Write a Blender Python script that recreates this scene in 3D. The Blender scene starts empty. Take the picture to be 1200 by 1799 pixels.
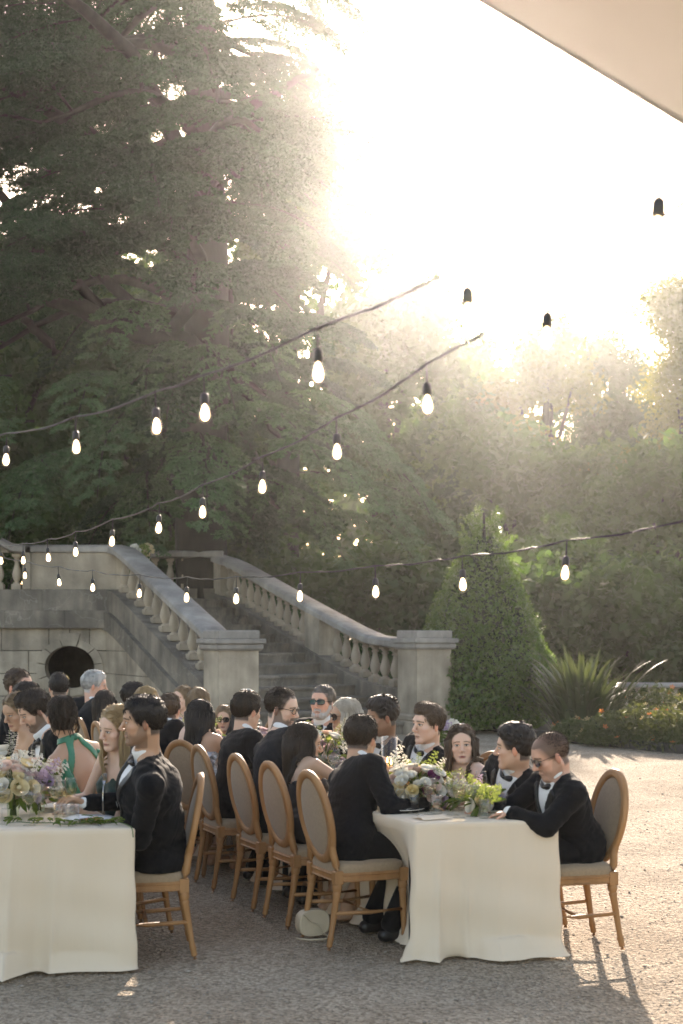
import bpy, bmesh, math, random
import numpy as np
from mathutils import Vector, Matrix, Euler, Quaternion

# ------------------------------------------------------------------ camera, sky, sun, exposure
scene = bpy.context.scene
COL = scene.collection
F_PX, HZ, EYE = 2498.0, 1110.0, 1.8           # 50 mm lens on a 1799 px high frame, horizon row, eye height

cam_data = bpy.data.cameras.new('camera')
cam = bpy.data.objects.new('camera', cam_data)
COL.objects.link(cam)
cam.location = (0, 0, EYE)
cam.rotation_euler = (math.radians(90), 0, 0)
cam_data.sensor_fit = 'VERTICAL'
cam_data.sensor_height = 36.0
cam_data.lens = 50.0
cam_data.shift_y = (HZ - 899.5) / 1799.0
cam_data.clip_end = 2000
cam_data.dof.use_dof = True
cam_data.dof.focus_distance = 11.5
cam_data.dof.aperture_fstop = 3.0
scene.camera = cam

SUN_AZ, SUN_EL = math.radians(4.6), math.radians(19.4)
world = bpy.data.worlds.new('World')
scene.world = world
world.use_nodes = True
wn = world.node_tree
bg = wn.nodes['Background']
sky = wn.nodes.new('ShaderNodeTexSky')
sky.sky_type = 'NISHITA'
sky.sun_disc = False
sky.sun_elevation = SUN_EL
sky.sun_rotation = SUN_AZ
sky.air_density = 1.0
sky.dust_density = 1.6
sky.ozone_density = 1.0
wn.links.new(sky.outputs[0], bg.inputs[0])
bg.inputs[1].default_value = 0.15

sun_data = bpy.data.lights.new('sun', 'SUN')
sun_data.energy = 4.1
sun_data.angle = math.radians(0.6)
sun_data.color = (1.0, 0.955, 0.90)
sun = bpy.data.objects.new('sun', sun_data)
COL.objects.link(sun)
SUN_DIR = Vector((math.sin(SUN_AZ) * math.cos(SUN_EL), math.cos(SUN_AZ) * math.cos(SUN_EL), math.sin(SUN_EL)))
sun.rotation_euler = SUN_DIR.to_track_quat('Z', 'Y').to_euler()
sun.location = (20, 20, 30)

scene.view_settings.view_transform = 'Standard'
scene.view_settings.look = 'None'
scene.view_settings.exposure = 1.75
scene.view_settings.use_white_balance = True
scene.view_settings.white_balance_temperature = 8000
scene.view_settings.white_balance_tint = 15.5
scene.view_settings.gamma = 1.0
scene.view_settings.use_curve_mapping = False
scene.render.engine = 'CYCLES'
cy = scene.cycles
cy.use_denoising = True
cy.max_bounces = 8
cy.diffuse_bounces = 3
cy.glossy_bounces = 3
cy.transmission_bounces = 6
cy.transparent_max_bounces = 24
cy.volume_bounces = 0
cy.sample_clamp_indirect = 4.0
cy.caustics_reflective = False
cy.caustics_refractive = False

# ------------------------------------------------------------------ helpers
def W(px, py, z_depth):
    """point of the world seen at a photo position at a given distance"""
    return Vector(((px - 600.0) / F_PX * z_depth, z_depth, EYE - (py - HZ) / F_PX * z_depth))

def tag(o, label=None, cat=None, group=None, kind=None):
    if label: o['label'] = label
    if cat: o['category'] = cat
    if group: o['group'] = group
    if kind: o['kind'] = kind
    return o

def thing(name, loc, rz=0.0, label=None, cat=None, group=None):
    o = bpy.data.objects.new(name, None)
    o.empty_display_size = 0.1
    COL.objects.link(o)
    o.location = loc
    o.rotation_euler = (0, 0, rz)
    return tag(o, label, cat, group)

def link(name, me, parent=None, loc=None, rot=None, scale=None):
    o = bpy.data.objects.new(name, me)
    COL.objects.link(o)
    if parent is not None: o.parent = parent
    if loc is not None: o.location = loc
    if rot is not None: o.rotation_euler = rot
    if scale is not None: o.scale = scale if hasattr(scale, '__len__') else (scale,) * 3
    return o

def np_mesh(name, verts, quads, mats, smooth=False, colors=None, midx=None):
    """mesh from numpy vertex array and an (n,3) or (n,4) face array"""
    me = bpy.data.meshes.new(name)
    verts = np.ascontiguousarray(verts, dtype=np.float32)
    quads = np.ascontiguousarray(quads, dtype=np.int32)
    k = quads.shape[1]
    me.vertices.add(len(verts)); me.vertices.foreach_set('co', verts.ravel())
    me.loops.add(quads.size); me.loops.foreach_set('vertex_index', quads.ravel())
    me.polygons.add(len(quads))
    me.polygons.foreach_set('loop_start', np.arange(0, quads.size, k, dtype=np.int32))
    me.polygons.foreach_set('loop_total', np.full(len(quads), k, dtype=np.int32))
    if smooth: me.polygons.foreach_set('use_smooth', np.ones(len(quads), dtype=bool))
    for m in (mats if isinstance(mats, (list, tuple)) else [mats]): me.materials.append(m)
    if midx is not None: me.polygons.foreach_set('material_index', np.asarray(midx, dtype=np.int32))
    me.update(calc_edges=True)
    if colors is not None:
        a = me.color_attributes.new('Col', 'FLOAT_COLOR', 'POINT')
        c = np.ones((len(verts), 4), dtype=np.float32); c[:, :colors.shape[1]] = colors
        a.data.foreach_set('color', c.ravel())
    return me

def frame_of(d):
    d = Vector(d).normalized()
    a = Vector((0, 0, 1)) if abs(d.z) < 0.9 else Vector((0, 1, 0))
    x = d.cross(a).normalized()
    return x, x.cross(d).normalized(), d

class MB:
    """collects boxes, tubes, lathes and sheets; build() links them as one mesh object"""
    def __init__(self): self.v = []; self.f = []; self.m = []; self.mi = 0
    def add(self, vs, fs):
        n = len(self.v)
        self.v += [tuple(p) for p in vs]
        self.f += [tuple(i + n for i in q) for q in fs]
        self.m += [self.mi] * len(fs)
    def box(self, c, s, rz=0.0, b=0.0):
        hx, hy, hz = s[0] / 2, s[1] / 2, s[2] / 2
        ca, sa = math.cos(rz), math.sin(rz)
        def T(x, y, z): return (c[0] + x * ca - y * sa, c[1] + x * sa + y * ca, c[2] + z)
        if b <= 0:
            vs = [T(x, y, z) for z in (-hz, hz) for x, y in ((-hx, -hy), (hx, -hy), (hx, hy), (-hx, hy))]
            self.add(vs, [(0, 3, 2, 1), (4, 5, 6, 7), (0, 1, 5, 4), (1, 2, 6, 5), (2, 3, 7, 6), (3, 0, 4, 7)])
        else:
            self.prism([(-hx, -hy), (hx, -hy), (hx, hy), (-hx, hy)], -hz, hz, b, T)
    def prism(self, poly, z0, z1, b=0.0, T=None):
        """polygon extruded in z, top and bottom edges chamfered by b"""
        T = T or (lambda x, y, z: (x, y, z))
        n = len(poly)
        cx = sum(p[0] for p in poly) / n; cy_ = sum(p[1] for p in poly) / n
        def ins(p, d):
            l = math.hypot(p[0] - cx, p[1] - cy_) or 1
            return (p[0] + (cx - p[0]) / l * d * 1.3, p[1] + (cy_ - p[1]) / l * d * 1.3)
        rings = [[ins(p, b) + (z0,) for p in poly], [p + (z0 + b,) for p in map(tuple, poly)],
                 [p + (z1 - b,) for p in map(tuple, poly)], [ins(p, b) + (z1,) for p in poly]] if b > 0 else \
                [[tuple(p) + (z0,) for p in poly], [tuple(p) + (z1,) for p in poly]]
        vs = [T(*p) for r in rings for p in r]; fs = []
        for k in range(len(rings) - 1):
            for i in range(n):
                j = (i + 1) % n
                fs.append((k * n + i, k * n + j, (k + 1) * n + j, (k + 1) * n + i))
        fs.append(tuple(range(n - 1, -1, -1))); fs.append(tuple((len(rings) - 1) * n + i for i in range(n)))
        self.add(vs, fs)
    def tube(self, pts, rad, n=8, cap=True, flat=1.0):
        pts = [Vector(p) for p in pts]
        rad = rad if hasattr(rad, '__len__') else [rad] * len(pts)
        vs = []; fs = []; px = None
        for i, p in enumerate(pts):
            d = (pts[min(i + 1, len(pts) - 1)] - pts[max(i - 1, 0)])
            if d.length < 1e-9: d = Vector((0, 0, 1))
            x, y, d = frame_of(d)
            if px is not None:
                x = (px - d * px.dot(d))
                x = x.normalized() if x.length > 1e-6 else frame_of(d)[0]
                y = d.cross(x)
            px = x
            for k in range(n):
                a = 2 * math.pi * k / n
                vs.append(p + (x * math.cos(a) + y * math.sin(a) * flat) * rad[i])
        for i in range(len(pts) - 1):
            for k in range(n):
                l = (k + 1) % n
                fs.append((i * n + k, i * n + l, (i + 1) * n + l, (i + 1) * n + k))
        if cap:
            fs.append(tuple(range(n - 1, -1, -1))); fs.append(tuple((len(pts) - 1) * n + k for k in range(n)))
        self.add(vs, fs)
    def lathe(self, prof, c=(0, 0, 0), n=12, cap=True):
        vs = []; fs = []
        for r, z in prof:
            for k in range(n):
                a = 2 * math.pi * k / n
                vs.append((c[0] + r * math.cos(a), c[1] + r * math.sin(a), c[2] + z))
        for i in range(len(prof) - 1):
            for k in range(n):
                l = (k + 1) % n
                fs.append((i * n + k, i * n + l, (i + 1) * n + l, (i + 1) * n + k))
        if cap:
            fs.append(tuple(range(n - 1, -1, -1))); fs.append(tuple((len(prof) - 1) * n + k for k in range(n)))
        self.add(vs, fs)
    def grid(self, pts, nu, nv, closed_u=False):
        fs = []
        for j in range(nv - 1):
            for i in range(nu if closed_u else nu - 1):
                k = (i + 1) % nu
                fs.append((j * nu + i, j * nu + k, (j + 1) * nu + k, (j + 1) * nu + i))
        self.add(pts, fs)
    def mesh(self, name, mats, smooth=False, origin=(0, 0, 0)):
        me = bpy.data.meshes.new(name)
        o = Vector(origin)
        me.from_pydata([tuple(Vector(p) - o) for p in self.v], [], self.f)
        for m in (mats if isinstance(mats, (list, tuple)) else [mats]): me.materials.append(m)
        if max(self.m or [0]) > 0: me.polygons.foreach_set('material_index', self.m)
        if smooth == 'auto':
            me.polygons.foreach_set('use_smooth', [True] * len(me.polygons))
            try: me.set_sharp_from_angle(angle=math.radians(38))
            except Exception: pass
        elif smooth: me.polygons.foreach_set('use_smooth', [True] * len(me.polygons))
        me.update()
        return me
    def build(self, name, mats, parent=None, smooth=False, world=False):
        """world=True: the collected points are world points and are moved into the parent's frame"""
        org = parent.location if (world and parent is not None) else (0, 0, 0)
        return link(name, self.mesh(name, mats, smooth, org), parent)

def copy_tree(o, parent=None):
    c = o.copy(); COL.objects.link(c); c.parent = parent
    for ch in list(o.children): copy_tree(ch, c)
    return c

# ------------------------------------------------------------------ materials
def mat(name, col, rough=0.7, col2=None, scale=8.0, bump=0.0, bscale=None, spec=0.3, metal=0.0, detail=4.0, coords='Object',
        stretch=None, trans=0.0, tcol=None, sheen=0.0, emis=None, estr=0.0, objvar=0.0, fac=(0.35, 0.65), coat=0.0):
    m = bpy.data.materials.new(name); m.use_nodes = True
    nt = m.node_tree; N = nt.nodes; L = nt.links
    b = N['Principled BSDF']; out = N['Material Output']
    b.inputs['Roughness'].default_value = rough
    b.inputs['Specular IOR Level'].default_value = spec
    b.inputs['Metallic'].default_value = metal
    if sheen: b.inputs['Sheen Weight'].default_value = sheen
    if coat: b.inputs['Coat Weight'].default_value = coat
    c4 = tuple(col) + (1,)
    b.inputs['Base Color'].default_value = c4
    vec = None
    if col2 is not None or bump:
        tc = N.new('ShaderNodeTexCoord'); vec = tc.outputs[coords]
        if stretch:
            mp = N.new('ShaderNodeMapping'); mp.inputs['Scale'].default_value = stretch
            L.new(vec, mp.inputs[0]); vec = mp.outputs[0]
    csock = None
    if col2 is not None:
        nz = N.new('ShaderNodeTexNoise'); nz.inputs['Scale'].default_value = scale; nz.inputs['Detail'].default_value = detail
        L.new(vec, nz.inputs['Vector'])
        rp = N.new('ShaderNodeValToRGB')
        rp.color_ramp.elements[0].position, rp.color_ramp.elements[1].position = fac
        rp.color_ramp.elements[0].color = c4; rp.color_ramp.elements[1].color = tuple(col2) + (1,)
        L.new(nz.outputs['Fac'], rp.inputs[0]); csock = rp.outputs[0]
    if objvar:
        oi = N.new('ShaderNodeObjectInfo'); hsv = N.new('ShaderNodeHueSaturation')
        mr = N.new('ShaderNodeMapRange'); mr.inputs['To Min'].default_value = 1 - objvar; mr.inputs['To Max'].default_value = 1 + objvar
        L.new(oi.outputs['Random'], mr.inputs[0]); L.new(mr.outputs[0], hsv.inputs['Value'])
        if csock: L.new(csock, hsv.inputs['Color'])
        else: hsv.inputs['Color'].default_value = c4
        csock = hsv.outputs[0]
    if csock: L.new(csock, b.inputs['Base Color'])
    if bump:
        nb = N.new('ShaderNodeTexNoise'); nb.inputs['Scale'].default_value = bscale or scale * 4; nb.inputs['Detail'].default_value = 6
        L.new(vec, nb.inputs['Vector'])
        bp = N.new('ShaderNodeBump'); bp.inputs['Strength'].default_value = min(1.0, bump); bp.inputs['Distance'].default_value = 0.02 * max(1.0, bump)
        L.new(nb.outputs['Fac'], bp.inputs['Height']); L.new(bp.outputs[0], b.inputs['Normal'])
    if emis is not None:
        b.inputs['Emission Color'].default_value = tuple(emis) + (1,); b.inputs['Emission Strength'].default_value = estr
    if trans:
        t = N.new('ShaderNodeBsdfTranslucent')
        t.inputs[0].default_value = tuple(tcol or col) + (1,)
        if csock and tcol is None: L.new(csock, t.inputs[0])
        mx = N.new('ShaderNodeMixShader'); mx.inputs[0].default_value = trans
        L.new(b.outputs[0], mx.inputs[1]); L.new(t.outputs[0], mx.inputs[2]); L.new(mx.outputs[0], out.inputs[0])
    return m

def glass_mat(name, col=(1, 1, 1), rough=0.02):
    """clear thin glass: mostly lets light straight through, with a fresnel sheen"""
    m = bpy.data.materials.new(name); m.use_nodes = True
    nt = m.node_tree; N = nt.nodes; L = nt.links
    N.remove(N['Principled BSDF']); out = N['Material Output']
    tr = N.new('ShaderNodeBsdfTransparent'); tr.inputs[0].default_value = tuple(col) + (1,)
    gl = N.new('ShaderNodeBsdfGlossy'); gl.inputs['Roughness'].default_value = rough
    lw = N.new('ShaderNodeLayerWeight'); lw.inputs['Blend'].default_value = 0.5
    pw = N.new('ShaderNodeMath'); pw.operation = 'POWER'; pw.inputs[1].default_value = 3.5; L.new(lw.outputs['Facing'], pw.inputs[0])
    mm = N.new('ShaderNodeMath'); mm.operation = 'MULTIPLY_ADD'; mm.inputs[1].default_value = 0.55; mm.inputs[2].default_value = 0.04
    L.new(pw.outputs[0], mm.inputs[0])
    mx = N.new('ShaderNodeMixShader'); L.new(mm.outputs[0], mx.inputs[0]); L.new(tr.outputs[0], mx.inputs[1]); L.new(gl.outputs[0], mx.inputs[2])
    L.new(mx.outputs[0], out.inputs[0])
    return m

def stone_mat(name, c1, c2, rough, vein, streak, bump=.35):
    m = mat(name, c1, rough, c2, 1.6, bump=bump, bscale=26, objvar=.12, detail=9)
    N = m.node_tree.nodes; L = m.node_tree.links; b = N['Principled BSDF']
    src = b.inputs['Base Color'].links[0].from_socket
    tc = N.new('ShaderNodeTexCoord')
    mp = N.new('ShaderNodeMapping'); mp.inputs['Scale'].default_value = (5.5, 5.5, .55); L.new(tc.outputs['Object'], mp.inputs[0])
    n1 = N.new('ShaderNodeTexNoise'); n1.inputs['Scale'].default_value = 1.0; n1.inputs['Detail'].default_value = 7; L.new(mp.outputs[0], n1.inputs['Vector'])
    r1 = N.new('ShaderNodeValToRGB'); r1.color_ramp.elements[0].position = .36; r1.color_ramp.elements[1].position = .62
    r1.color_ramp.elements[0].color = (1 - streak, 1 - streak, 1 - streak * .95, 1); r1.color_ramp.elements[1].color = (1, 1, 1, 1); L.new(n1.outputs['Fac'], r1.inputs[0])
    m1 = N.new('ShaderNodeMixRGB'); m1.blend_type = 'MULTIPLY'; m1.inputs[0].default_value = 1.0; L.new(src, m1.inputs[1]); L.new(r1.outputs[0], m1.inputs[2])
    n2 = N.new('ShaderNodeTexNoise'); n2.inputs['Scale'].default_value = 1.3; n2.inputs['Detail'].default_value = 4; L.new(tc.outputs['Object'], n2.inputs['Vector'])
    ad = N.new('ShaderNodeVectorMath'); ad.operation = 'MULTIPLY_ADD'; ad.inputs[1].default_value = (1.4, 1.4, 1.4); L.new(n2.outputs['Color'], ad.inputs[0]); L.new(tc.outputs['Object'], ad.inputs[2])
    vo = N.new('ShaderNodeTexVoronoi'); vo.feature = 'DISTANCE_TO_EDGE'; vo.inputs['Scale'].default_value = 1.1; L.new(ad.outputs[0], vo.inputs['Vector'])
    r2 = N.new('ShaderNodeValToRGB'); r2.color_ramp.elements[0].position = .0; r2.color_ramp.elements[1].position = .012
    r2.color_ramp.elements[0].color = (1, 1, 1, 1); r2.color_ramp.elements[1].color = (0, 0, 0, 1); L.new(vo.outputs['Distance'], r2.inputs[0])
    n3 = N.new('ShaderNodeTexNoise'); n3.inputs['Scale'].default_value = 1.0; L.new(tc.outputs['Object'], n3.inputs['Vector'])
    mu = N.new('ShaderNodeMath'); mu.operation = 'MULTIPLY'; L.new(r2.outputs[0], mu.inputs[0]); L.new(n3.outputs['Fac'], mu.inputs[1])
    mv = N.new('ShaderNodeMath'); mv.operation = 'MULTIPLY'; mv.inputs[1].default_value = vein; L.new(mu.outputs[0], mv.inputs[0])
    m2 = N.new('ShaderNodeMixRGB'); L.new(mv.outputs[0], m2.inputs[0]); L.new(m1.outputs[0], m2.inputs[1]); m2.inputs[2].default_value = (.55, .5, .44, 1)
    L.new(m2.outputs[0], b.inputs['Base Color'])
    return m

M = {}
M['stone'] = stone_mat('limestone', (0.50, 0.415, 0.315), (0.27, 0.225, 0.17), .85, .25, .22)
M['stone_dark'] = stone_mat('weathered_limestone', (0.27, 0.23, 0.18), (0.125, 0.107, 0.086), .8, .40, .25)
M['stone_rail'] = stone_mat('handrail_stone', (0.40, 0.365, 0.325), (0.22, 0.20, 0.18), .5, .4, .18, .2)
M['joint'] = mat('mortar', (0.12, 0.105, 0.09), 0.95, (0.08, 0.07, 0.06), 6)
M['cloth'] = mat('ivory_linen', (0.86, 0.725, 0.565), 0.9, (0.83, 0.69, 0.525), 3.0, bump=0.55, bscale=7, stretch=(1, 1, .16), spec=0.1, sheen=0.15, trans=0.22, tcol=(0.8, 0.68, 0.52))
M['wood'] = mat('oak', (0.40, 0.205, 0.085), 0.5, (0.27, 0.13, 0.052), 10, bump=0.12, bscale=40, stretch=(1, 1, 0.12), spec=0.35, objvar=0.06)
M['pad'] = mat('taupe_upholstery', (0.31, 0.225, 0.145), 0.9, (0.27, 0.195, 0.125), 60, bump=0.08, bscale=220, sheen=0.2, spec=0.1)
M['bark'] = mat('bark', (0.040, 0.034, 0.027), 0.95, (0.020, 0.017, 0.013), 5, bump=0.9, bscale=9, stretch=(1, 1, 0.3))
M['needle'] = mat('cedar_needles', (0.022, 0.054, 0.024), 0.7, (0.012, 0.032, 0.014), 2.5, spec=0.2, trans=0.3, tcol=(0.045, 0.12, 0.03), objvar=0.35)
M['needle_lit'] = mat('lit_cedar_needles', (0.072, 0.150, 0.062), 0.65, (0.045, 0.098, 0.040), 2.5, spec=0.25, trans=0.3, tcol=(0.10, 0.20, 0.06), objvar=0.25)  # same needles in lighter green, the sky's front light put into the colour
M['leaf_dark'] = mat('dark_leaves', (0.024, 0.058, 0.016), 0.6, (0.012, 0.032, 0.009), 2.2, spec=0.25, trans=0.42, tcol=(0.08, 0.16, 0.025), objvar=0.4)
M['leaf_mid'] = mat('green_leaves', (0.048, 0.100, 0.024), 0.6, (0.022, 0.052, 0.012), 2.2, spec=0.25, trans=0.45, tcol=(0.15, 0.27, 0.04), objvar=0.45)
M['leaf_gold'] = mat('yellowing_leaves', (0.11, 0.115, 0.022), 0.6, (0.055, 0.075, 0.016), 2.2, spec=0.25, trans=0.45, tcol=(0.28, 0.27, 0.035), objvar=0.35)
M['box_leaf'] = mat('box_leaves', (0.062, 0.135, 0.026), 0.3, (0.026, 0.064, 0.013), 9, spec=0.5, trans=0.35, tcol=(0.20, 0.34, 0.04))
M['box_core'] = mat('box_twigs', (0.012, 0.022, 0.008), 0.95)
M['flax'] = mat('flax_leaf', (0.060, 0.085, 0.035), 0.5, (0.032, 0.052, 0.022), 4, spec=0.3, trans=0.25, tcol=(0.11, 0.14, 0.04), objvar=0.35)
M['iron'] = mat('dark_kerb_stone', (0.07, 0.065, 0.06), 0.9, (0.04, 0.038, 0.035), 8, bump=0.3)
M['black_rubber'] = mat('black_rubber', (0.02, 0.02, 0.02), 0.45, spec=0.4)
M['cable'] = mat('black_cable', (0.018, 0.017, 0.016), 0.5, spec=0.35)
M['canvas'] = mat('beige_canvas', (0.47, 0.43, 0.39), 0.9, (0.44, 0.40, 0.36), 3, bump=0.05, bscale=150, trans=0.12, tcol=(0.5, 0.44, 0.38))
M['metal'] = mat('brushed_metal', (0.5, 0.5, 0.5), 0.35, metal=1.0)
# ------------------------------------------------------------------ ground: gravel court, kerb, planting bed
def gravel_material():
    m = bpy.data.materials.new('gravel'); m.use_nodes = True
    nt = m.node_tree; N = nt.nodes; L = nt.links; b = N['Principled BSDF']
    b.inputs['Roughness'].default_value = 0.92; b.inputs['Specular IOR Level'].default_value = 0.15
    tc = N.new('ShaderNodeTexCoord')
    v = N.new('ShaderNodeTexVoronoi'); v.inputs['Scale'].default_value = 62; L.new(tc.outputs['Object'], v.inputs['Vector'])
    v2 = N.new('ShaderNodeTexVoronoi'); v2.inputs['Scale'].default_value = 24; L.new(tc.outputs['Object'], v2.inputs['Vector'])
    nz = N.new('ShaderNodeTexNoise'); nz.inputs['Scale'].default_value = 0.9; nz.inputs['Detail'].default_value = 7; L.new(tc.outputs['Object'], nz.inputs['Vector'])
    n2 = N.new('ShaderNodeTexNoise'); n2.inputs['Scale'].default_value = 7; n2.inputs['Detail'].default_value = 5; L.new(tc.outputs['Object'], n2.inputs['Vector'])
    r = N.new('ShaderNodeValToRGB')
    r.color_ramp.elements[0].color = (0.27, 0.215, 0.155, 1); r.color_ramp.elements[1].color = (0.57, 0.475, 0.365, 1)
    r.color_ramp.elements[0].position = 0.05; r.color_ramp.elements[1].position = 0.95
    sep = N.new('ShaderNodeSeparateColor'); L.new(v.outputs['Color'], sep.inputs[0]); L.new(sep.outputs[0], r.inputs[0])
    mx = N.new('ShaderNodeMixRGB'); mx.blend_type = 'MULTIPLY'; mx.inputs[0].default_value = 0.7
    r2 = N.new('ShaderNodeValToRGB'); r2.color_ramp.elements[0].position = 0.3; r2.color_ramp.elements[1].position = 0.7
    r2.color_ramp.elements[0].color = (0.50, 0.46, 0.42, 1); r2.color_ramp.elements[1].color = (1, 1, 1, 1)
    L.new(nz.outputs['Fac'], r2.inputs[0]); L.new(r.outputs[0], mx.inputs[1]); L.new(r2.outputs[0], mx.inputs[2]); L.new(mx.outputs[0], b.inputs['Base Color'])
    a = N.new('ShaderNodeMath'); a.operation = 'MULTIPLY_ADD'; a.inputs[1].default_value = 0.9; L.new(v2.outputs['Distance'], a.inputs[0]); L.new(v.outputs['Distance'], a.inputs[2])
    c = N.new('ShaderNodeMath'); c.operation = 'MULTIPLY_ADD'; c.inputs[1].default_value = 1.6; L.new(n2.outputs['Fac'], c.inputs[0]); L.new(a.outputs[0], c.inputs[2])
    bp = N.new('ShaderNodeBump'); bp.inputs['Strength'].default_value = 0.9; bp.inputs['Distance'].default_value = 0.022
    L.new(c.outputs[0], bp.inputs['Height']); L.new(bp.outputs[0], b.inputs['Normal'])
    return m
M['gravel'] = gravel_material()
M['soil'] = mat('garden_soil', (0.055, 0.045, 0.03), 0.95, (0.03, 0.028, 0.02), 2.0, bump=0.6, bscale=14)

def ground_height(x, y):
    return 0.012 * math.sin(x * 2.1 + 0.7 * y) * math.sin(y * 1.7 - 0.4 * x) + 0.007 * math.sin(5.3 * x + 1.3) * math.sin(4.6 * y + x)

# one sheet to the horizon, finer and slightly uneven on the court
xs = np.unique(np.concatenate([np.linspace(-600, -40, 8), np.linspace(-40, -8, 17), np.linspace(-8, 8, 161), np.linspace(8, 40, 17), np.linspace(40, 600, 8)]))
ys = np.unique(np.concatenate([np.linspace(-200, 0, 5), np.linspace(0, 4, 9), np.linspace(4, 24, 201), np.linspace(24, 80, 20), np.linspace(80, 1200, 10)]))
X, Y = np.meshgrid(xs, ys)
wgt = np.clip((9 - np.abs(X)) / 2, 0, 1) * np.clip((22 - Y) / 3, 0, 1) * np.clip((Y - 1) / 3, 0, 1)
Zg = wgt * (0.010 * np.sin(X * 2.1 + 0.7 * Y) * np.sin(Y * 1.7 - 0.4 * X) + 0.006 * np.sin(5.3 * X + 1.3) * np.sin(4.6 * Y + X)
            + 0.004 * np.sin(13 * X + 3 * Y) * np.sin(11 * Y - 2 * X)) - 0.012
idx = np.arange(X.size).reshape(X.shape)
q = np.stack([idx[:-1, :-1], idx[:-1, 1:], idx[1:, 1:], idx[1:, :-1]], -1).reshape(-1, 4)
ground = link('ground', np_mesh('ground', np.stack([X, Y, Zg], -1).reshape(-1, 3), q, M['gravel'], smooth=True))
ground['kind'] = 'structure'

# planting bed behind a low dark kerb on the right, running back under the trees
KERB = [(2.6, 26.5), (3.35, 24.2), (4.0, 22.9), (4.9, 21.4), (6.0, 19.9), (8.0, 17.6)]
mb = MB()
bed = KERB + [(40, 17.6), (140, 80), (140, 160), (-140, 160), (-140, 60), (-30, 36), (-4, 33.5), (0.3, 28.5)]
mb.add([(x, y, 0.035) for x, y in bed], [tuple(range(len(bed)))])
o = mb.build('planting_bed', M['soil']); o['kind'] = 'structure'
kerb_root = thing('bed_kerb', (4.0, 22.9, 0)); kerb_root['kind'] = 'structure'
del kerb_root['kind']
tag(kerb_root, 'low dark stone kerb edging the planting bed beside the gravel', 'kerb')
rng = random.Random(4)
for (x0, y0), (x1, y1) in zip(KERB[:-1], KERB[1:]):
    n = max(1, int(math.hypot(x1 - x0, y1 - y0) / 0.9))
    for k in range(n):
        t0, t1 = k / n, (k + 1) / n
        ax, ay, bx, by = x0 + (x1 - x0) * t0, y0 + (y1 - y0) * t0, x0 + (x1 - x0) * t1, y0 + (y1 - y0) * t1
        mb = MB(); mb.box(((ax + bx) / 2, (ay + by) / 2, 0.03 + rng.uniform(-.008, .008)), (math.hypot(bx - ax, by - ay) - 0.012, 0.12, 0.2), math.atan2(by - ay, bx - ax), 0.01)
        mb.build('kerb_stone', M['iron'], kerb_root, world=True)

# loose pebbles thrown up on the court, nobody could count them
def pebble_field():
    r = np.random.default_rng(3)
    n = 9000
    u = r.random(n)
    y = 5.2 + 14 * u ** 1.7
    x = (r.random(n) - .5) * 2 * (0.27 * y + .5)
    s = r.uniform(.003, .0085, n) * (1 + (r.random(n) < .03) * .9)
    base = np.array([[1, 0, 0], [-1, 0, 0], [0, 1, 0], [0, -1, 0], [0, 0, .7], [0, 0, -.7]], float)
    fc = np.array([[0, 2, 4], [2, 1, 4], [1, 3, 4], [3, 0, 4], [2, 0, 5], [1, 2, 5], [3, 1, 5], [0, 3, 5]])
    a = r.random(n) * 6.28
    st = r.uniform(.7, 1.5, n)
    vx = base[None, :, 0] * s[:, None] * st[:, None]; vy = base[None, :, 1] * s[:, None]; vz = base[None, :, 2] * s[:, None] * .8
    X = vx * np.cos(a)[:, None] - vy * np.sin(a)[:, None] + x[:, None]
    Y = vx * np.sin(a)[:, None] + vy * np.cos(a)[:, None] + y[:, None]
    zg = 0.010 * np.sin(x * 2.1 + 0.7 * y) * np.sin(y * 1.7 - 0.4 * x) + 0.006 * np.sin(5.3 * x + 1.3) * np.sin(4.6 * y + x) - 0.011
    Zp = vz + (zg + s * .35)[:, None]
    V = np.stack([X, Y, Zp], -1).reshape(-1, 3)
    Fc = (fc[None] + (np.arange(n) * 6)[:, None, None]).reshape(-1, 3)
    return np_mesh('pebbles', V, Fc, M['pebble'])
M['pebble'] = mat('pebble', (0.42, 0.37, 0.31), 0.9, (0.2, 0.17, 0.14), 40, coords='Object')
o = link('loose_gravel', pebble_field()); tag(o, 'loose pale pebbles scattered over the gravel court', 'gravel', kind='stuff')
# ------------------------------------------------------------------ stone perron: steps, balustrades, retaining wall
D2 = Vector((0.45, -0.89)).normalized()          # down the flight, towards the court
E2 = Vector((-D2.y, D2.x))                       # across the flight, to the right
PIER = 0.72
FL, FR = Vector((-2.0, 23.2)), Vector((1.32, 24.9))   # front corners of the two newel piers
rng = random.Random(11)

def interp(tab, t):
    if t <= tab[0][0]: return tab[0][1]
    for (a, va), (b, vb) in zip(tab[:-1], tab[1:]):
        if t <= b: return va + (vb - va) * (t - a) / (b - a)
    return tab[-1][1]

def rail_table(origin, samples):
    """heights of a rail along its plan line, measured from photo rows"""
    tab = []
    for px, py in samples:
        k = (px - 600) / F_PX
        t = (origin.x - k * origin.y) / (-D2.y * k + D2.x) if False else (k * origin.y - origin.x) / (-D2.x + k * D2.y)
        p = origin - D2 * t
        tab.append((t, EYE - (py - HZ) / F_PX * p.y))
    return tab

LO = FL - D2 * PIER + E2 * 0.30                   # left rail centre line starts behind its pier
RO = FR - D2 * PIER + E2 * 0.36
left_tab = [(0, 1.74), (0.25, 1.86), (4.6, 3.36), (5.1, 3.5), (5.55, 3.56), (9, 3.56)]
right_tab = rail_table(RO, [(690, 1124), (662, 1116), (630, 1102), (560, 1065), (500, 1032), (450, 1004), (425, 990), (405, 981), (385, 975), (350, 973)])
right_tab[0] = (0.0, right_tab[0][1])
LT_END, RT_END = 5.55, right_tab[-2][0]
LZ_END, RZ_END = 3.56, right_tab[-1][1]

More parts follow.
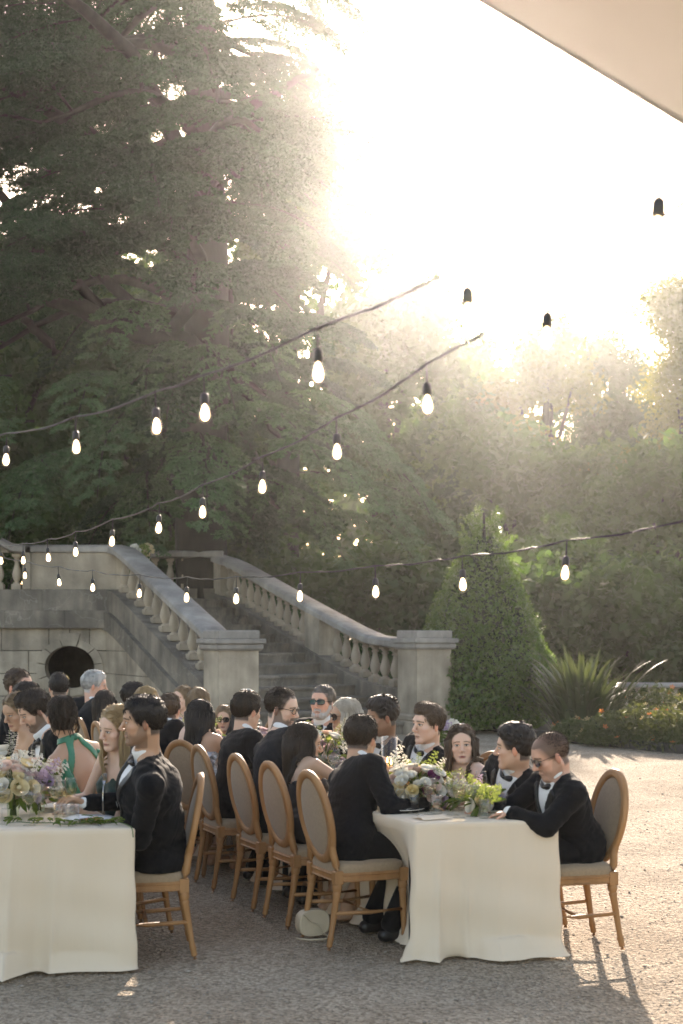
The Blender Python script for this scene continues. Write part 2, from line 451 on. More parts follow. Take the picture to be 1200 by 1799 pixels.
RAILP = [(-.25, -.145), (-.25, -.05), (-.215, -.012), (-.16, 0), (.16, 0), (.215, -.012), (.25, -.05), (.25, -.145), (.17, -.18), (-.17, -.18)]
def sweep(mb, pts, prof):
    n = len(prof); vs = []; fs = []
    for i, p in enumerate(pts):
        a = pts[max(i - 1, 0)]; b = pts[min(i + 1, len(pts) - 1)]
        h = Vector((b[0] - a[0], b[1] - a[1])); h.normalize()
        nx, ny = h.y, -h.x
        for u, v in prof: vs.append((p[0] + nx * u, p[1] + ny * u, p[2] + v))
    for i in range(len(pts) - 1):
        for k in range(n):
            l = (k + 1) % n
            fs.append((i * n + k, i * n + l, (i + 1) * n + l, (i + 1) * n + k))
    fs.append(tuple(range(n - 1, -1, -1))); fs.append(tuple((len(pts) - 1) * n + k for k in range(n)))
    mb.add(vs, fs)

def baluster_mesh():
    mb = MB()
    mb.box((0, 0, .055), (.19, .19, .11), 0, .008)
    mb.lathe([(.06, .105), (.082, .115), (.082, .135), (.052, .15), (.048, .165), (.075, .21), (.094, .27), (.097, .31), (.086, .37), (.066, .44), (.05, .51),
              (.045, .555), (.047, .57), (.066, .58), (.068, .60), (.05, .612), (.055, .63), (.075, .65), (.078, .665)], n=12, cap=False)
    mb.box((0, 0, .693), (.17, .17, .06), 0, .006)
    return mb.mesh('baluster', M['stone'], 'auto')
BAL = baluster_mesh()
RAIL_TO_PLINTH = 0.90

def rail_run(root, org, tab, t0, t1, piece=1.35, prof=RAILP):
    n = max(1, round((t1 - t0) / piece))
    for k in range(n):
        a = t0 + (t1 - t0) * k / n + 0.003; b = t0 + (t1 - t0) * (k + 1) / n - 0.003
        m = max(2, int((b - a) / 0.15))
        pts = []
        for i in range(m + 1):
            t = a + (b - a) * i / m; p = org - D2 * t
            pts.append((p.x, p.y, interp(tab, t)))
        mb = MB(); sweep(mb, pts, prof); mb.build('coping_stone', M['stone_rail'], root, 'auto', world=True)

def plinth_run(root, name, org, tab, t0, t1, top, bot, half, m, piece=1.6, shift=0.0):
    """sloping band of stones; top and bot are distances below the rail"""
    n = max(1, round((t1 - t0) / piece))
    for k in range(n):
        a = t0 + (t1 - t0) * k / n + .002; b = t0 + (t1 - t0) * (k + 1) / n - .002
        q = max(2, int((b - a) / .2)); vs = []; fs = []
        for i in range(q + 1):
            t = a + (b - a) * i / q; p = org - D2 * t + E2 * shift; z = interp(tab, t)
            for s, dz in ((-1, top), (1, top), (1, bot), (-1, bot)):
                c = p + E2 * (half * s)
                zz = max(0.02 if dz == bot else 0.05, z - dz)
                vs.append((c.x, c.y, zz))
        for i in range(q):
            for s in range(4):
                l = (s + 1) % 4
                fs.append((i * 4 + s, i * 4 + l, (i + 1) * 4 + l, (i + 1) * 4 + s))
        fs.append((3, 2, 1, 0)); fs.append(tuple(q * 4 + s for s in range(4)))
        mb = MB(); mb.add(vs, fs); mb.build(name, m, root, world=True)

def newel(root, F, name='newel_pier'):
    rz = math.atan2(E2.y, E2.x)
    c = F + (E2 - D2) * (PIER / 2)
    mb = MB()
    mb.box((c.x, c.y, 0.10), (PIER + .16, PIER + .16, .24), rz, .015)
    mb.box((c.x, c.y, 0.28), (PIER + .07, PIER + .07, .13), rz, .03)
    mb.box((c.x, c.y, 0.90), (PIER - .02, PIER - .02, 1.20), rz, .008)
    o = mb.build(name, M['stone'], root, world=True)
    mb = MB()
    mb.box((c.x, c.y, 1.555), (PIER + .10, PIER + .10, .13), rz, .035)
    mb.box((c.x, c.y, 1.645), (PIER + .17, PIER + .17, .08), rz, .01)
    cap = mb.build('cap', M['stone_rail'], None); cap.data.transform(Matrix.Translation(-root.location)); cap.parent = o
    mb = MB(); mb.box((c.x, c.y, 1.755), (PIER - .0, PIER - .0, .14), rz, .012)
    cap = mb.build('cap_block', M['stone_rail'], None); cap.data.transform(Matrix.Translation(-root.location)); cap.parent = o

def place_bal(root, x, y, z, rz):
    o = link('baluster', BAL, root, Vector((x, y, z)) - root.location, (0, 0, rz)); return o
RZD = math.atan2(D2.y, D2.x)

# ---- left balustrade
lb = thing('stone_balustrade', (FL.x, FL.y, 0), 0, 'grey stone balustrade climbing from the square pier to the landing above the oval opening', 'balustrade')
newel(lb, FL)
rail_run(lb, LO, left_tab, 0.0, LT_END)
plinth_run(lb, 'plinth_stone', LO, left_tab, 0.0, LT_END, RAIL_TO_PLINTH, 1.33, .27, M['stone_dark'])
for t in np.arange(0.32, 5.2, 0.475):
    p = LO - D2 * t; place_bal(lb, p.x, p.y, interp(left_tab, t) - RAIL_TO_PLINTH + .004 - .01, RZD)
# landing stretch, parallel to the court: x runs to the left from W1
W1 = LO - D2 * LT_END
WALL_Y = W1.y
WX = W1.x
zr = LZ_END
def flat_box(root, name, x0, x1, z0, z1, dy0, dy1, m, b=.0, smooth=False):
    mb = MB(); mb.box(((x0 + x1) / 2, WALL_Y + (dy0 + dy1) / 2, (z0 + z1) / 2), (abs(x1 - x0), abs(dy1 - dy0), z1 - z0), 0, b)
    return mb.build(name, m, root, world=True)
XL = WX - 1.72      # end of the solid panel
for k in range(2):
    a = WX + .12 - k * .97; b = a - .965
    mb = MB(); sweep(mb, [(a, WALL_Y, zr), (b, WALL_Y, zr)], RAILP); mb.build('coping_stone', M['stone_rail'], lb, 'auto', world=True)
flat_box(lb, 'panel', WX + .2, XL, zr - .90, zr - .16, -.20, .20, M['stone'], .006)
flat_box(lb, 'panel_edge', XL + .001, XL - .16, zr - .90, zr - .16, -.235, .235, M['stone'], .006)
flat_box(lb, 'panel_edge', WX + .21, WX + .02, zr - .90, zr - .16, -.235, .235, M['stone'], .006)
flat_box(lb, 'plinth_stone', WX + .12, XL + .25, zr - 1.33, zr - .905, -.27, .27, M['stone_dark'], .008)
flat_box(lb, 'plinth_stone', XL + .246, XL - 2.4, zr - 1.33, zr - .905, -.27, .27, M['stone_dark'], .008)
for k in range(5):
    x = XL - .32 - .36 * k; place_bal(lb, x, WALL_Y, zr - .9 + min(.0, 0) + 0.0 + .0 * k, 0)
# the upper flight goes on to the left
pts = [(XL - .16, WALL_Y, zr), (XL - .40, WALL_Y, zr + .03), (XL - .62, WALL_Y, zr + .14), (XL - 1.0, WALL_Y, zr + .38), (XL - 2.4, WALL_Y, zr + 1.25)]
pts = [(XL - .0, WALL_Y, zr)] + pts
mb = MB(); sweep(mb, pts, RAILP); mb.build('coping_stone', M['stone_rail'], lb, 'auto', world=True)
mb = MB()
mb.add([(XL - .45, WALL_Y - .1, zr - .15), (XL - 2.4, WALL_Y - .1, zr - .15), (XL - 2.4, WALL_Y - .1, zr + 1.1), (XL - 1.0, WALL_Y - .1, zr + .22), (XL - .62, WALL_Y - .1, zr - .02),
        (XL - .45, WALL_Y + .1, zr - .15), (XL - 2.4, WALL_Y + .1, zr - .15), (XL - 2.4, WALL_Y + .1, zr + 1.1), (XL - 1.0, WALL_Y + .1, zr + .22), (XL - .62, WALL_Y + .1, zr - .02)],
       [(0, 1, 2, 3, 4), (9, 8, 7, 6, 5), (0, 5, 6, 1), (1, 6, 7, 2), (2, 7, 8, 3), (3, 8, 9, 4), (4, 9, 5, 0)])
mb.build('rail_backing', M['stone'], lb, world=True)

# ---- right balustrade
rb = thing('stone_balustrade', (FR.x, FR.y, 0), 0, 'grey stone balustrade sweeping down to the square pier beside the clipped green cone', 'balustrade')
newel(rb, FR)
rail_run(rb, RO, right_tab, 0.0, RT_END)
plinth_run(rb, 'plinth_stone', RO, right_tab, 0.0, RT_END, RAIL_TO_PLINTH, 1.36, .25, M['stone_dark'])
plinth_run(rb, 'stringer_stone', RO, right_tab, 0.0, RT_END, 1.362, 3.2, .22, M['stone_dark'], 2.2)
plinth_run(rb, 'moulding', RO, right_tab, 0.0, RT_END, 1.34, 1.42, .28, M['stone'], 2.2)
die = (3.55, 4.25)
for t in np.arange(0.3, RT_END - .2, 0.40):
    if die[0] - .12 < t < die[1] + .12: continue
    p = RO - D2 * t; place_bal(rb, p.x, p.y, interp(right_tab, t) - RAIL_TO_PLINTH - .006, RZD)
def die_block(t0, t1):
    a = RO - D2 * t0; b = RO - D2 * t1; vs = []
    for p, t in ((a, t0), (b, t1)):
        z = interp(right_tab, t)
        for s in (-1, 1):
            for dz in (.905, .15):
                c = p + E2 * (.185 * s); vs.append((c.x, c.y, z - dz))
    mb = MB(); mb.add(vs, [(0, 1, 3, 2), (4, 6, 7, 5), (0, 4, 5, 1), (2, 3, 7, 6), (1, 5, 7, 3), (0, 2, 6, 4)])
    mb.build('die_block', M['stone'], rb, world=True)
die_block(*die)
die_block(RT_END - .55, RT_END + .0)
WR = RO - D2 * RT_END
zrr = RZ_END
for k in range(4):
    a = WR.x + .1 - k * .95; b = a - .945
    mb = MB(); sweep(mb, [(a, WR.y, zrr), (b, WR.y, zrr)], RAILP); mb.build('coping_stone', M['stone_rail'], rb, 'auto', world=True)
for k in range(8):
    place_bal(rb, WR.x - .45 - .36 * k, WR.y, zrr - .9, 0)
mb = MB(); mb.box((WR.x - 1.75, WR.y, zrr - 1.4), (3.8, .5, .99), 0); mb.build('plinth_stone', M['stone_dark'], rb, world=True)

# ---- flight of steps, fanning out to the right
st = thing('stone_steps', (-0.3, 24.4, 0), 0, 'grey stone steps rising between the two balustrades', 'steps')
NS = 13
RISE = (zr - 1.02) / NS
L0 = FL + E2 * (PIER - .12) - D2 * .35
R0 = FR - D2 * .35 + E2 * .12
for k in range(NS):
    def edge(j):
        a = L0 - D2 * (5.55 / NS * j); b = R0 - D2 * ((RT_END + .3) / NS * j); return a, b
    a0, b0 = edge(k); a1, b1 = edge(k + 1)
    z1 = RISE * (k + 1)
    mb = MB()
    nose = D2 * .035
    mb.prism([tuple(a0 + nose), tuple(b0 + nose), tuple(b1), tuple(a1)], z1 - .055, z1 + .003 * rng.random(), .012)
    mb.prism([tuple(a0), tuple(b0), tuple(b1 - D2 * .06), tuple(a1 - D2 * .06)], max(-.02, z1 - RISE - .06), z1 - .05)
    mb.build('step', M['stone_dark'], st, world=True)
a, b = edge(NS)
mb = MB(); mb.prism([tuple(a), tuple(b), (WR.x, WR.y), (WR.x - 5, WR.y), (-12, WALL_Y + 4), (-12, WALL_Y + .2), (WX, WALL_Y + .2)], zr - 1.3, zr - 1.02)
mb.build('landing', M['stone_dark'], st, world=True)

# ---- retaining wall with oval opening under the landing
rw = thing('stone_retaining_wall', (WX, WALL_Y, 0), 0, 'coursed stone wall with a dark oval opening under the landing', 'wall')
YF = WALL_Y - .24
CX, CZ, RXI, RZI = WX - 0.92, 1.085, 0.50, 0.43
K = 1.28
XE = WX - 4.6
rows = [(-.02, .50), (.50, .96), (.96, 1.42), (1.42, 1.90)]
joints = {0: [0, 1.9, 3.2], 1: [.62, 2.0, 2.9], 2: [.12, 1.75, 3.3], 3: [.52, 1.34, 2.3]}
def oval_x(z):
    q = 1 - ((z - CZ) / (RZI * K)) ** 2
    return RXI * K * math.sqrt(q) if q > 0 else 0.0
def front_block(poly, y0, y1, name, m, parent=rw):
    n = len(poly)
    cxm = sum(p[0] for p in poly) / n; czm = sum(p[1] for p in poly) / n
    ins = [(x + (cxm - x) * .018, z + (czm - z) * .03) for x, z in poly]
    vs = [(x, y1, z) for x, z in poly] + [(x, y0 + .012, z) for x, z in poly] + [(x, y0, z) for x, z in ins]
    fs = []
    for k in range(2):
        for i in range(n):
            j = (i + 1) % n; fs.append((k * n + i, k * n + j, (k + 1) * n + j, (k + 1) * n + i))
    fs.append(tuple(2 * n + i for i in range(n)))
    mb = MB(); mb.add(vs, fs); return mb.build(name, m, parent, world=True)
for r, (z0, z1) in enumerate(rows):
    xs_ = [WX + .25] + [WX - j for j in joints[r]] + [XE]
    xs_ = sorted(set(xs_), reverse=True)
    g = .006
    for xa, xb in zip(xs_[:-1], xs_[1:]):          # xa right, xb left
        if xa - xb < .05: continue
        zz = np.linspace(z0 + g, z1 - g, 9)
        dy = rng.uniform(-.012, .006)
        cut = any(oval_x(z) > 0 and xb < CX + oval_x(z) and xa > CX - oval_x(z) for z in zz)
        if not cut:
            front_block([(xb + g, z0 + g), (xa - g, z0 + g), (xa - g, z1 - g), (xb + g, z1 - g)], YF + dy, YF + .25, 'ashlar_block', M['stone'])
            continue
        # right of the oval
        lft = [(max(xb + g, CX + oval_x(z) + (g if oval_x(z) == 0 else 0)), z) for z in zz]
        if max(xa - g - p[0] for p in lft) > .04:
            lft = [(min(p[0], xa - g - .01), p[1]) for p in lft]
            front_block([(xa - g, z0 + g), (xa - g, z1 - g)] + lft[::-1], YF + dy, YF + .25, 'ashlar_block', M['stone'])
        rgt = [(min(xa - g, CX - oval_x(z) - (g if oval_x(z) == 0 else 0)), z) for z in zz]
        if max(p[0] - xb - g for p in rgt) > .04:
            rgt = [(max(p[0], xb + g + .01), p[1]) for p in rgt]
            front_block([(xb + g, z1 - g), (xb + g, z0 + g)] + rgt, YF + dy, YF + .25, 'ashlar_block', M['stone'])
NV = 11
for k in range(NV):
    a0 = 2 * math.pi * (k + .5) / NV + math.pi / 2 + .012; a1 = 2 * math.pi * (k + 1.5) / NV + math.pi / 2 - .012
    aa = np.linspace(a0, a1, 6)
    key = (k == NV - 1)
    ko = 1.62 if key else 1.36
    poly = [(CX + RXI * math.cos(a), CZ + RZI * math.sin(a)) for a in aa] + [(CX + RXI * ko * math.cos(a), CZ + RZI * ko * math.sin(a)) for a in aa[::-1]]
    front_block(poly[::-1], YF - (.05 if key else .03), YF + .3, 'arch_stone', M['stone'])
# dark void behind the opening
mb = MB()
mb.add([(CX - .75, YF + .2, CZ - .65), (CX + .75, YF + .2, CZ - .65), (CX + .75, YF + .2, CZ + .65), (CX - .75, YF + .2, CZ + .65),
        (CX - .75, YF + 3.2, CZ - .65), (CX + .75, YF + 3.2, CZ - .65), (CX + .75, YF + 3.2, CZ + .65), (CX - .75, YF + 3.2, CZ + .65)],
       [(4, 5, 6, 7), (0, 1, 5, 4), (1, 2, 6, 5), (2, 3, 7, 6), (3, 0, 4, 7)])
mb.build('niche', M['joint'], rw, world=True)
for x0, x1, z0, z1 in ((XE, CX - .7, 0, 1.9), (CX + .7, WX + .2, 0, 1.9), (CX - .7, CX + .7, 0, CZ - .6), (CX - .7, CX + .7, CZ + .6, 1.9)):
    mb = MB(); mb.box(((x0 + x1) / 2, YF + .33, (z0 + z1) / 2), (x1 - x0, .6, z1 - z0)); mb.build('wall_core', M['joint'], rw, world=True)
# string course
for k in range(4):
    a = WX + .2 - 1.2 * k; mb = MB(); mb.box((a - .6, YF + .1, 2.05), (1.194, .46, .36), 0, .015); mb.build('string_course', M['stone_dark'], rw, world=True)
plinth_run(rw, 'string_course', LO, left_tab, -.02, LT_END + .1, 1.335, 1.70, .06, M['stone_dark'], 1.5, shift=-.30)
# side of the flight: core and sloping courses of ashlar
def clip(poly, f):
    out = []
    for i in range(len(poly)):
        a, b = poly[i], poly[(i + 1) % len(poly)]; fa, fb = f(a), f(b)
        if fa >= 0: out.append(a)
        if (fa >= 0) != (fb >= 0):
            t = fa / (fa - fb); out.append((a[0] + (b[0] - a[0]) * t, a[1] + (b[1] - a[1]) * t))
    return out
def slope_z(t): return 1.80 + (3.45 - 1.86) / 4.6 * t - 1.66
for r, (z0, z1) in enumerate(rows):
    ts = {0: [0, 1.3, 2.7, 4.0, 5.6], 1: [0, 2.0, 3.4, 4.7, 5.6], 2: [0, 2.8, 4.1, 5.6], 3: [0, 4.6, 5.6]}[r]
    for ta, tb in zip(ts[:-1], ts[1:]):
        g = .006
        poly = clip([(ta + g, z0 + g), (tb - g, z0 + g), (tb - g, z1 - g), (ta + g, z1 - g)], lambda p: slope_z(p[0]) - p[1])
        if len(poly) < 3: continue
        sh = -.27 + rng.uniform(-.006, .006)
        vs = []
        for s in (sh, 0.2):
            for t, z in poly:
                p = LO - D2 * t + E2 * s; vs.append((p.x, p.y, z))
        n = len(poly)
        mb = MB(); mb.add(vs, [tuple(range(n)), tuple(range(2 * n - 1, n - 1, -1))] + [(i, n + i, n + (i + 1) % n, (i + 1) % n) for i in range(n)])
        mb.build('ashlar_block', M['stone'], rw, world=True)
plinth_run(rw, 'wall_core', LO, left_tab, 0, LT_END, 1.30, 4.0, .22, M['joint'], 6)

# ---- low balustrade far right, behind the bed
fb = thing('garden_balustrade', (7.2, 31, 0), 0, 'small pale balustrade half hidden behind the low shrubs', 'balustrade')
mb = MB(); sweep(mb, [(5.2, 31, .70), (10, 30.2, .70)], [(u * .8, v * .6) for u, v in RAILP]); mb.build('coping_stone', M['stone_rail'], fb, 'auto', world=True)
mb = MB(); mb.box((7.6, 30.6, .10), (4.9, .3, .2), math.atan2(-.8, 4.8)); mb.build('plinth_stone', M['stone'], fb, world=True)
M['stone_pale'] = mat('pale_stone', (0.5, 0.43, 0.36), 0.85, (0.40, 0.34, 0.28), 5)
sb = BAL.copy(); sb.materials[0] = M['stone_pale']
for k in range(18):
    t = k / 17
    o = link('baluster', sb, fb, Vector((5.35 + 4.5 * t, 30.97 - .75 * t, .19)) - fb.location, None, (.75, .75, .575))
mb = MB(); mb.box((7.75, 30.57, .40), (.3, .24, .42), math.atan2(-.8, 4.8)); mb.build('die_block', M['stone_pale'], fb, world=True)
# ------------------------------------------------------------------ vegetation
def leaf_quads(cen, size, r, aspect=0.5, up=0.25, fold=True):
    """one rhombus leaf per centre, random orientation with a bias to lie flat"""
    n = len(cen)
    d = r.normal(size=(n, 3)); d /= np.linalg.norm(d, axis=1, keepdims=True)
    nr = r.normal(size=(n, 3)); nr[:, 2] += up * 3; nr /= np.linalg.norm(nr, axis=1, keepdims=True)
    s = np.cross(nr, d); s /= np.linalg.norm(s, axis=1, keepdims=True) + 1e-9
    d = np.cross(s, nr)
    L = (size * r.uniform(.65, 1.35, n))[:, None]
    a = cen - d * L * .5; b = cen + s * L * aspect * .5 + nr * L * .06; c = cen + d * L * .5; e = cen - s * L * aspect * .5 + nr * L * .06
    V = np.stack([a, b, c, e], 1).reshape(-1, 3)
    return V, np.arange(n * 4).reshape(n, 4)

def clump_mesh(name, n, rad, size, m, seed, squash=.75, aspect=.55):
    r = np.random.default_rng(seed)
    # leaves gathered in a few sprigs so the clump has its own gaps
    k = max(5, n // 16)
    sp = r.normal(size=(k, 3)); sp /= np.linalg.norm(sp, axis=1, keepdims=True)
    sp *= (r.random(k) ** .45)[:, None] * rad
    which = r.integers(0, k, n)
    c = sp[which] + r.normal(size=(n, 3)) * rad * .17
    c[:, 2] *= squash
    c[:, 2] -= .18 * (c[:, 0] ** 2 + c[:, 1] ** 2) / rad
    V, Q = leaf_quads(c, size, r, aspect)
    return np_mesh(name, V, Q, m)

CLUMPS = {}
for key, m in (('dark', 'leaf_dark'), ('mid', 'leaf_mid'), ('gold', 'leaf_gold')):
    CLUMPS[key] = [clump_mesh('foliage', 230, 1.0, .27, M[m], 100 + i) for i in range(4)]
    CLUMPS[key + '_fine'] = [clump_mesh('foliage', 520, 1.0, .135, M[m], 140 + i) for i in range(3)]

def limb_path(a, b, rng, sag=.1, n=6, wob=.12):
    a, b = Vector(a), Vector(b); L = (b - a).length; out = []
    for i in range(n + 1):
        t = i / n
        p = a.lerp(b, t) + Vector((rng.uniform(-1, 1), rng.uniform(-1, 1), rng.uniform(-1, 1))) * wob * L * .25 * math.sin(math.pi * t)
        p.z += sag * L * math.sin(math.pi * t)
        out.append(p)
    return out

def broadleaf(name, pos, h, rx, rz0, kind, n, seed, label, cat='tree', group=None, csize=1.0, ry=None, thin=0.0, trunk_r=None, lobes=7, zc=None):
    """tapered trunk with limbs to lobes of the crown; clumps of leaves fill the lobes unevenly"""
    rng = random.Random(seed)
    root = thing(name, pos, rng.uniform(-.4, .4) * 0, label, cat, group)
    ry = ry or rx
    tr = trunk_r or .028 * h
    zb = rz0                                     # where the crown begins
    lob = []
    for i in range(lobes):
        a = 2 * math.pi * (i + rng.random() * .6) / lobes
        f = rng.uniform(.35, .8) if i else 0.0
        z = zb + (h - zb) * rng.uniform(.2, .85) if i else h - (h - zb) * .25
        taper = 1.0 - .55 * max(0, (z - zb) / (h - zb) - .45) / .55
        lob.append((Vector((rx * f * math.cos(a) * taper, ry * f * math.sin(a) * taper, z)), rng.uniform(.34, .55) * min(rx, (h - zb) * .6)))
    mb = MB()
    top = Vector((rng.uniform(-.3, .3), rng.uniform(-.3, .3), zb + (h - zb) * .7))
    tp = limb_path((0, 0, -.1), top, rng, 0, 7, .12)
    mb.tube(tp, [tr * (1 - .82 * i / 7) + .02 for i in range(8)], 8)
    for c, r in lob:
        i = min(5, max(2, int(7 * (c.z * .55) / top.z)))
        mb.tube(limb_path(tp[i], c, rng, .08), [tr * .38 * (1 - .8 * k / 6) + .012 for k in range(7)], 6)
    mb.build('trunk', M['bark'], root, True)
    tot = sum(r ** 2 for _, r in lob)
    for c, r in lob:
        k = max(2, int(n * r * r / tot))
        for _ in range(k):
            d = Vector((rng.gauss(0, 1), rng.gauss(0, 1), rng.gauss(0, 1))).normalized() * (r * rng.random() ** .5)
            p = c + Vector((d.x, d.y, d.z * .85))
            if rng.random() < thin: continue
            me = rng.choice(CLUMPS[kind])
            s = csize * rng.uniform(.65, 1.25)
            link('foliage', me, root, p, (rng.uniform(-.4, .4), rng.uniform(-.4, .4), rng.uniform(0, 6.28)), s)
    return root

GB = 'broadleaved trees behind the court'
def at(px, Z): return ((px - 600) / F_PX * Z, Z, 0)
def hz(py, Z): return EYE - (py - HZ) / F_PX * Z
# (px, distance, top row, radius, crown base, kind, clumps, clump size, thinning, label)
TREES = [
    (505, 47, 70, 3.0, 4.0, 'dark', 90, 1.1, .05, 'tall dark leafy tree right behind the great cedar'),
    (130, 50, 330, 6.0, 2.0, 'dark', 110, 1.5, .0, 'broad dark leafy tree behind the cedar boughs, above the landing'),
    (20, 46, 420, 4.0, 1.0, 'dark', 90, 1.35, .0, 'dark tree filling the gaps under the heavy cedar limb'),
    (300, 48, 330, 4.0, 1.0, 'dark', 90, 1.35, .0, 'dark tree close behind the cedar trunk'),
    (680, 50, 450, 3.8, 2.0, 'dark', 80, 1.3, .0, 'dark leafy tree in the sun haze beside the cedar'),
    (845, 60, 520, 3.6, 2.0, 'mid', 75, 1.35, .0, 'hazy green tree behind the clipped cone'),
    (955, 56, 505, 2.8, 4.0, 'gold', 55, 1.1, .15, 'tree with yellowing leaves rising above the middle of the wood'),
    (1075, 62, 515, 2.7, 8.0, 'dark_fine', 62, 1.15, .05, 'tall thin-crowned tree with a flat top behind the wood'),
    (1215, 44, 395, 2.1, 3.5, 'gold_fine', 75, .95, .1, 'tree with small golden leaves at the edge of the wood'),
    (905, 47, 720, 3.6, 1.0, 'mid', 80, 1.3, .0, 'rounded green tree behind the tip of the clipped cone'),
    (1050, 45, 705, 2.8, .8, 'mid', 70, 1.2, .0, 'full pale green tree above the spiky flax'),
    (1160, 41, 735, 2.3, .6, 'mid', 60, 1.1, .0, 'green tree with a few yellow tips above the low shrubs'),
    (770, 45, 800, 2.8, .6, 'dark', 65, 1.2, .0, 'dark green tree between the cedar and the clipped cone'),
    (1130, 58, 640, 3.0, 2.0, 'dark', 60, 1.3, .1, 'dark tree deep in the wood behind the pale green one'),
]
for i, (px, Z, top, r, base, kind, n, cs, thin, lab) in enumerate(TREES):
    if i >= 4: q_ = 1.2; Z *= q_; r *= q_; base *= q_; cs *= 1.18; n = int(n * 1.25)
    broadleaf('broadleaf_tree', at(px, Z), hz(top, Z) - .5 * cs, r, base, kind, n, 50 + i, lab, 'tree', GB, cs, thin=thin)
SHRUBS = [
    (905, 35, 985, 1.9, 'mid', 'rounded shrub just behind the clipped cone'),
    (1015, 33, 1010, 1.6, 'dark', 'dark shrub behind the spiky flax'),
    (1105, 34, 970, 1.7, 'dark', 'tall dark shrub behind the spiky flax and low planting'),
    (1195, 36, 930, 1.8, 'dark', 'dark shrub behind the small garden balustrade'),
    (985, 40, 900, 2.2, 'mid', 'light green shrub filling the wood edge above the flax'),
    (700, 38, 930, 2.2, 'dark', 'dark shrub under the cedar boughs beside the cone'),
    (575, 40, 940, 2.4, 'dark', 'dark shrub seen over the sweeping balustrade'),
    (430, 41, 900, 2.6, 'dark', 'dark shrub behind the head of the steps'),
    (280, 42, 860, 2.8, 'dark', 'dark shrub behind the landing flowers'),
    (120, 42, 840, 3.0, 'dark', 'dark shrub behind the solid landing panel'),
    (-20, 42, 800, 3.0, 'dark', 'dark shrub behind the upper flight of steps'),
    (820, 41, 1000, 2.0, 'dark', 'dark low shrub hidden behind the clipped cone'),
]
for i, (px, Z, top, r, kind, lab) in enumerate(SHRUBS):
    broadleaf('shrub', at(px, Z), hz(top, Z) - .4, r, .2, kind, 46, 300 + i, lab, 'shrub', 'shrubs at the foot of the wood', 1.0, lobes=6, trunk_r=.06)
# farthest trees close the wood towards the horizon: one mass far behind
r_ = np.random.default_rng(8)
n = 26000
fx = r_.uniform(-70, 70, n); fy = r_.uniform(88, 100, n)
topz = 11.5 + 2.6 * np.sin(fx * .21) + 2.0 * np.sin(fx * .55 + 1) + np.where(fx < 2, 6.0, 0)
fz = topz * r_.random(n) ** .8
V, Q = leaf_quads(np.stack([fx, fy, fz], -1), 1.2, r_, .7)
o = link('distant_wood', np_mesh('distant_wood', V, Q, M['leaf_dark'])); tag(o, 'far dark belt of woodland closing the view behind the trees', 'woodland', kind='stuff')

# ---- the great cedar
def bough_mesh(seed, L=3.0, nm='needle', dk=1.0, nb=26, jit=.55, wn=.017):
    """flat drooping spray: stem, side branchlets, twigs set with short needles"""
    r = np.random.default_rng(seed); mb = MB()
    def stem(t): return np.array([L * t, .06 * math.sin(4 * t + seed), .10 * L * math.sin(2.2 * t) - .30 * dk * L * t ** 2.2])
    mb.tube([stem(t) for t in np.linspace(0, .96, 8)], [.028 * (1 - .85 * t) + .003 for t in np.linspace(0, 1, 8)], 5)
    cen = []; dirs = []
    for k in range(nb):
        t = .10 + .88 * k / nb; s = 1 if k % 2 else -1
        bl = (.95 * (1 - t) ** .7 + .22) * r.uniform(.7, 1.2) * L / 3
        base = stem(t); ang = s * r.uniform(.75, 1.15)
        dr = r.uniform(.12, .34) * dk
        pts = []
        for u in np.linspace(0, 1, 6):
            pts.append(base + np.array([math.cos(ang) * bl * u, math.sin(ang) * bl * u, -dr * bl * u ** 1.8 + .05 * bl * math.sin(3 * u)]))
        mb.tube(pts, [.008, .007, .006, .005, .004, .003], 3)
        nt = int(7 + 12 * bl)
        for j in range(nt):
            u = (j + .5) / nt; p = base + np.array([math.cos(ang) * bl * u, math.sin(ang) * bl * u, -dr * bl * u ** 1.8 + .05 * bl * math.sin(3 * u)])
            side = 1 if j % 2 else -1
            a2 = ang + side * r.uniform(.6, 1.1)
            tl = (.20 * (1 - u) + .10) * r.uniform(.7, 1.3)
            for w in np.arange(.25, 1.05, .25):
                q = p + np.array([math.cos(a2) * tl * w, math.sin(a2) * tl * w, -.25 * tl * w * w])
                cen.append(q); dirs.append([math.cos(a2), math.sin(a2), -.3])
    cen = np.array(cen); dirs = np.array(dirs)
    rep = 4
    cen = np.repeat(cen, rep, 0) + r.normal(size=(len(cen) * rep, 3)) * .016; dirs = np.repeat(dirs, rep, 0) + r.normal(size=(len(dirs) * rep, 3)) * jit
    dirs /= np.linalg.norm(dirs, axis=1, keepdims=True)
    nr = r.normal(size=cen.shape); nr[:, 2] += 1.2
    s = np.cross(dirs, nr); s /= np.linalg.norm(s, axis=1, keepdims=True)
    n = len(cen); l = r.uniform(.045, .085, n)[:, None]; w = wn
    V = np.stack([cen - dirs * l * .5 - s * w * .4, cen - dirs * l * .5 + s * w * .4, cen + dirs * l * .5 + s * w, cen + dirs * l * .5 - s * w], 1).reshape(-1, 3)
    base_n = len(mb.v)
    vs = np.concatenate([np.array([tuple(p) for p in mb.v], dtype=float), V])
    # tube faces as quads (caps dropped), then needles
    tf = np.array([f for f in mb.f if len(f) == 4], dtype=np.int64)
    Q = np.concatenate([tf, np.arange(n * 4).reshape(n, 4) + base_n])
    return np_mesh('bough', vs, Q, [M['bark'], M[nm]], midx=np.concatenate([np.zeros(len(tf)), np.ones(n)]))
BOUGHS = [bough_mesh(900 + i, 3.0) for i in range(5)]
BOUGHS_LIT = [bough_mesh(950 + i, 3.0, 'needle_lit', 1.7, 17, .35, .021) for i in range(4)]

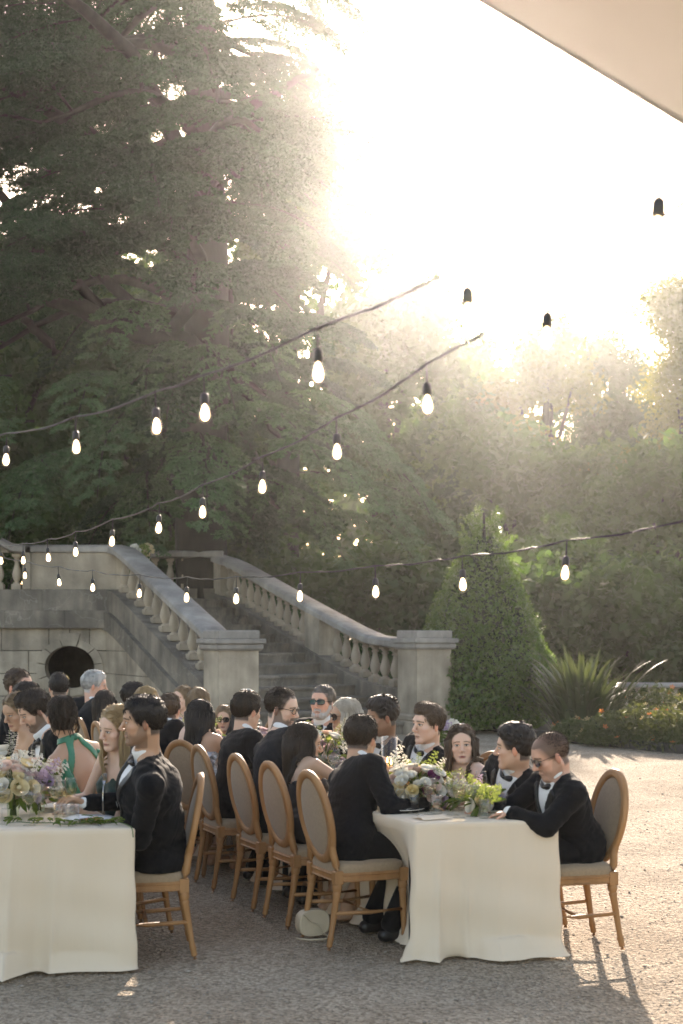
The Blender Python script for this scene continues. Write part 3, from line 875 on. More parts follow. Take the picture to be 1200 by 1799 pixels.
cedar = thing('cedar_tree', (-3.35, 34.5, 0), 0, 'huge old cedar with dark drooping boughs towering over the steps', 'tree')
C0 = cedar.location
rng = random.Random(77)
mb = MB()
trunk_pts = [Vector((0.1, 0, -.2)), Vector((0, 0, 2.5)), Vector((-.1, 0, 5)), Vector((.05, .1, 8)), Vector((.1, 0, 11)), Vector((.0, -.1, 14.5)), Vector((-.1, 0, 18)), Vector((0, 0, 23))]
mb.tube(trunk_pts, [.85, .66, .60, .58, .5, .42, .32, .12], 12)
mb.build('trunk', M['bark'], cedar, True)
def trunk_at(z):
    for a, b in zip(trunk_pts[:-1], trunk_pts[1:]):
        if a.z <= z <= b.z: return a.lerp(b, (z - a.z) / (b.z - a.z))
    return trunk_pts[-1].copy()
nb = 0
def put_bough(p, az, s, pitch=0.0, tip=False):  # tip picks the boughs with front light in their needle colour
    global nb
    nb += 1
    o = link('bough', rng.choice(BOUGHS_LIT) if tip else BOUGHS[rng.randrange(5)], cedar, p, (rng.uniform(-.25, .25), pitch + rng.uniform(-.15, .15), az), s)
def limb(z, az, length, rise=.12, droop=.35, r0=.16, dens=1.0):
    a = trunk_at(z); pts = []
    bend = rng.uniform(-.35, .35)
    for i in range(8):
        t = i / 7; q = az + bend * t
        pts.append(a + Vector((math.cos(q) * length * t, math.sin(q) * length * t, length * (rise * math.sin(math.pi * min(1, t * 1.1)) - droop * t ** 2.4 * .5))))
    m = MB(); m.tube(pts, [r0 * (1 - .85 * i / 7) + .012 for i in range(8)], 7); m.build('limb', M['bark'], cedar, True)
    k = max(2, int(length * .85 * dens))
    for j in range(k):
        t = .28 + .72 * (j + rng.random() * .5) / k
        i = min(6, int(t * 7)); p = pts[i].lerp(pts[i + 1], min(1, t * 7 - i))
        d = pts[i + 1] - pts[i]; a0 = math.atan2(d.y, d.x)
        put_bough(p, a0 + (1 if j % 2 else -1) * rng.uniform(.35, .95), rng.uniform(1.0, 1.45) * (1 - .42 * max(0, math.cos(a0))), .12)
    d = pts[7] - pts[6]
    put_bough(pts[7], math.atan2(d.y, d.x), rng.uniform(1.0, 1.35) * (1 - .42 * max(0, math.cos(az))), .22)
z = 5.4
while z < 19.5:
    for k in range(4):
        az = rng.uniform(0, 2 * math.pi)
        right = max(0, math.cos(az)); front = max(0, -math.sin(az))
        if z < 7.6 and front > .25: continue
        full = 7.2 - .12 * z
        lim = {0: 2.6, 1: 1.3}[1 if z > 7.5 else 0]
        length = full * (1 - right) + lim * right
        limb(z + rng.uniform(-.4, .4), az, length * rng.uniform(.8, 1.05), dens=.9)
    z += 1.3
# low sprays reaching out over the steps towards the cone
for px, py, Z, az, s in ((585, 780, 30.5, -.15, .9), (540, 730, 31, -.3, .9), (520, 830, 30, -.3, .95), (470, 780, 30, -.6, 1.0), (400, 720, 30.5, -.9, 1.1), (600, 850, 31, .05, .85),
                         (500, 690, 31.5, -.4, .9), (340, 760, 30.5, -1.3, 1.1), (250, 740, 30.5, -1.8, 1.15), (150, 790, 30.5, -2.0, 1.15), (60, 740, 30.5, -2.3, 1.2), (330, 810, 31.5, -1.1, 1.0), (200, 670, 31, -1.7, 1.1),
                         (440, 840, 31.5, -.6, 1.0), (90, 830, 31.5, -1.5, 1.0), (20, 660, 31, -2.0, 1.1), (260, 830, 32, -1.4, 1.0), (560, 900, 31.5, -.2, .8)):
    put_bough(W(px, py, Z) - C0, az, s, .22, True)
# the great bare limbs under the crown
def heavy(pts, r0, r1):
    m = MB(); P = [Vector(W(*p)) - C0 for p in pts]
    fine = []
    for a, b in zip(P[:-1], P[1:]):
        for i in range(3): fine.append(a.lerp(b, i / 3) + Vector((rng.uniform(-.04, .04), 0, rng.uniform(-.04, .04))))
    fine.append(P[-1]); n = len(fine)
    m.tube(fine, [r0 + (r1 - r0) * i / (n - 1) for i in range(n)], 9); m.build('limb', M['bark'], cedar, True)
heavy([(365, 640, 34.5), (330, 600, 33.5), (260, 590, 32.5), (200, 572, 32), (120, 530, 31.5), (20, 512, 31), (-90, 500, 30.5)], .27, .18)
heavy([(200, 575, 32), (170, 540, 32), (120, 480, 32), (40, 420, 32), (-40, 330, 32)], .16, .08)
heavy([(355, 520, 34.2), (300, 585, 32.8), (250, 560, 32.4), (170, 470, 32), (60, 400, 31.6), (-40, 300, 31)], .17, .10)
heavy([(100, 620, 31), (70, 585, 31), (40, 560, 31)], .12, .09)
heavy([(360, 600, 31), (400, 640, 30.6), (440, 705, 30.3), (490, 750, 30.1), (535, 787, 30)], .10, .05)
heavy([(430, 690, 30.3), (470, 745, 30.2), (500, 780, 30.0)], .07, .04)
heavy([(345, 330, 34.3), (280, 180, 33), (230, 90, 32), (150, 20, 31), (60, -60, 30)], .22, .10)
heavy([(340, 420, 34.3), (260, 330, 33), (180, 250, 32), (80, 190, 31), (-30, 130, 30)], .22, .10)
heavy([(375, 260, 34.3), (440, 190, 34), (510, 150, 34), (560, 120, 34)], .16, .05)
for px, py, Z, az, s in ((280, 170, 32.5, -2.4, 1.1), (220, 90, 31.5, -2.6, 1.1), (140, 30, 30.5, 2.9, 1.1), (60, -20, 30, -2.9, 1.1), (180, 240, 31.6, -2.6, 1.1), (90, 190, 30.8, -2.8, 1.1), (20, 150, 30.3, 3.0, 1.1),
                         (40, 60, 30, -2.2, 1.0), (150, 130, 31, -2.2, 1.0), (320, 60, 32, -1.2, 1.1), (400, 40, 32.5, -.6, 1.1), (100, 90, 30.5, -1.4, 1.0), (250, 20, 31, -1.0, 1.1), (360, 110, 32.5, -.9, 1.0)):
    put_bough(W(px, py, Z) - C0, az, s, .3)

for px, py, Z, az, s in ((330, 230, 32, -1.7, 1.3), (400, 300, 32, -1.2, 1.3), (310, 340, 31.5, -1.9, 1.4), (390, 410, 31.5, -1.1, 1.4), (420, 480, 32, -.9, 1.0), (300, 440, 31.5, -2.0, 1.3), (370, 160, 32.5, -1.4, 1.2), (450, 400, 33, -.6, .9), (440, 260, 33, -.6, .9), (410, 560, 31.5, -1.0, 1.2), (330, 680, 31.5, -1.6, 1.2), (240, 480, 31, -2.0, 1.2), (170, 360, 31, -2.2, 1.3), (90, 300, 31, -2.2, 1.3), (250, 280, 31.5, -1.9, 1.3), (470, 560, 32.5, -.5, .9), (490, 640, 32, -.4, .9)):
    put_bough(W(px, py, Z) - C0, az, s, .2)

for px, py, Z, az, s in ((345, 470, 31, -1.5, 1.1), (290, 545, 31, -1.9, 1.0), (395, 545, 31, -1.0, 1.0), (360, 610, 31, -1.3, 1.0), (310, 610, 31, -1.8, 1.0), (370, 380, 31.5, -1.3, 1.1), (240, 420, 31, -2.0, 1.1)):
    put_bough(W(px, py, Z) - C0, az, s, .3, py > 500)

# ---- clipped box cone beside the right pier
def cone_tree():
    r = np.random.default_rng(5)
    base = Vector((2.62, 26.2, 0)); H = 3.80
    root = thing('clipped_cone', base, 0, 'clipped green box cone with shaggy new shoots beside the pier', 'topiary')
    def radius(z):
        t = np.clip(z / H, 0, 1)
        return 1.22 * np.clip(1 - ((t - .18) / .86).clip(0) ** 1.55, 0, 1) * (1 - .22 * ((.18 - t).clip(0) / .18) ** 2) + .04
    mb = MB(); mb.tube([(0, 0, -.05), (0, 0, 1.2), (.03, 0, 2.6), (0, 0, 4.0)], [.09, .08, .05, .02], 8); mb.build('trunk', M['bark'], root, True)
    mb = MB(); zz = np.linspace(.15, H * .93, 14); mb.lathe([(float(radius(z)) * .80, float(z)) for z in zz], n=20); mb.build('branch_core', M['box_core'], root, True)
    n = 26000
    z = H * (1 - np.sqrt(r.random(n) * .985 + .012)) * 1.02 + .06
    a = r.random(n) * 2 * np.pi
    lump = .05 * np.sin(3 * a + 2.1 * z) + .045 * np.sin(5 * a - 3.7 * z) + .035 * np.sin(9 * a + 7 * z) + .02 * np.sin(17 * a - 11 * z)
    R = radius(z) + lump * np.clip(radius(z), .2, 1) + r.normal(size=n) * .025 - r.exponential(.05, n) * .8
    c = np.stack([R * np.cos(a), R * np.sin(a), z], -1)
    V, Q = leaf_quads(c, .082, r, .6, .1)
    # shoots that stand up out of the clipped face, mostly near the top and on the sunny side
    ns = 170
    sz = H * (1 - r.random(ns) ** 1.4 * .9); sa = r.random(ns) * 2 * np.pi
    C = []
    for i in range(ns):
        R0 = float(radius(np.array(sz[i]))) * .97
        p = np.array([R0 * math.cos(sa[i]), R0 * math.sin(sa[i]), sz[i]])
        topness = sz[i] / H
        L = r.uniform(.10, .22) + (.25 * r.random() if topness > .85 else 0)
        d = np.array([math.cos(sa[i]) * .5, math.sin(sa[i]) * .5, 1.0]) + r.normal(size=3) * .18; d /= np.linalg.norm(d)
        for u in np.linspace(0, 1, int(8 + L * 50)): C.append(p + d * L * u + r.normal(size=3) * .016)
    for sx, L in ((-.10, .42), (.13, .36), (.02, .22)):
        for u in np.linspace(0, 1, 30): C.append(np.array([sx + .03 * u, 0, H - .12 + L * u]) + r.normal(size=3) * .02 * (1.4 - u))
    V2, Q2 = leaf_quads(np.array(C), .075, r, .55, .1)
    link('crown', np_mesh('crown', np.concatenate([V, V2]), np.concatenate([Q, Q2 + len(V)]), M['box_leaf']), root)
cone_tree()

# ---- spiky flax
def flax():
    rng = random.Random(21)
    root = thing('flax_plant', (4.15, 24.6, 0.03), 0, 'large spiky flax with long arching sword leaves', 'plant')
    blades = []
    for v in range(14):
        L = rng.uniform(1.5, 2.05); bend = rng.uniform(.25, 1.5) if v < 12 else rng.uniform(1.2, 1.6); mb = MB(); pts = []; n = 9
        x = z = 0.0; th = 0.0
        tw = rng.uniform(-.5, .5)
        for i in range(n):
            t = i / (n - 1)
            w = .052 * (math.sin(math.pi * min(1, .18 + t * .82)) ** .7) + .001
            fold = .012 * (1 - t)
            c, s = math.cos(tw * t), math.sin(tw * t)
            for u in (-1, 0, 1):
                yy = w * u; dz = fold * abs(u)
                pts.append((x + dz * math.cos(th) + yy * s * .4, yy * c, z - dz * math.sin(th) * .3))
            th += bend / (n - 1) * (0.3 + 1.4 * t)
            x += math.sin(th) * L / (n - 1); z += math.cos(th) * L / (n - 1)
        mb.grid(pts, 3, n); blades.append(mb.mesh('leaf', M['flax'], True))
    for k in range(290):
        az = rng.uniform(0, 6.283); rr = abs(rng.gauss(0, .22))
        tilt = min(.80, abs(rng.gauss(.10, .27)) + rr * .55)
        o = link('leaf', rng.choice(blades), root, (math.cos(az) * rr, math.sin(az) * rr, 0), None, rng.uniform(.6, 1.0) * (1 - .25 * tilt))
        o.rotation_euler = Euler((0, tilt, az), 'XYZ')
flax()

# ---- low planting in the bed: wispy mounds with small orange flowers
M['wisp'] = mat('wispy_leaves', (0.06, 0.085, 0.03), .6, (.035, .055, .02), 4, trans=.35, tcol=(.18, .2, .05), objvar=.3)
M['orange'] = mat('orange_petals', (0.55, 0.17, 0.05), .6, trans=.3, tcol=(.7, .25, .08))
M['straw'] = mat('straw_seed_heads', (0.38, 0.30, 0.14), .8, trans=.3, tcol=(.5, .4, .2))
def mound(px, Z, rad, h, seed, lab):
    r = np.random.default_rng(seed)
    p = at(px, Z); root = thing('low_shrub', (p[0], p[1], .03), 0, lab, 'shrub', 'low mounds along the kerb')
    n = 2600
    d = r.normal(size=(n, 3)); d[:, 2] = np.abs(d[:, 2]); d /= np.linalg.norm(d, axis=1, keepdims=True)
    rr = r.random(n) ** .4
    c = d * rr[:, None] * np.array([rad, rad, h])
    c[:, 2] *= 1 + .18 * np.sin(c[:, 0] * 6 + seed) * np.sin(c[:, 1] * 5)
    V, Q = leaf_quads(c, .11, r, .22, -.1)
    link('foliage', np_mesh('foliage', V, Q, M['wisp']), root)
    mb = MB()
    for k in range(9):
        a = 6.28 * k / 9; mb.tube([(0, 0, -.03), (math.cos(a) * rad * .4, math.sin(a) * rad * .4, h * .45), (math.cos(a) * rad * .6, math.sin(a) * rad * .6, h * .8)], [.015, .01, .005], 5)
    mb.build('stem', M['bark'], root)
    for k in range(10):
        dd = r.normal(size=3); dd[2] = abs(dd[2]) + .2; dd /= np.linalg.norm(dd); q = dd * np.array([rad, rad, h]) * 1.05
        mb = MB(); 
        for s in range(5):
            a = s * 1.256; mb.add([(0, 0, 0), (.035 * math.cos(a - .4), .035 * math.sin(a - .4), .012), (.05 * math.cos(a), .05 * math.sin(a), .02), (.035 * math.cos(a + .4), .035 * math.sin(a + .4), .012)], [(0, 1, 2, 3)])
        o = mb.build('flower', M['orange'] if k % 3 == 0 else M['straw'], root); o.location = q; o.rotation_euler = (r.uniform(-1, 1), r.uniform(-1, 1), 0)
mound(1075, 22.6, .55, .5, 1, 'wispy low shrub at the foot of the spiky flax')
mound(1130, 22.4, .70, .62, 2, 'low shrub with orange flowers just right of the flax')
mound(1190, 21.8, .70, .60, 3, 'low green mound spilling over the kerb below the small balustrade')
mound(1240, 21.6, .7, .62, 4, 'low green mound at the end of the kerb')
mound(1150, 24.4, .75, .85, 5, 'taller wispy shrub in front of the small garden balustrade')
mound(1010, 23.3, .45, .35, 6, 'small dark mound between the clipped cone and the flax')
mound(1210, 23.6, .65, .75, 7, 'straw flecked shrub hiding the foot of the small garden balustrade')
# ------------------------------------------------------------------ haze volume added for the veiling glare around the sun
mb = MB(); mb.box((0, 500, 19.0), (1240, 1440, 40.4)); haze = mb.build('haze', None)
haze.data.materials.clear()
hm = bpy.data.materials.new('sun_glare_haze'); hm.use_nodes = True
nt = hm.node_tree; nt.nodes.remove(nt.nodes['Principled BSDF'])
pv = nt.nodes.new('ShaderNodeVolumePrincipled'); pv.inputs['Color'].default_value = (.95, .98, 1, 1)
pv.inputs['Density'].default_value = 0.00048; pv.inputs['Anisotropy'].default_value = 0.895
nt.links.new(pv.outputs[0], nt.nodes['Material Output'].inputs['Volume'])
haze.data.materials.append(hm); haze['kind'] = 'stuff'
# ------------------------------------------------------------------ festoon lights and the parasol overhead
M['bulb'] = glass_mat('bulb_glass', (.96, .93, .88), .05)
M['filament'] = mat('glowing_filament', (1, .9, .7), .4, emis=(1.0, .80, .52), estr=4.0)
def bulb_meshes():
    mb = MB()
    mb.tube([(0, 0, .137), (0, 0, .10), (0, 0, .058)], [.0032, .0032, .004], 6)
    mb.lathe([(.006, .066), (.012, .062), (.0155, .054), (.0165, .040), (.017, .030), (.016, .022)], n=10)
    sock = mb.mesh('socket', M['black_rubber'], True)
    mb = MB(); mb.lathe([(.0125, .024), (.016, .012), (.0215, -.006), (.0235, -.022), (.021, -.036), (.014, -.046), (.004, -.050)], n=12)
    glass = mb.mesh('bulb', M['bulb'], True)
    mb = MB(); mb.lathe([(.003, .022), (.009, .014), (.0145, -.004), (.0165, -.02), (.0145, -.032), (.008, -.040), (.002, -.042)], n=10)
    return sock, glass, mb.mesh('filament', M['filament'], True)
SOCK, GLASS, FILA = bulb_meshes()
def festoon(bulbs, ext0, ext1, label, slack=1.0):
    P = [W(x, y, Z) for x, y, Z in bulbs]
    root = thing('string_lights', (P[0].x, P[0].y, P[0].z), 0, label, 'string lights', 'festoon strings over the tables')
    att = [p + Vector((0, 0, .135)) for p in P]
    att = [W(*ext0)] + att + [W(*ext1)]
    pts = []
    rng = random.Random(len(bulbs))
    for a, b in zip(att[:-1], att[1:]):
        L = (b - a).length
        for i in range(7):
            t = i / 7; p = a.lerp(b, t); p.z -= .035 * L * 4 * t * (1 - t) * slack * .5
            p += Vector((rng.uniform(-1, 1), 0, rng.uniform(-1, 1))) * .0022
            pts.append(p)
    pts.append(att[-1])
    mb = MB(); mb.tube(pts, .0036, 6)
    mb.tube([p + Vector((.006 * math.sin(i * 1.9), .004 * math.cos(i * 1.9), .006 * math.cos(i * 1.9))) for i, p in enumerate(pts)], .0020, 5)
    mb.build('cable', M['cable'], root, True, world=True)
    for k, p in enumerate(P):
        rot = (rng.uniform(-.07, .07), rng.uniform(-.07, .07), rng.uniform(0, 6))
        s = link('socket', SOCK, root, p - P[0] + Vector((0, 0, 0)), rot)
        b_ = link('bulb', GLASS, s); link('filament', FILA, s)
festoon([(1155, 398, 3.2), (822, 547, 3.85), (559, 648, 4.6), (360, 720, 5.4), (275, 744, 5.85), (134, 781, 6.8), (11, 804, 7.8), (-90, 815, 8.7)],
        (2864, 251, 3.2), (-260, 815, 10.5), 'topmost festoon string sweeping across the cedar towards the sun')
festoon([(1240, 420, 3.7), (960, 587, 4.25), (751, 705, 5.0), (592, 789, 6.0), (461, 851, 6.9), (356, 896, 7.7), (279, 924, 8.5), (197, 948, 9.5), (133, 967, 10.4), (85, 977, 11.3), (41, 982, 12.2), (2, 983, 13.1)],
        (2864, 173, 3.2), (-120, 975, 15), 'middle festoon string running down to the landing panel')
festoon([(1230, 965, 5.9), (993, 1002, 6.5), (813, 1023, 7.2), (660, 1036, 7.9), (527, 1044, 8.6), (415, 1049, 9.4), (328, 1047, 10.2), (245, 1040, 11.1), (163, 1030, 12.1), (104, 1021, 13.1), (44, 1009, 14.2), (-5, 996, 15.2)],
        (2864, 485, 3.2), (-110, 960, 17), 'lowest festoon string hanging just above the guests')

# parasol: a tilted square canopy whose near corner hangs into the top of the view
par = thing('parasol', (2.9, 3.2, 0), 0, 'large beige canvas parasol overhead with a stitched hem', 'parasol')
C1, C2 = W(560, -172, 5.0), W(1900, 640, 4.6)
apex = Vector((2.9, 3.2, 4.75))
C3 = Vector((4.3, 1.9, 3.1)); C4 = Vector((.6, 1.6, 3.9))
cs = [C1, C2, C3, C4]
mb = MB()
for a, b in zip(cs, cs[1:] + cs[:1]):
    n = 10; pts = []
    for j in range(n):
        t = j / (n - 1)
        for i in range(n):
            u = i / (n - 1); e = a.lerp(b, u); p = e.lerp(apex, t)
            p.z -= .05 * math.sin(math.pi * u) * (1 - t) * t * 4 * .6
            pts.append(p)
    mb.grid(pts, n, n)
mb.build('canopy', M['canvas'], par, True, world=True)
mb = MB()
for a, b in zip(cs, cs[1:] + cs[:1]):
    d = (b - a); x = d.normalized()
    pts = []
    n = 40
    for j in (0, 1):
        for i in range(n):
            u = i / (n - 1); p = a.lerp(b, u); inn = (apex - p).normalized()
            pts.append(p + inn * (.018 * j) + Vector((0, 0, -.004 - .003 * math.sin(i * 2.2))))
    mb.grid(pts, n, 2)
    mb.tube([a.lerp(b, i / 20) + Vector((0, 0, -.002)) for i in range(21)], .006, 5)
mb.build('hem', M['canvas'], par, True, world=True)
mb = MB()
for c in cs: mb.tube([c + Vector((0, 0, .01)), apex + Vector((0, 0, -.06))], .014, 6)
mb.build('rib', M['wood'], par, world=True)
mb = MB(); mb.tube([(2.9, 3.2, 0), (2.9, 3.2, 4.85)], .035, 10); mb.build('pole', M['wood'], par, world=True)
mb = MB(); mb.lathe([(.38, 0), (.38, .06), (.1, .10), (.06, .3)], (2.9, 3.2, 0), 16); mb.build('base', M['iron'], par, world=True)
# ------------------------------------------------------------------ tables, chairs, tableware, flowers
YAW = math.radians(24)
U = Vector((-math.sin(YAW), math.cos(YAW), 0))      # along the tables, away from the court's near end
V_ = Vector((math.cos(YAW), math.sin(YAW), 0))      # across the tables, to the right
TZ = 0.755

def tablecloth(name, NL, NR, length, label, seed, near_step=.014):
    rng = random.Random(seed)
    NL, NR = Vector(NL), Vector(NR)
    FRc, FLc = NR + U * length, NL + U * length
    cor = [NL, NR, FRc, FLc]
    cen = sum(cor, Vector()) / 4
    loop = []                                        # (point, outward, corner weight, arc)
    arc = 0.0
    for si, (a, b) in enumerate(zip(cor, cor[1:] + cor[:1])):
        L = (b - a).length; d = (b - a) / L; nrm = Vector((d.y, -d.x, 0))
        n = int(L / near_step) if L < 2 else None
        ts = np.linspace(0, 1, n, endpoint=False) if n else np.concatenate([np.linspace(0, .25, 70, endpoint=False), np.linspace(.25, .75, 50, endpoint=False), np.linspace(.75, 1, 70, endpoint=False)])
        for t in ts:
            w = max(math.exp(-(t * L / .10) ** 2), math.exp(-((1 - t) * L / .10) ** 2))
            diag = nrm
            if t * L < .12:
                prev = cor[(cor.index(a) - 1) % 4]; pd = (a - prev).normalized(); pn = Vector((pd.y, -pd.x, 0)); k = .5 * (1 - t * L / .12); diag = (nrm * (1 - k) + pn * k).normalized()
            if (1 - t) * L < .12:
                nxt = cor[(cor.index(b) + 1) % 4]; nd = (nxt - b).normalized(); nn = Vector((nd.y, -nd.x, 0)); k = .5 * (1 - (1 - t) * L / .12); diag = (nrm * (1 - k) + nn * k).normalized()
            e_ = min(1, min(t, 1 - t) * L / .35); push = .17 * e_ * e_ * (3 - 2 * e_) if si in (1, 3) else 0.0    # knees push the long sides in
            loop.append((a + d * (L * t), diag, w, arc + L * t, push))
        arc += L
    ph = [rng.uniform(0, 6.28) for _ in range(6)]
    rows = 40
    pts = []
    for j in range(rows):
        t = j / (rows - 1)
        for p, o, w, s, push in loop:
            f = math.sin(s * 11.5 + ph[0] + 1.1 * math.sin(s * 3.7)) * .5 + math.sin(s * 19 + ph[1]) * .25 + math.sin(s * 5.1 + ph[2]) * .45
            f = math.copysign(abs(f) ** .8, f)
            f2 = math.sin(s * 27 + ph[3] + 3.2 * t) * .14 + math.sin(s * 15 + ph[4] - 6 * t) * .16
            f3 = math.sin(s * 8 - 11 * t + ph[5]) * math.sin(s * 3 + 7 * t)
            if j == 0: off, z = -.02, TZ + .002
            elif j == 1: off, z = -.004, TZ
            elif j == 2: off, z = .004, TZ - .010
            else:
                drop = t ** .9
                off = .002 - .012 * drop + .044 * f * drop ** 1.1 + .034 * f2 * drop + .016 * f3 * drop + .030 * w * drop
                rg = (1 - abs(math.sin(s * 13.5 + ph[1] + 1.3 * math.sin(s * 4.4 + ph[2]) + .5 * t))) ** 2.2
                rm = max(0, math.sin(s * 3.6 + ph[3]) * .8 + .35)
                off += .055 * rg * rm * drop ** 1.2 - push * min(1, max(0, drop - .13) * 3.0)
                z = TZ - .010 - (TZ - .018) * min(1, (t - 2 / rows) / .93 * 1.0)
                if t > .84:                           # the hem breaks on the gravel and spreads
                    k = (t - .84) / .16
                    off += .035 * k * k * (1 + 1.4 * f + 1.2 * f2); z = max(z, .012) + .038 * math.sin(math.pi * k) * max(0, .35 + f + f2)
            q = p + o * off
            pts.append((q.x, q.y, max(.006, z)))
    n = len(loop)
    mb = MB(); mb.grid(pts, n, rows, True)
    # top sheet as strips from the near end to the far end, barely uneven
    m_ = 60; tp = []
    for j in range(m_):
        a = NL + U * (length * j / (m_ - 1)); b = NR + U * (length * j / (m_ - 1))
        e = .018
        for i in range(8):
            v = i / 7; q = a.lerp(b, e + (1 - 2 * e) * v)
            if j == 0: q += U * .018
            if j == m_ - 1: q -= U * .018
            tp.append((q.x, q.y, TZ + .0025 + .0012 * math.sin(q.x * 21) * math.sin(q.y * 13)))
    mb.grid(tp, 8, m_)
    o = mb.build(name, M['cloth'], None, True)
    return tag(o, label, 'tablecloth')

def trestle(NL, NR, length, label):
    NL, NR = Vector(NL), Vector(NR)
    root = thing('banquet_table', (NL.x, NL.y, 0), 0, label, 'table')
    mb = MB()
    q = [NL + U * .03 + V_ * .03, NR + U * .03 - V_ * .03, NR + U * (length - .03) - V_ * .03, NL + U * (length - .03) + V_ * .03]
    mb.prism([(p.x, p.y) for p in q], TZ - .045, TZ - .008, .004); mb.build('tabletop', M['wood'], root, world=True)
    k = max(2, int(length / 1.8) + 1)
    for i in range(k):
        for s in (.12, .88):
            p = NL.lerp(NR, s) + U * (.25 + (length - .5) * i / (k - 1))
            mb = MB(); mb.tube([(p.x, p.y, -.01), (p.x, p.y, TZ - .05)], .02, 8); mb.build('leg', M['black_rubber'], root, world=True)
R_NL, R_NR, R_LEN = (0.404, 7.755, 0), (1.20, 7.90, 0), 8.2
L_NR, L_LEN = (-1.10, 7.56, 0), 5.4
L_NL = tuple(Vector(L_NR) - Vector((.80, .10, 0)))
trestle(R_NL, R_NR, R_LEN, 'long banquet table hidden under the ivory cloth with the tall candle')
trestle(L_NL, L_NR, L_LEN, 'long banquet table hidden under the ivory cloth beside the man in the white cuff')
tablecloth('tablecloth', R_NL, R_NR, R_LEN, 'ivory linen cloth falling to the gravel on the table with the tall candle', 1)
tablecloth('tablecloth', L_NL, L_NR, L_LEN, 'ivory linen cloth falling to the gravel on the table with green vase flowers', 2)

# ---- oval-backed chair, sitter faces +Y
def make_chair():
    root = thing('oval_back_chair', (0, 0, 0), 0, 'oval backed wooden chair', 'chair', 'oval backed wooden chairs')
    SZ = .445
    def leg(x, y, top, splay):
        mb = MB()
        zs = [0, .02, .05, .06, .09, .30, top - .06, top - .05, top - .035, top - .02, top]
        rs = [.014, .017, .017, .020, .0155, .021, .025, .021, .028, .028, .025]
        mb.tube([(x + splay[0] * (1 - z / top) ** 1.3, y + splay[1] * (1 - z / top) ** 1.3, z) for z in zs], rs, 10)
        mb.box((x, y, top + .03), (.052, .052, .08), 0, .006)
        mb.build('leg', M['wood'], root, 'auto')
    leg(-.205, .195, SZ - .07, (-.01, .01)); leg(.205, .195, SZ - .07, (.01, .01))
    leg(-.185, -.205, SZ - .07, (-.01, -.06)); leg(.185, -.205, SZ - .07, (.01, -.06))
    mb = MB()                                        # seat rail, a rounded trapezoid ring with a bead
    out = []
    for k in range(40):
        a = 2 * math.pi * k / 40; c, s = math.cos(a), math.sin(a)
        e = .42
        out.append((.232 * abs(c) ** e * (1 if c > 0 else -1) * (1 + .04 * s), .225 * abs(s) ** e * (1 if s > 0 else -1)))
    for sc, z0, z1 in ((1.0, SZ - .065, SZ - .01), (1.03, SZ - .03, SZ - .018), (1.03, SZ - .064, SZ - .054)):
        mb.prism([(x * sc, y * sc) for x, y in out], z0, z1, .004)
    mb.build('seat_rail', M['wood'], root, 'auto')
    mb = MB(); pts = []
    for sc, z in ((.99, SZ - .012), (1.0, SZ + .012), (.97, SZ + .03), (.85, SZ + .045), (.5, SZ + .055), (.02, SZ + .058)):
        pts += [(x * sc, y * sc, z) for x, y in out]
    mb.grid(pts, 40, 6, True); mb.build('seat', M['pad'], root, True)
    # back
    CZb, RX, RZ, tilt = .735, .205, .245, math.radians(11)
    def bp(x, z, d=0.0):
        zz = z - .48
        return (x, -.215 - zz * math.sin(tilt) + d * math.cos(tilt) - .05 * 0, z)
    mb = MB(); n = 44; pts = []
    prof = [(-.026, 0), (-.020, .016), (-.006, .021), (.008, .017), (.022, .020), (.026, .006), (.026, -.006), (.018, -.016), (-.018, -.016)]
    for k in range(n):
        a = 2 * math.pi * k / n
        for u, d in prof:
            pts.append(bp((RX + u) * math.cos(a), CZb + (RZ + u) * math.sin(a), d))
    m = len(prof); fs = []
    for k in range(n):
        for i in range(m):
            j = (i + 1) % m; l = (k + 1) % n; fs.append((k * m + i, l * m + i, l * m + j, k * m + j))
    mb.add(pts, fs); back = mb.build('back_frame', M['wood'], root, True)
    for s in (-1, 1):
        mb = MB()
        P = [bp(s * .185, SZ - .03), bp(s * .183, SZ + .03), bp(s * .168, SZ + .09, .002), bp(s * .172, SZ + .15, .002), bp(s * .195, SZ + .22, 0)]
        mb.tube(P, [.026, .024, .022, .021, .017], 8)
        mb.build('back_post', M['wood'], root, True)
    mb = MB()
    for sgn in (1, -1):
        pts = []
        for t in (1.0, .97, .85, .6, .3, .02):
            for k in range(36):
                a = 2 * math.pi * k / 36
                pts.append(bp((RX - .022) * t * math.cos(a), CZb + (RZ - .022) * t * math.sin(a), sgn * (.004 + .020 * (1 - t ** 4))))
        mb.grid(pts, 36, 6, True)
    mb.build('back_pad', M['pad'], root, True)
    for s in (-1, 1):
        mb = MB(); mb.tube([(s * .213, .19, .205), (s * .19, 0, .195), (s * .196, -.225, .205)], [.011, .013, .011], 8); mb.build('stretcher', M['wood'], root, True)
    mb = MB(); mb.tube([(-.19, 0, .195), (.19, 0, .195)], .011, 8); mb.build('stretcher', M['wood'], root, True)
    return root
CHAIR0 = make_chair(); chair_used = [False]
def put_chair(x, y, face, label):
    c = CHAIR0 if not chair_used[0] else copy_tree(CHAIR0)
    chair_used[0] = True
    c.location = (x, y, 0); c.rotation_euler = (0, 0, face - math.pi / 2)
    c['label'] = label
    return c

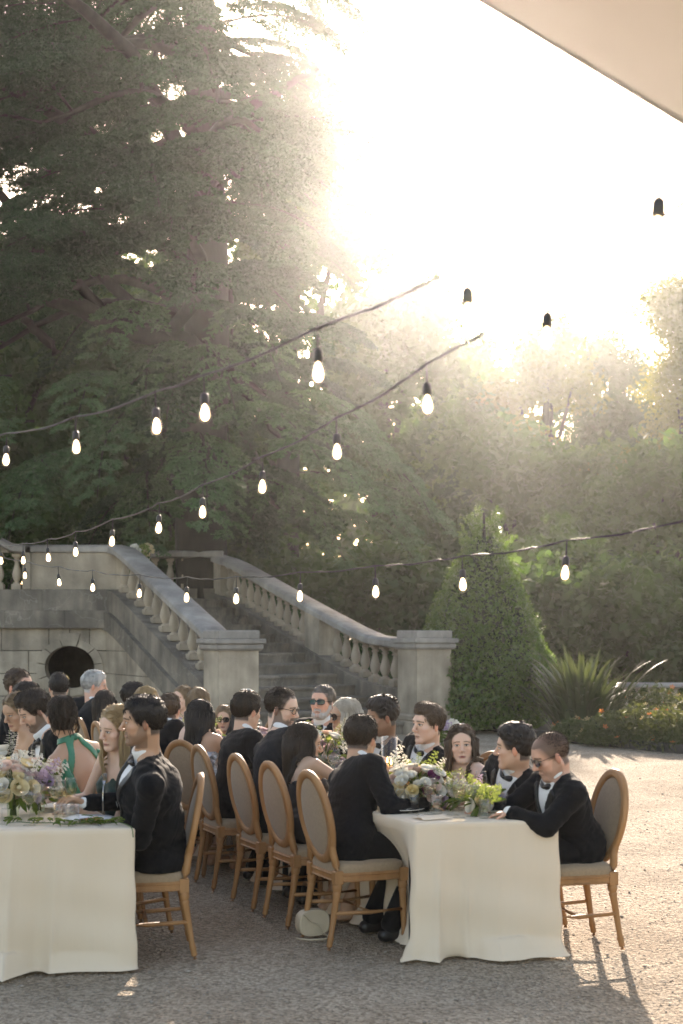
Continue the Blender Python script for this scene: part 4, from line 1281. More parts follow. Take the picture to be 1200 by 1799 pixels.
# ---- flowers
def petal_mat(name, col, tc):
    return mat(name, col, .55, tuple(c * .9 for c in col), 30, trans=.35, tcol=tc, spec=.2)
M['p_white'] = petal_mat('white_petals', (.80, .77, .70), (.85, .8, .68))
M['p_blush'] = petal_mat('blush_petals', (.78, .60, .52), (.85, .62, .5))
M['p_lilac'] = petal_mat('lilac_petals', (.52, .40, .52), (.62, .45, .6))
M['p_mauve'] = petal_mat('mauve_petals', (.55, .42, .44), (.65, .5, .5))
M['p_plum'] = petal_mat('plum_petals', (.17, .05, .11), (.25, .06, .14))
M['p_cream'] = petal_mat('cream_petals', (.78, .66, .42), (.85, .72, .4))
M['p_leaf'] = mat('bouquet_leaves', (.085, .14, .035), .5, (.05, .09, .02), 14, trans=.4, tcol=(.25, .33, .05))
M['p_lime'] = mat('lime_blossom', (.20, .25, .07), .6, (.13, .19, .05), 20, trans=.4, tcol=(.34, .40, .09))
M['stem'] = mat('stems', (.10, .15, .04), .6, (.07, .11, .03), 10)
def rose_mesh(m, seed, layers=4, openness=1.0):
    r = random.Random(seed); mb = MB()
    mb.lathe([(.004, .004), (.010, .008), (.0115, .018), (.008, .025), (.002, .027)], n=7)
    for l in range(layers):
        rad = .012 + .0058 * l; n = 3 + l; end = 2.05 - .17 * l - .08 * openness
        for k in range(n):
            a = 2 * math.pi * (k + .5 * (l % 2) + r.uniform(-.1, .1)) / n; half = 1.2 * math.pi / n; rk = rad * r.uniform(.94, 1.08)
            pts = []
            for j in range(4):
                t = j / 3; th = end * t
                for i in range(4):
                    u = (i / 3 - .5) * 2
                    rr = rk * math.sin(th) + .003 * t ** 3 * l * openness
                    z = .004 + rk * 1.12 * (1 - math.cos(th)) * (1 - .07 * u * u * t) - .002 * l
                    b = a + half * u * (.5 + .5 * math.sin(min(1, t * 1.4) * math.pi / 2)) / max(.7, math.sin(min(th, 1.57)))
                    pts.append((rr * math.cos(b), rr * math.sin(b), z + r.uniform(-.0007, .0007)))
            mb.grid(pts, 4, 4)
    return mb.mesh('flower', m, True)
ROSES = {k: [rose_mesh(M[k], 10 + i, 4, .6 + .8 * i) for i in range(2)] for k in ('p_white', 'p_blush', 'p_lilac', 'p_mauve', 'p_plum', 'p_cream')}
def leaf_mesh(m, L=.07, w=.026):
    mb = MB(); pts = []
    for j in range(5):
        t = j / 4; ww = w * math.sin(math.pi * (t * .92 + .06)) ** .8
        for u in (-1, 0, 1): pts.append((ww * u * .5, L * t, .010 * abs(u) - .022 * t * t))
    mb.grid(pts, 3, 5); return mb.mesh('leaf', m, True)
LEAVES = [leaf_mesh(M['p_leaf'], .075, .028), leaf_mesh(M['p_leaf'], .055, .018), leaf_mesh(M['p_lime'], .05, .026)]
def spray_mesh(m, seed, n=26, L=.16):
    """upright spray of tiny blossoms on a stem"""
    r = np.random.default_rng(seed); mb = MB()
    mb.mi = 1; mb.tube([(0, 0, 0), (.008, 0, L * .5), (.0, .01, L)], [.002, .0016, .001], 4); mb.mi = 0
    for k in range(n):
        t = .25 + .75 * k / n; a = k * 2.4; R = .026 * (1.15 - t)+.004
        c = np.array([R * math.cos(a), R * math.sin(a), L * t])
        for s in range(4):
            b = s * 1.57 + k; e = .0095 * (1.25 - .6 * t)
            mb.add([tuple(c), tuple(c + np.array([e * math.cos(b - .5), e * math.sin(b - .5), e * .3])), tuple(c + np.array([1.4 * e * math.cos(b), 1.4 * e * math.sin(b), e * .1])), tuple(c + np.array([e * math.cos(b + .5), e * math.sin(b + .5), e * .3]))], [(0, 1, 2, 3)])
    return mb.mesh('blossom_spray', [m, M['stem']])
SPRAYS = {k: spray_mesh(M[k], 3) for k in ('p_white', 'p_lilac', 'p_lime', 'p_blush')}
M['vase'] = glass_mat('vase_glass', (.86, .92, .82), .03)
M['clear'] = glass_mat('clear_glass', (.97, .97, .96), .02)
M['white_china'] = mat('white_china', (.8, .79, .76), .25, spec=.5)

def arrangement(p, rad, h, n, palette, sprays, seed, label, vase_r=.06, vase_h=.13, leaves=40, spread=1.0, lean=(0, 0), ss=1.0):
    rng = random.Random(seed)
    root = thing('flower_arrangement', p, rng.uniform(0, 6), label, 'flowers')
    mb = MB()
    mb.lathe([(vase_r * .8, 0), (vase_r * .9, .004), (vase_r, vase_h * .4), (vase_r * .86, vase_h * .8), (vase_r * .98, vase_h)], n=18, cap=False)
    mb.build('vase', M['vase'], root, True)
    mb = MB()
    heads = []
    for k in range(n):
        for _ in range(20):
            d = Vector((rng.gauss(0, 1), rng.gauss(0, 1), rng.gauss(.35, .9))).normalized()
            if d.z < -.35: continue
            q = Vector((d.x * rad * spread, d.y * rad, vase_h * .75 + max(-.02, d.z) * (h - vase_h) * rng.uniform(.75, 1.05)))
            q += Vector((lean[0], lean[1], 0)) * max(0, q.z / h - .4)
            if all((q - e).length > .036 for e in heads): break
        heads.append(q)
        kd = rng.choice(palette)
        o = link('flower', rng.choice(ROSES[kd]), root, q, None, rng.uniform(.75, 1.35))
        up = (d + Vector((0, 0, .25))).normalized()
        o.rotation_euler = (up.to_track_quat('Z', 'Y') @ Quaternion((0, 0, 1), rng.uniform(0, 6))).to_euler()
        a = rng.uniform(0, 6.28); b = Vector((math.cos(a) * vase_r * .5, math.sin(a) * vase_r * .5, .01))
        mb.tube([b, b * .4 + Vector((0, 0, vase_h * .8)), q * .6 + Vector((0, 0, q.z * .25)), q - up * .004], [.0026] * 4, 5)
    mb.build('stems', M['stem'], root, True)
    for k in range(leaves):
        d = Vector((rng.gauss(0, 1), rng.gauss(0, 1), rng.gauss(.2, .8))).normalized()
        q = Vector((d.x * rad * .9 * spread, d.y * rad * .9, vase_h * .8 + max(-.05, d.z) * (h - vase_h) * .85)) * rng.uniform(.75, 1.0)
        o = link('leaf', LEAVES[rng.choice((0, 0, 1, 2))], root, q, None, rng.uniform(.8, 1.5))
        o.rotation_euler = (d.to_track_quat('Y', 'Z') @ Quaternion((0, 1, 0), rng.uniform(-1, 1))).to_euler()
    for kd, cnt in sprays:
        for k in range(cnt):
            d = Vector((rng.gauss(0, .8), rng.gauss(0, .8), rng.uniform(.5, 1.3))).normalized()
            q = Vector((d.x * rad * .6 * spread, d.y * rad * .6, vase_h + d.z * (h - vase_h) * .5))
            o = link('blossom_spray', SPRAYS[kd], root, q, None, rng.uniform(.9, 1.5) * ss)
            o.rotation_euler = d.to_track_quat('Z', 'Y').to_euler()
    return root

def on_right(t, v, z=TZ + .0045):
    """point on the table with the tall candle: t metres from its near end, v from 0 (left edge) to 1"""
    a = Vector(R_NL).lerp(Vector(R_NR), v) + U * t
    return Vector((a.x, a.y, z))
def on_left(t, v, z=TZ + .0045):
    a = Vector(L_NL).lerp(Vector(L_NR), v) + U * t
    return Vector((a.x, a.y, z))
WH = ['p_white'] * 6 + ['p_blush'] * 3 + ['p_cream', 'p_plum']
arrangement(on_right(.66, .40), .185, .27, 62, WH, [('p_white', 4), ('p_lime', 5)], 1, 'big bouquet of white and blush roses with plum blooms by the tall candle', .075, .12, 46, 1.15, ss=.85)
arrangement(on_right(.50, .72), .13, .13, 18, ['p_white', 'p_blush', 'p_blush', 'p_lilac'], [('p_lilac', 9), ('p_white', 4), ('p_lime', 4)], 2, 'loose bouquet of lilac sprays and blush flowers next to the white rose bouquet', .045, .07, 26, 1.3, (.12, 0), .55)
arrangement(on_right(.24, .62), .055, .14, 4, ['p_white', 'p_cream'], [('p_lime', 7)], 3, 'small vase of lime green blossom at the end of the table', .03, .075, 14)
arrangement(on_right(1.15, .38), .12, .26, 16, WH, [('p_white', 3), ('p_lime', 3)], 4, 'low bouquet of white roses behind the tall candle', .05, .1, 22)
arrangement(on_right(2.25, .50), .16, .36, 20, ['p_mauve', 'p_mauve', 'p_lilac', 'p_white', 'p_blush'], [('p_lime', 6), ('p_white', 3)], 5, 'bouquet of dusky mauve roses between the leaning man and the blonde woman', .06, .14, 30)
arrangement(on_right(3.6, .50), .15, .30, 16, ['p_mauve', 'p_white', 'p_blush', 'p_white'], [('p_white', 3)], 6, 'bouquet of pale roses behind the woman with long brown hair', .06, .13, 16)
arrangement(on_right(4.9, .48), .17, .36, 18, ['p_white', 'p_blush', 'p_cream', 'p_white'], [('p_lime', 4)], 7, 'bouquet of white and pink blooms under the small woman in sunglasses', .06, .14, 16)
arrangement(on_right(6.4, .48), .16, .46, 16, ['p_lilac', 'p_white', 'p_lilac', 'p_cream'], [('p_lilac', 8), ('p_lime', 3)], 8, 'tall lilac and white bouquet at the far end of the table', .06, .16, 16)
arrangement(on_left(.52, .34), .16, .36, 34, ['p_white', 'p_white', 'p_mauve', 'p_blush', 'p_cream', 'p_white'], [('p_white', 8), ('p_lime', 2)], 9, 'bouquet of white, mauve and cream blooms in a green vase', .035, .17, 40)
arrangement(on_left(.74, .56), .12, .31, 20, ['p_white', 'p_white', 'p_blush', 'p_lilac'], [('p_white', 10), ('p_lilac', 2)], 10, 'airy bouquet of white sweet peas in front of the green halter dress', .045, .13, 26, ss=.8)
arrangement(on_left(1.25, .45), .15, .36, 18, ['p_white', 'p_white', 'p_mauve', 'p_cream'], [('p_white', 5)], 11, 'white bouquet in front of the bearded man with a buttonhole', .05, .15, 22)
# garland lying along the near end of that table
gr = thing('leaf_garland', on_left(.13, .72), 0, 'green leaf garland trailing over the edge of the cloth', 'garland')
rng = random.Random(5)
mb = MB(); GP = [Vector((-.42 + .06 * i, .03 * math.sin(i * .9), .012 + .004 * math.sin(i * 2))) for i in range(11)] + [Vector((.235, -.055, .009)), Vector((.26, -.10, .006)), Vector((.272, -.128, -.012)), Vector((.276, -.136, -.045))]
mb.tube(GP, .003, 5); mb.build('stem', M['stem'], gr, True)
for k in range(64):
    i = rng.randrange(len(GP) - 4); p = GP[i].lerp(GP[i + 1], rng.random())
    o = link('leaf', LEAVES[rng.choice((0, 1, 1, 2))], gr, p + Vector((0, 0, .004 + rng.random() * .018)), (rng.uniform(-.1, .5), rng.uniform(-.4, .4), rng.uniform(0, 6.28)), rng.uniform(.5, .95))
# flowers on the landing and at the foot of the pier
def hydrangea(p, s, seed, label, cols, pot=True):
    rng = random.Random(seed); root = thing('potted_hydrangea' if pot else 'flower_bush', p, 0, label, 'flowers')
    if pot:
        mb = MB(); mb.lathe([(.16, 0), (.22, .05), (.25, .36), (.28, .40), (.27, .44), (.20, .44)], n=18); mb.build('pot', M['stone'], root, 'auto')
    b = .42 if pot else 0.0
    mb = MB()
    for k in range(9):
        a = k * .7; q = Vector((.22 * math.cos(a) * s, .22 * math.sin(a) * s, b + (.32 + .12 * rng.random()) * s)); mb.tube([(0, 0, b - .05), q * .5 + Vector((0, 0, b * .6)), q], .006, 4)
        ball = MB(); r = np.random.default_rng(seed * 20 + k); d = r.normal(size=(90, 3)); d /= np.linalg.norm(d, axis=1, keepdims=True)
        V, Q = leaf_quads(d * .085, .05, r, .9, .0)
        link('flower_head', np_mesh('flower_head', V, Q, M[cols[k % len(cols)]]), root, q, None, rng.uniform(.8, 1.2) * s)
    mb.build('stems', M['stem'], root)
    for k in range(46):
        a = rng.uniform(0, 6.28); q = Vector((.2 * math.cos(a), .2 * math.sin(a), b + rng.uniform(.02, .3)))
        link('leaf', LEAVES[0], root, q, (rng.uniform(-.2, .8), rng.uniform(-.4, .4), rng.uniform(0, 6.28)), 2.2)
hp = W(236, 1010, 29.6)
hydrangea((hp.x, hp.y, zr - 1.02), 1.25, 2, 'cream hydrangeas in a stone pot on the landing', ['p_cream', 'p_white', 'p_lime'])
fp = W(775, 1290, 22.0)
hydrangea((fp.x, fp.y, -.01), .95, 3, 'lilac flower bush at the foot of the pier beside the cone', ['p_lilac', 'p_lilac', 'p_white'], False)
fp = W(868, 1330, 17.5)

# ---- tall candle in a glass cylinder
M['wax'] = mat('candle_wax', (.72, .52, .36), .5, trans=.3, tcol=(.8, .55, .35))
M['flame'] = mat('flame', (1, .7, .3), .5, emis=(1.0, .55, .16), estr=8)
def hurricane(p, h, r, label, candles=((0, 0, .22),)):
    root = thing('candle_hurricane', p, 0, label, 'candle')
    mb = MB(); mb.lathe([(r * .3, .006), (r * .98, .004), (r, .012), (r, h), (r - .004, h), (r - .004, .014), (r * .3, .012)], n=26); mb.build('glass_cylinder', M['clear'], root, True)
    for x, y, ch in candles:
        mb = MB(); mb.lathe([(.011, .01), (.0115, ch * .5), (.0105, ch - .006), (.007, ch)], (x, y, 0), 12); c = mb.build('candle', M['wax'], root, True)
        mb = MB(); mb.tube([(x, y, ch - .002), (x, y, ch + .012)], .0012, 5); mb.build('wick', M['black_rubber'], c)
        mb = MB(); mb.lathe([(.001, ch + .008), (.0055, ch + .016), (.0058, ch + .022), (.003, ch + .034), (.0005, ch + .046)], (x, y, 0), 10); mb.build('flame', M['flame'], c, True)
hurricane(on_right(.98, .36), .40, .05, 'tall clear glass cylinder with a lit candle among the roses', ((-.012, .01, .23), (.012, -.008, .22)))
hurricane(on_right(2.75, .55), .34, .045, 'tall glass cylinder with a candle behind the mauve roses', ((0, 0, .18),))
hurricane(on_right(5.3, .52), .42, .05, 'tall empty-topped glass cylinder farther down the candle table', ((0, 0, .2),))

# ---- glasses, plates, menus, cutlery
def wine_glass(kind):
    mb = MB()
    if kind == 'wine': pr = [(.034, 0), (.033, .003), (.006, .008), (.0038, .02), (.0036, .085), (.008, .095), (.028, .112), (.038, .14), (.037, .17), (.031, .205)]
    elif kind == 'coupe': pr = [(.034, 0), (.033, .003), (.006, .008), (.0038, .02), (.0038, .10), (.010, .112), (.036, .135), (.047, .165), (.049, .178)]
    else: pr = [(.030, 0), (.032, .004), (.034, .05), (.037, .105)]
    inner = [(max(.001, r - .0016), z + .0016) for r, z in pr[::-1] if z > (.1 if kind != 'water' else .01)]
    mb.lathe(pr + inner, n=20)
    return mb.mesh('glass', M['clear'], True)
GL = {k: wine_glass(k) for k in ('wine', 'coupe', 'water')}
M['wine'] = glass_mat('white_wine', (.97, .92, .74), .03)
mb = MB(); mb.lathe([(.001, .116), (.026, .1155), (.035, .138), (.037, .150), (.001, .150)], n=18); WINE = mb.mesh('wine', M['wine'], True)
mb = MB(); mb.lathe([(.001, .118), (.012, .1155), (.034, .137), (.043, .158), (.001, .158)], n=18); WINE2 = mb.mesh('wine', M['wine'], True)
def put_glass(kind, p, label, wine=False, group='glasses'):
    root = thing('wine_glass' if kind != 'water' else 'tumbler', p, 0, label, 'glass', group)
    link('glass', GL[kind], root)
    if wine: link('wine', WINE if kind == 'wine' else WINE2, root)
mb = MB(); mb.lathe([(.07, 0), (.075, .004), (.098, .011), (.132, .018), (.133, .0205), (.098, .0145), (.07, .0075), (.001, .007)], n=32); PLATE = mb.mesh('plate', M['white_china'], True)
M['food'] = mat('cured_salmon', (.55, .18, .07), .5, (.62, .32, .14), 40, bump=.3)
M['paper'] = mat('menu_card', (.78, .77, .74), .8)
M['ink'] = mat('menu_ink', (.12, .11, .11), .8)
M['steel'] = mat('cutlery_steel', (.62, .6, .56), .22, metal=1.0)
rng = random.Random(9)
def put_plate(p, label, food=True, group='dinner plates'):
    root = thing('dinner_plate', p, rng.uniform(0, 6), label, 'plate', group)
    link('china', PLATE, root)
    if food:
        mb = MB()
        for k in range(5):
            a = k * 1.25; mb.lathe([(.012, .008), (.024, .012), (.02, .02 + .006 * rng.random()), (.006, .026)], (.035 * math.cos(a), .035 * math.sin(a), 0), 8)
        mb.build('food', M['food'], root, True)
        for k in range(4): link('garnish_leaf', LEAVES[1], root, (rng.uniform(-.04, .04), rng.uniform(-.04, .04), .024), (rng.uniform(-.3, .6), 0, rng.uniform(0, 6)), .7)
def put_menu(p, rz, label):
    root = thing('menu_card', p, rz, label, 'menu', 'menu cards')
    mb = MB(); pts = []
    for j in range(7):
        for i in range(4): pts.append((-.05 + .1 * i / 3, -.1 + .2 * j / 6, .002 + .012 * math.sin(math.pi * j / 6) ** 2 * (.3 + i / 4)))
    mb.grid(pts, 4, 7); mb.build('card', M['paper'], root, True)
def cutlery(p, rz, kind, label):
    root = thing(kind, p, rz, label, kind, 'cutlery')
    mb = MB()
    mb.tube([(0, -.10, .004), (0, 0, .006), (0, .03, .004)], [.006, .0035, .004], 6, flat=.4)
    if kind == 'knife': mb.tube([(0, .03, .004), (.001, .07, .004), (.002, .115, .003)], [.006, .0075, .002], 6, flat=.25)
    else:
        mb.tube([(0, .03, .004), (0, .06, .005)], [.006, .011], 6, flat=.3)
        for u in (-.009, -.003, .003, .009): mb.tube([(u, .058, .005), (u, .10, .004)], .0014, 4)
    mb.build('handle_and_head', M['steel'], root, True)
def setting(fn, t, side, name, near=False, food=True):
    """one guest's place: side 0 = left edge of the table, 1 = right edge"""
    s = 1 if side else -1
    v = .5 + s * .30
    fr = math.atan2(U.y, U.x)
    put_plate(fn(t, v), 'white dinner plate of food ' + name, food, 'dinner plates')
    put_glass('wine', fn(t + .22, .5 + s * .16), 'clear stemmed wine glass ' + name, True)
    put_glass('coupe', fn(t + .10, .5 + s * .10), 'wide coupe glass ' + name, near)
    put_glass('water', fn(t - .16, .5 + s * .14), 'plain water tumbler ' + name)
    cutlery(fn(t + .16, v), fr + math.pi / 2 * (1 if side else -1), 'knife', 'steel knife ' + name)
    cutlery(fn(t - .16, v), fr + math.pi / 2 * (1 if side else -1), 'fork', 'steel fork ' + name)
    if near: put_menu(fn(t - .02, v - s * .06, TZ + .026), fr + .4, 'pale menu card lying on the plate ' + name)
setting(on_right, .40, 1, 'before the balding man in sunglasses', True)
setting(on_right, .98, 1, 'before the curly haired man')
setting(on_right, 1.58, 1, 'before the woman in the strapless top')
setting(on_right, 2.18, 1, 'before the young man looking away')
setting(on_right, .52, 0, 'before the man whose back is turned', True)
setting(on_right, 1.14, 0, 'before the woman with long brown hair', False)
setting(on_right, 1.76, 0, 'before the man in spectacles')
setting(on_right, 3.0, 1, 'before the grey bearded man')
setting(on_left, .30, 1, 'before the man with the white cuff', True)
setting(on_left, .90, 1, 'before the blonde woman in dark green', True)
setting(on_left, 1.50, 1, 'before the woman in the green halter')
setting(on_left, 2.10, 1, 'before the bearded man with a buttonhole')
put_glass('wine', on_right(.16, .40), 'wine glass standing alone at the end of the candle table', True)
put_glass('coupe', on_right(.20, .52), 'coupe glass beside the small lime blossom vase', False)
put_glass('water', on_right(.12, .56), 'tumbler in front of the small lime blossom vase')
put_glass('coupe', on_left(.16, .36), 'coupe of pale wine beside the green vase', True)
put_glass('water', on_left(.22, .58), 'tumbler beside the leaf garland')
for i_, (t_, v_, kd_) in enumerate(((.34, .30, 'wine'), (.30, .44, 'coupe'), (.44, .24, 'water'), (.78, .20, 'wine'), (.86, .62, 'wine'), (1.3, .60, 'coupe'), (1.45, .28, 'wine'), (.36, .84, 'water'), (.70, .90, 'wine'), (1.9, .40, 'wine'), (2.0, .62, 'coupe'))):
    put_glass(kd_, on_right(t_, v_), ('filled ' if i_ % 2 == 0 else 'empty ') + {'wine': 'stemmed wine glass', 'coupe': 'shallow coupe', 'water': 'straight tumbler'}[kd_] + ' ' + ('left of the white roses', 'in front of the white roses', 'by the turned back man', 'close to the tall candle', 'behind the lilac sprays', 'between candle and strapless woman', 'before the half-up haired woman', 'by the balding man', 'by the curly haired man', 'left of the mauve roses', 'right of the mauve roses')[i_], i_ % 2 == 0, 'loose glasses on the candle table')
for i_, (t_, v_, kd_) in enumerate(((.24, .20, 'coupe'), (.30, .46, 'wine'), (.62, .76, 'wine'), (.95, .40, 'coupe'), (.46, .70, 'water'), (1.15, .66, 'wine'))):
    put_glass(kd_, on_left(t_, v_), ('filled ' if i_ % 2 == 0 else 'empty ') + {'wine': 'stemmed wine glass', 'coupe': 'shallow coupe', 'water': 'straight tumbler'}[kd_] + ' ' + ('left of the green vase', 'between vase and garland', 'before the blonde woman', 'behind the cream blooms', 'by the white cuff', 'before the emerald dress')[i_], i_ % 2 == 0, 'loose glasses by the garland')
def napkin(p, rz, label):
    o_ = thing('napkin', p, rz, label, 'napkin', 'folded napkins'); mb = MB(); pts = []
    for j in range(8):
        for i in range(7): pts.append((-.09 + .03 * i, -.07 + .02 * j, .004 + .016 * abs(math.sin(i * 1.3 + j * .7)) * math.sin(math.pi * j / 7)))
    mb.grid(pts, 7, 8); mb.build('cloth', M['cloth'], o_, True)
napkin(on_right(.16, .20), .5, 'crumpled ivory napkin at the corner nearest the turned back')
napkin(on_right(.14, .74), -.3, 'crumpled ivory napkin beside the slim black case')
napkin(on_left(.34, .86), 1.0, 'crumpled ivory napkin beside the white cuff')
# black clutch lying on the cloth
mb = MB(); mb.box((0, 0, .007), (.16, .05, .014), 0, .005); o = mb.build('spectacle_case', M['black_rubber']); o.location = on_right(.10, .86); o.rotation_euler = (0, 0, .05)
tag(o, 'slim black case lying at the corner of the candle table', 'case')
# cream handbag on the gravel
M['bag'] = mat('cream_leather', (.50, .42, .31), .55, (.44, .37, .27), 12, bump=.1, bscale=90)
bag = thing('handbag', W(549, 1638, 8.42).to_2d().to_3d(), .45, 'small cream handbag on the gravel under the first chair', 'handbag'); bag.scale = (.78, .78, .78)
mb = MB(); pts = []
for sy, sc in ((-.045, .86), (-.05, .97), (-.03, 1.0), (.03, 1.0), (.05, .97), (.045, .86)):
    for k in range(28):
        a = 2 * math.pi * k / 28; c, s = math.cos(a), math.sin(a)
        pts.append((.125 * sc * abs(c) ** .7 * (1 if c > 0 else -1), sy, .105 + .10 * sc * abs(s) ** .7 * (1 if s > 0 else -1)))
mb.grid(pts, 28, 6, True); mb.add([pts[k] for k in range(28)], [tuple(range(28))]); mb.add([pts[5 * 28 + k] for k in range(28)], [tuple(range(27, -1, -1))])
mb.build('bag_body', M['bag'], bag, True)
mb = MB(); mb.tube([(-.10, -.052, .18), (-.04, -.057, .12), (.02, -.059, .095), (.06, -.057, .02), (.10, -.12, .006), (.02, -.17, .006), (-.10, -.14, .006), (-.16, -.05, .006)], .007, 6, flat=.5); mb.build('strap', M['bag'], bag, True)
# ------------------------------------------------------------------ people: bodies grown as one smooth surface from joints
class Field:
    """signed distance grid with smooth unions; axes may be finer where a face or hand is"""
    def __init__(self, lo, hi, coarse, fine=()):
        self.ax = []
        for d in range(3):
            iv = [(c[d] - r, c[d] + r, s) for c, r, s in fine]
            x = lo[d]; a = [x]
            while x < hi[d]:
                st = coarse
                for p, q, s in iv:
                    if p - s <= x <= q: st = min(st, s)
                    elif x < p < x + st: st = min(st, max(p - x, s))
                x += st; a.append(x)
            self.ax.append(np.array(a, dtype=np.float32))
        self.F = np.full([len(a) for a in self.ax], 9.0, dtype=np.float32)
    def sl(self, lo, hi):
        out = []
        for d in range(3):
            i = max(0, int(np.searchsorted(self.ax[d], lo[d])) - 1); j = min(len(self.ax[d]), int(np.searchsorted(self.ax[d], hi[d])) + 1)
            if j - i < 2: return None
            out.append(slice(i, j))
        return tuple(out)
    def grid(self, s):
        return (self.ax[0][s[0]][:, None, None], self.ax[1][s[1]][None, :, None], self.ax[2][s[2]][None, None, :])
    def union(self, s, d, k):
        F = self.F[s]; h = np.clip(.5 + .5 * (F - d) / k, 0, 1)
        self.F[s] = d * h + F * (1 - h) - k * h * (1 - h)
    def cut(self, s, d, k):
        F = self.F[s]; h = np.clip(.5 - .5 * (F + d) / k, 0, 1)
        self.F[s] = F * (1 - h) - d * h + k * h * (1 - h)
    def cone(self, a, b, ra, rb, k=.02, op='u', flat=None):
        a = np.asarray(a, float); b = np.asarray(b, float); m = max(ra, rb) + k + .03
        s = self.sl(np.minimum(a, b) - m, np.maximum(a, b) + m)
        if s is None: return
        x, y, z = self.grid(s); ab = b - a; L2 = float(ab @ ab) + 1e-9
        px, py, pz = x - a[0], y - a[1], z - a[2]
        t = np.clip((px * ab[0] + py * ab[1] + pz * ab[2]) / L2, 0, 1)
        d = np.sqrt((px - ab[0] * t) ** 2 + (py - ab[1] * t) ** 2 + (pz - ab[2] * t) ** 2) - (ra + (rb - ra) * t)
        (self.union if op == 'u' else self.cut)(s, d, k)
    def ell(self, c, r, R=None, k=.02, op='u'):
        c = np.asarray(c, float); r = np.asarray(r, float); m = r.max() + k + .03
        s = self.sl(c - m, c + m)
        if s is None: return
        x, y, z = self.grid(s); x = x - c[0]; y = y - c[1]; z = z - c[2]
        if R is not None: x, y, z = (R[0][0] * x + R[0][1] * y + R[0][2] * z, R[1][0] * x + R[1][1] * y + R[1][2] * z, R[2][0] * x + R[2][1] * y + R[2][2] * z)
        k0 = np.sqrt((x / r[0]) ** 2 + (y / r[1]) ** 2 + (z / r[2]) ** 2); k1 = np.sqrt((x / r[0] ** 2) ** 2 + (y / r[1] ** 2) ** 2 + (z / r[2] ** 2) ** 2) + 1e-9
        (self.union if op == 'u' else self.cut)(s, k0 * (k0 - 1) / k1, k)
    def torus(self, c, R, rad, tube, k=.01):
        c = np.asarray(c, float); m = rad + tube + k + .03; s = self.sl(c - m, c + m)
        if s is None: return
        x, y, z = self.grid(s); x = x - c[0]; y = y - c[1]; z = z - c[2]
        x, y, z = (R[0][0] * x + R[0][1] * y + R[0][2] * z, R[1][0] * x + R[1][1] * y + R[1][2] * z, R[2][0] * x + R[2][1] * y + R[2][2] * z)
        d = np.sqrt((np.sqrt(x * x + (y * 1.08) ** 2) - rad) ** 2 + (z * .55) ** 2) - tube
        self.union(s, d, k)
    def all(self):
        return self.grid((slice(None),) * 3)
    def mesh(self):
        F = self.F; S = F < 0
        c = np.zeros([n - 1 for n in F.shape], dtype=np.uint8)
        cor = [(i, j, k) for i in (0, 1) for j in (0, 1) for k in (0, 1)]
        for i, j, k in cor: c += S[i:i + c.shape[0], j:j + c.shape[1], k:k + c.shape[2]]
        mask = (c > 0) & (c < 8); I = np.argwhere(mask); n = len(I)
        vid = np.full(c.shape, -1, dtype=np.int32); vid[mask] = np.arange(n)
        fc = np.stack([F[I[:, 0] + i, I[:, 1] + j, I[:, 2] + k] for i, j, k in cor], 1)
        acc = np.zeros((n, 3)); cnt = np.zeros(n)
        for a in range(8):
            for b in range(a + 1, 8):
                if sum(abs(p - q) for p, q in zip(cor[a], cor[b])) != 1: continue
                m = (fc[:, a] < 0) != (fc[:, b] < 0); t = fc[m, a] / (fc[m, a] - fc[m, b])
                acc[m] += np.array(cor[a]) + (np.array(cor[b]) - np.array(cor[a]))[None] * t[:, None]; cnt[m] += 1
        fr = acc / np.maximum(cnt, 1)[:, None]
        V = np.stack([self.ax[d][I[:, d]] + fr[:, d] * (self.ax[d][I[:, d] + 1] - self.ax[d][I[:, d]]) for d in range(3)], 1)
        Q = []
        for d in range(3):
            e, f = (d + 1) % 3, (d + 2) % 3
            lo = [slice(None)] * 3; hi = [slice(None)] * 3; lo[d] = slice(0, -1); hi[d] = slice(1, None)
            ch = S[tuple(lo)] != S[tuple(hi)]
            P = np.argwhere(ch); P = P[(P[:, e] > 0) & (P[:, f] > 0) & (P[:, e] < c.shape[e]) & (P[:, f] < c.shape[f])]
            ins = S[P[:, 0], P[:, 1], P[:, 2]]
            def v(de, df):
                q = P.copy(); q[:, e] += de; q[:, f] += df; return vid[q[:, 0], q[:, 1], q[:, 2]]
            q = np.stack([v(-1, -1), v(0, -1), v(0, 0), v(-1, 0)], 1)
            q[~ins] = q[~ins][:, ::-1]; Q.append(q)
        Q = np.concatenate(Q); Q = Q[(Q >= 0).all(1)]
        return V, Q

def skin_material():
    m = bpy.data.materials.new('skin'); m.use_nodes = True; N = m.node_tree.nodes; L = m.node_tree.links; b = N['Principled BSDF']
    a = N.new('ShaderNodeAttribute'); a.attribute_name = 'Col'; L.new(a.outputs['Color'], b.inputs['Base Color'])
    b.inputs['Roughness'].default_value = .48; b.inputs['Specular IOR Level'].default_value = .35
    b.inputs['Subsurface Weight'].default_value = .12; b.inputs['Subsurface Radius'].default_value = (.012, .005, .003); b.inputs['Subsurface Scale'].default_value = 1.0
    return m
M['skin'] = skin_material()
M['tux'] = mat('black_wool', (.0045, .0045, .0052), .85, (.007, .007, .008), 60, bump=.14, bscale=22, sheen=.05, spec=.12)
M['charcoal'] = mat('charcoal_wool', (.010, .011, .013), .85, (.014, .015, .017), 60, bump=.06, bscale=300, sheen=.03, spec=.12)
M['satin'] = mat('black_satin', (.005, .005, .006), .35, spec=.4)
M['shirt'] = mat('white_cotton', (.80, .79, .77), .8, spec=.2, trans=.12, tcol=(.8, .78, .74))
M['emerald'] = mat('emerald_satin', (.03, .22, .12), .38, (.02, .16, .09), 9, spec=.5, trans=.1, tcol=(.05, .4, .2))
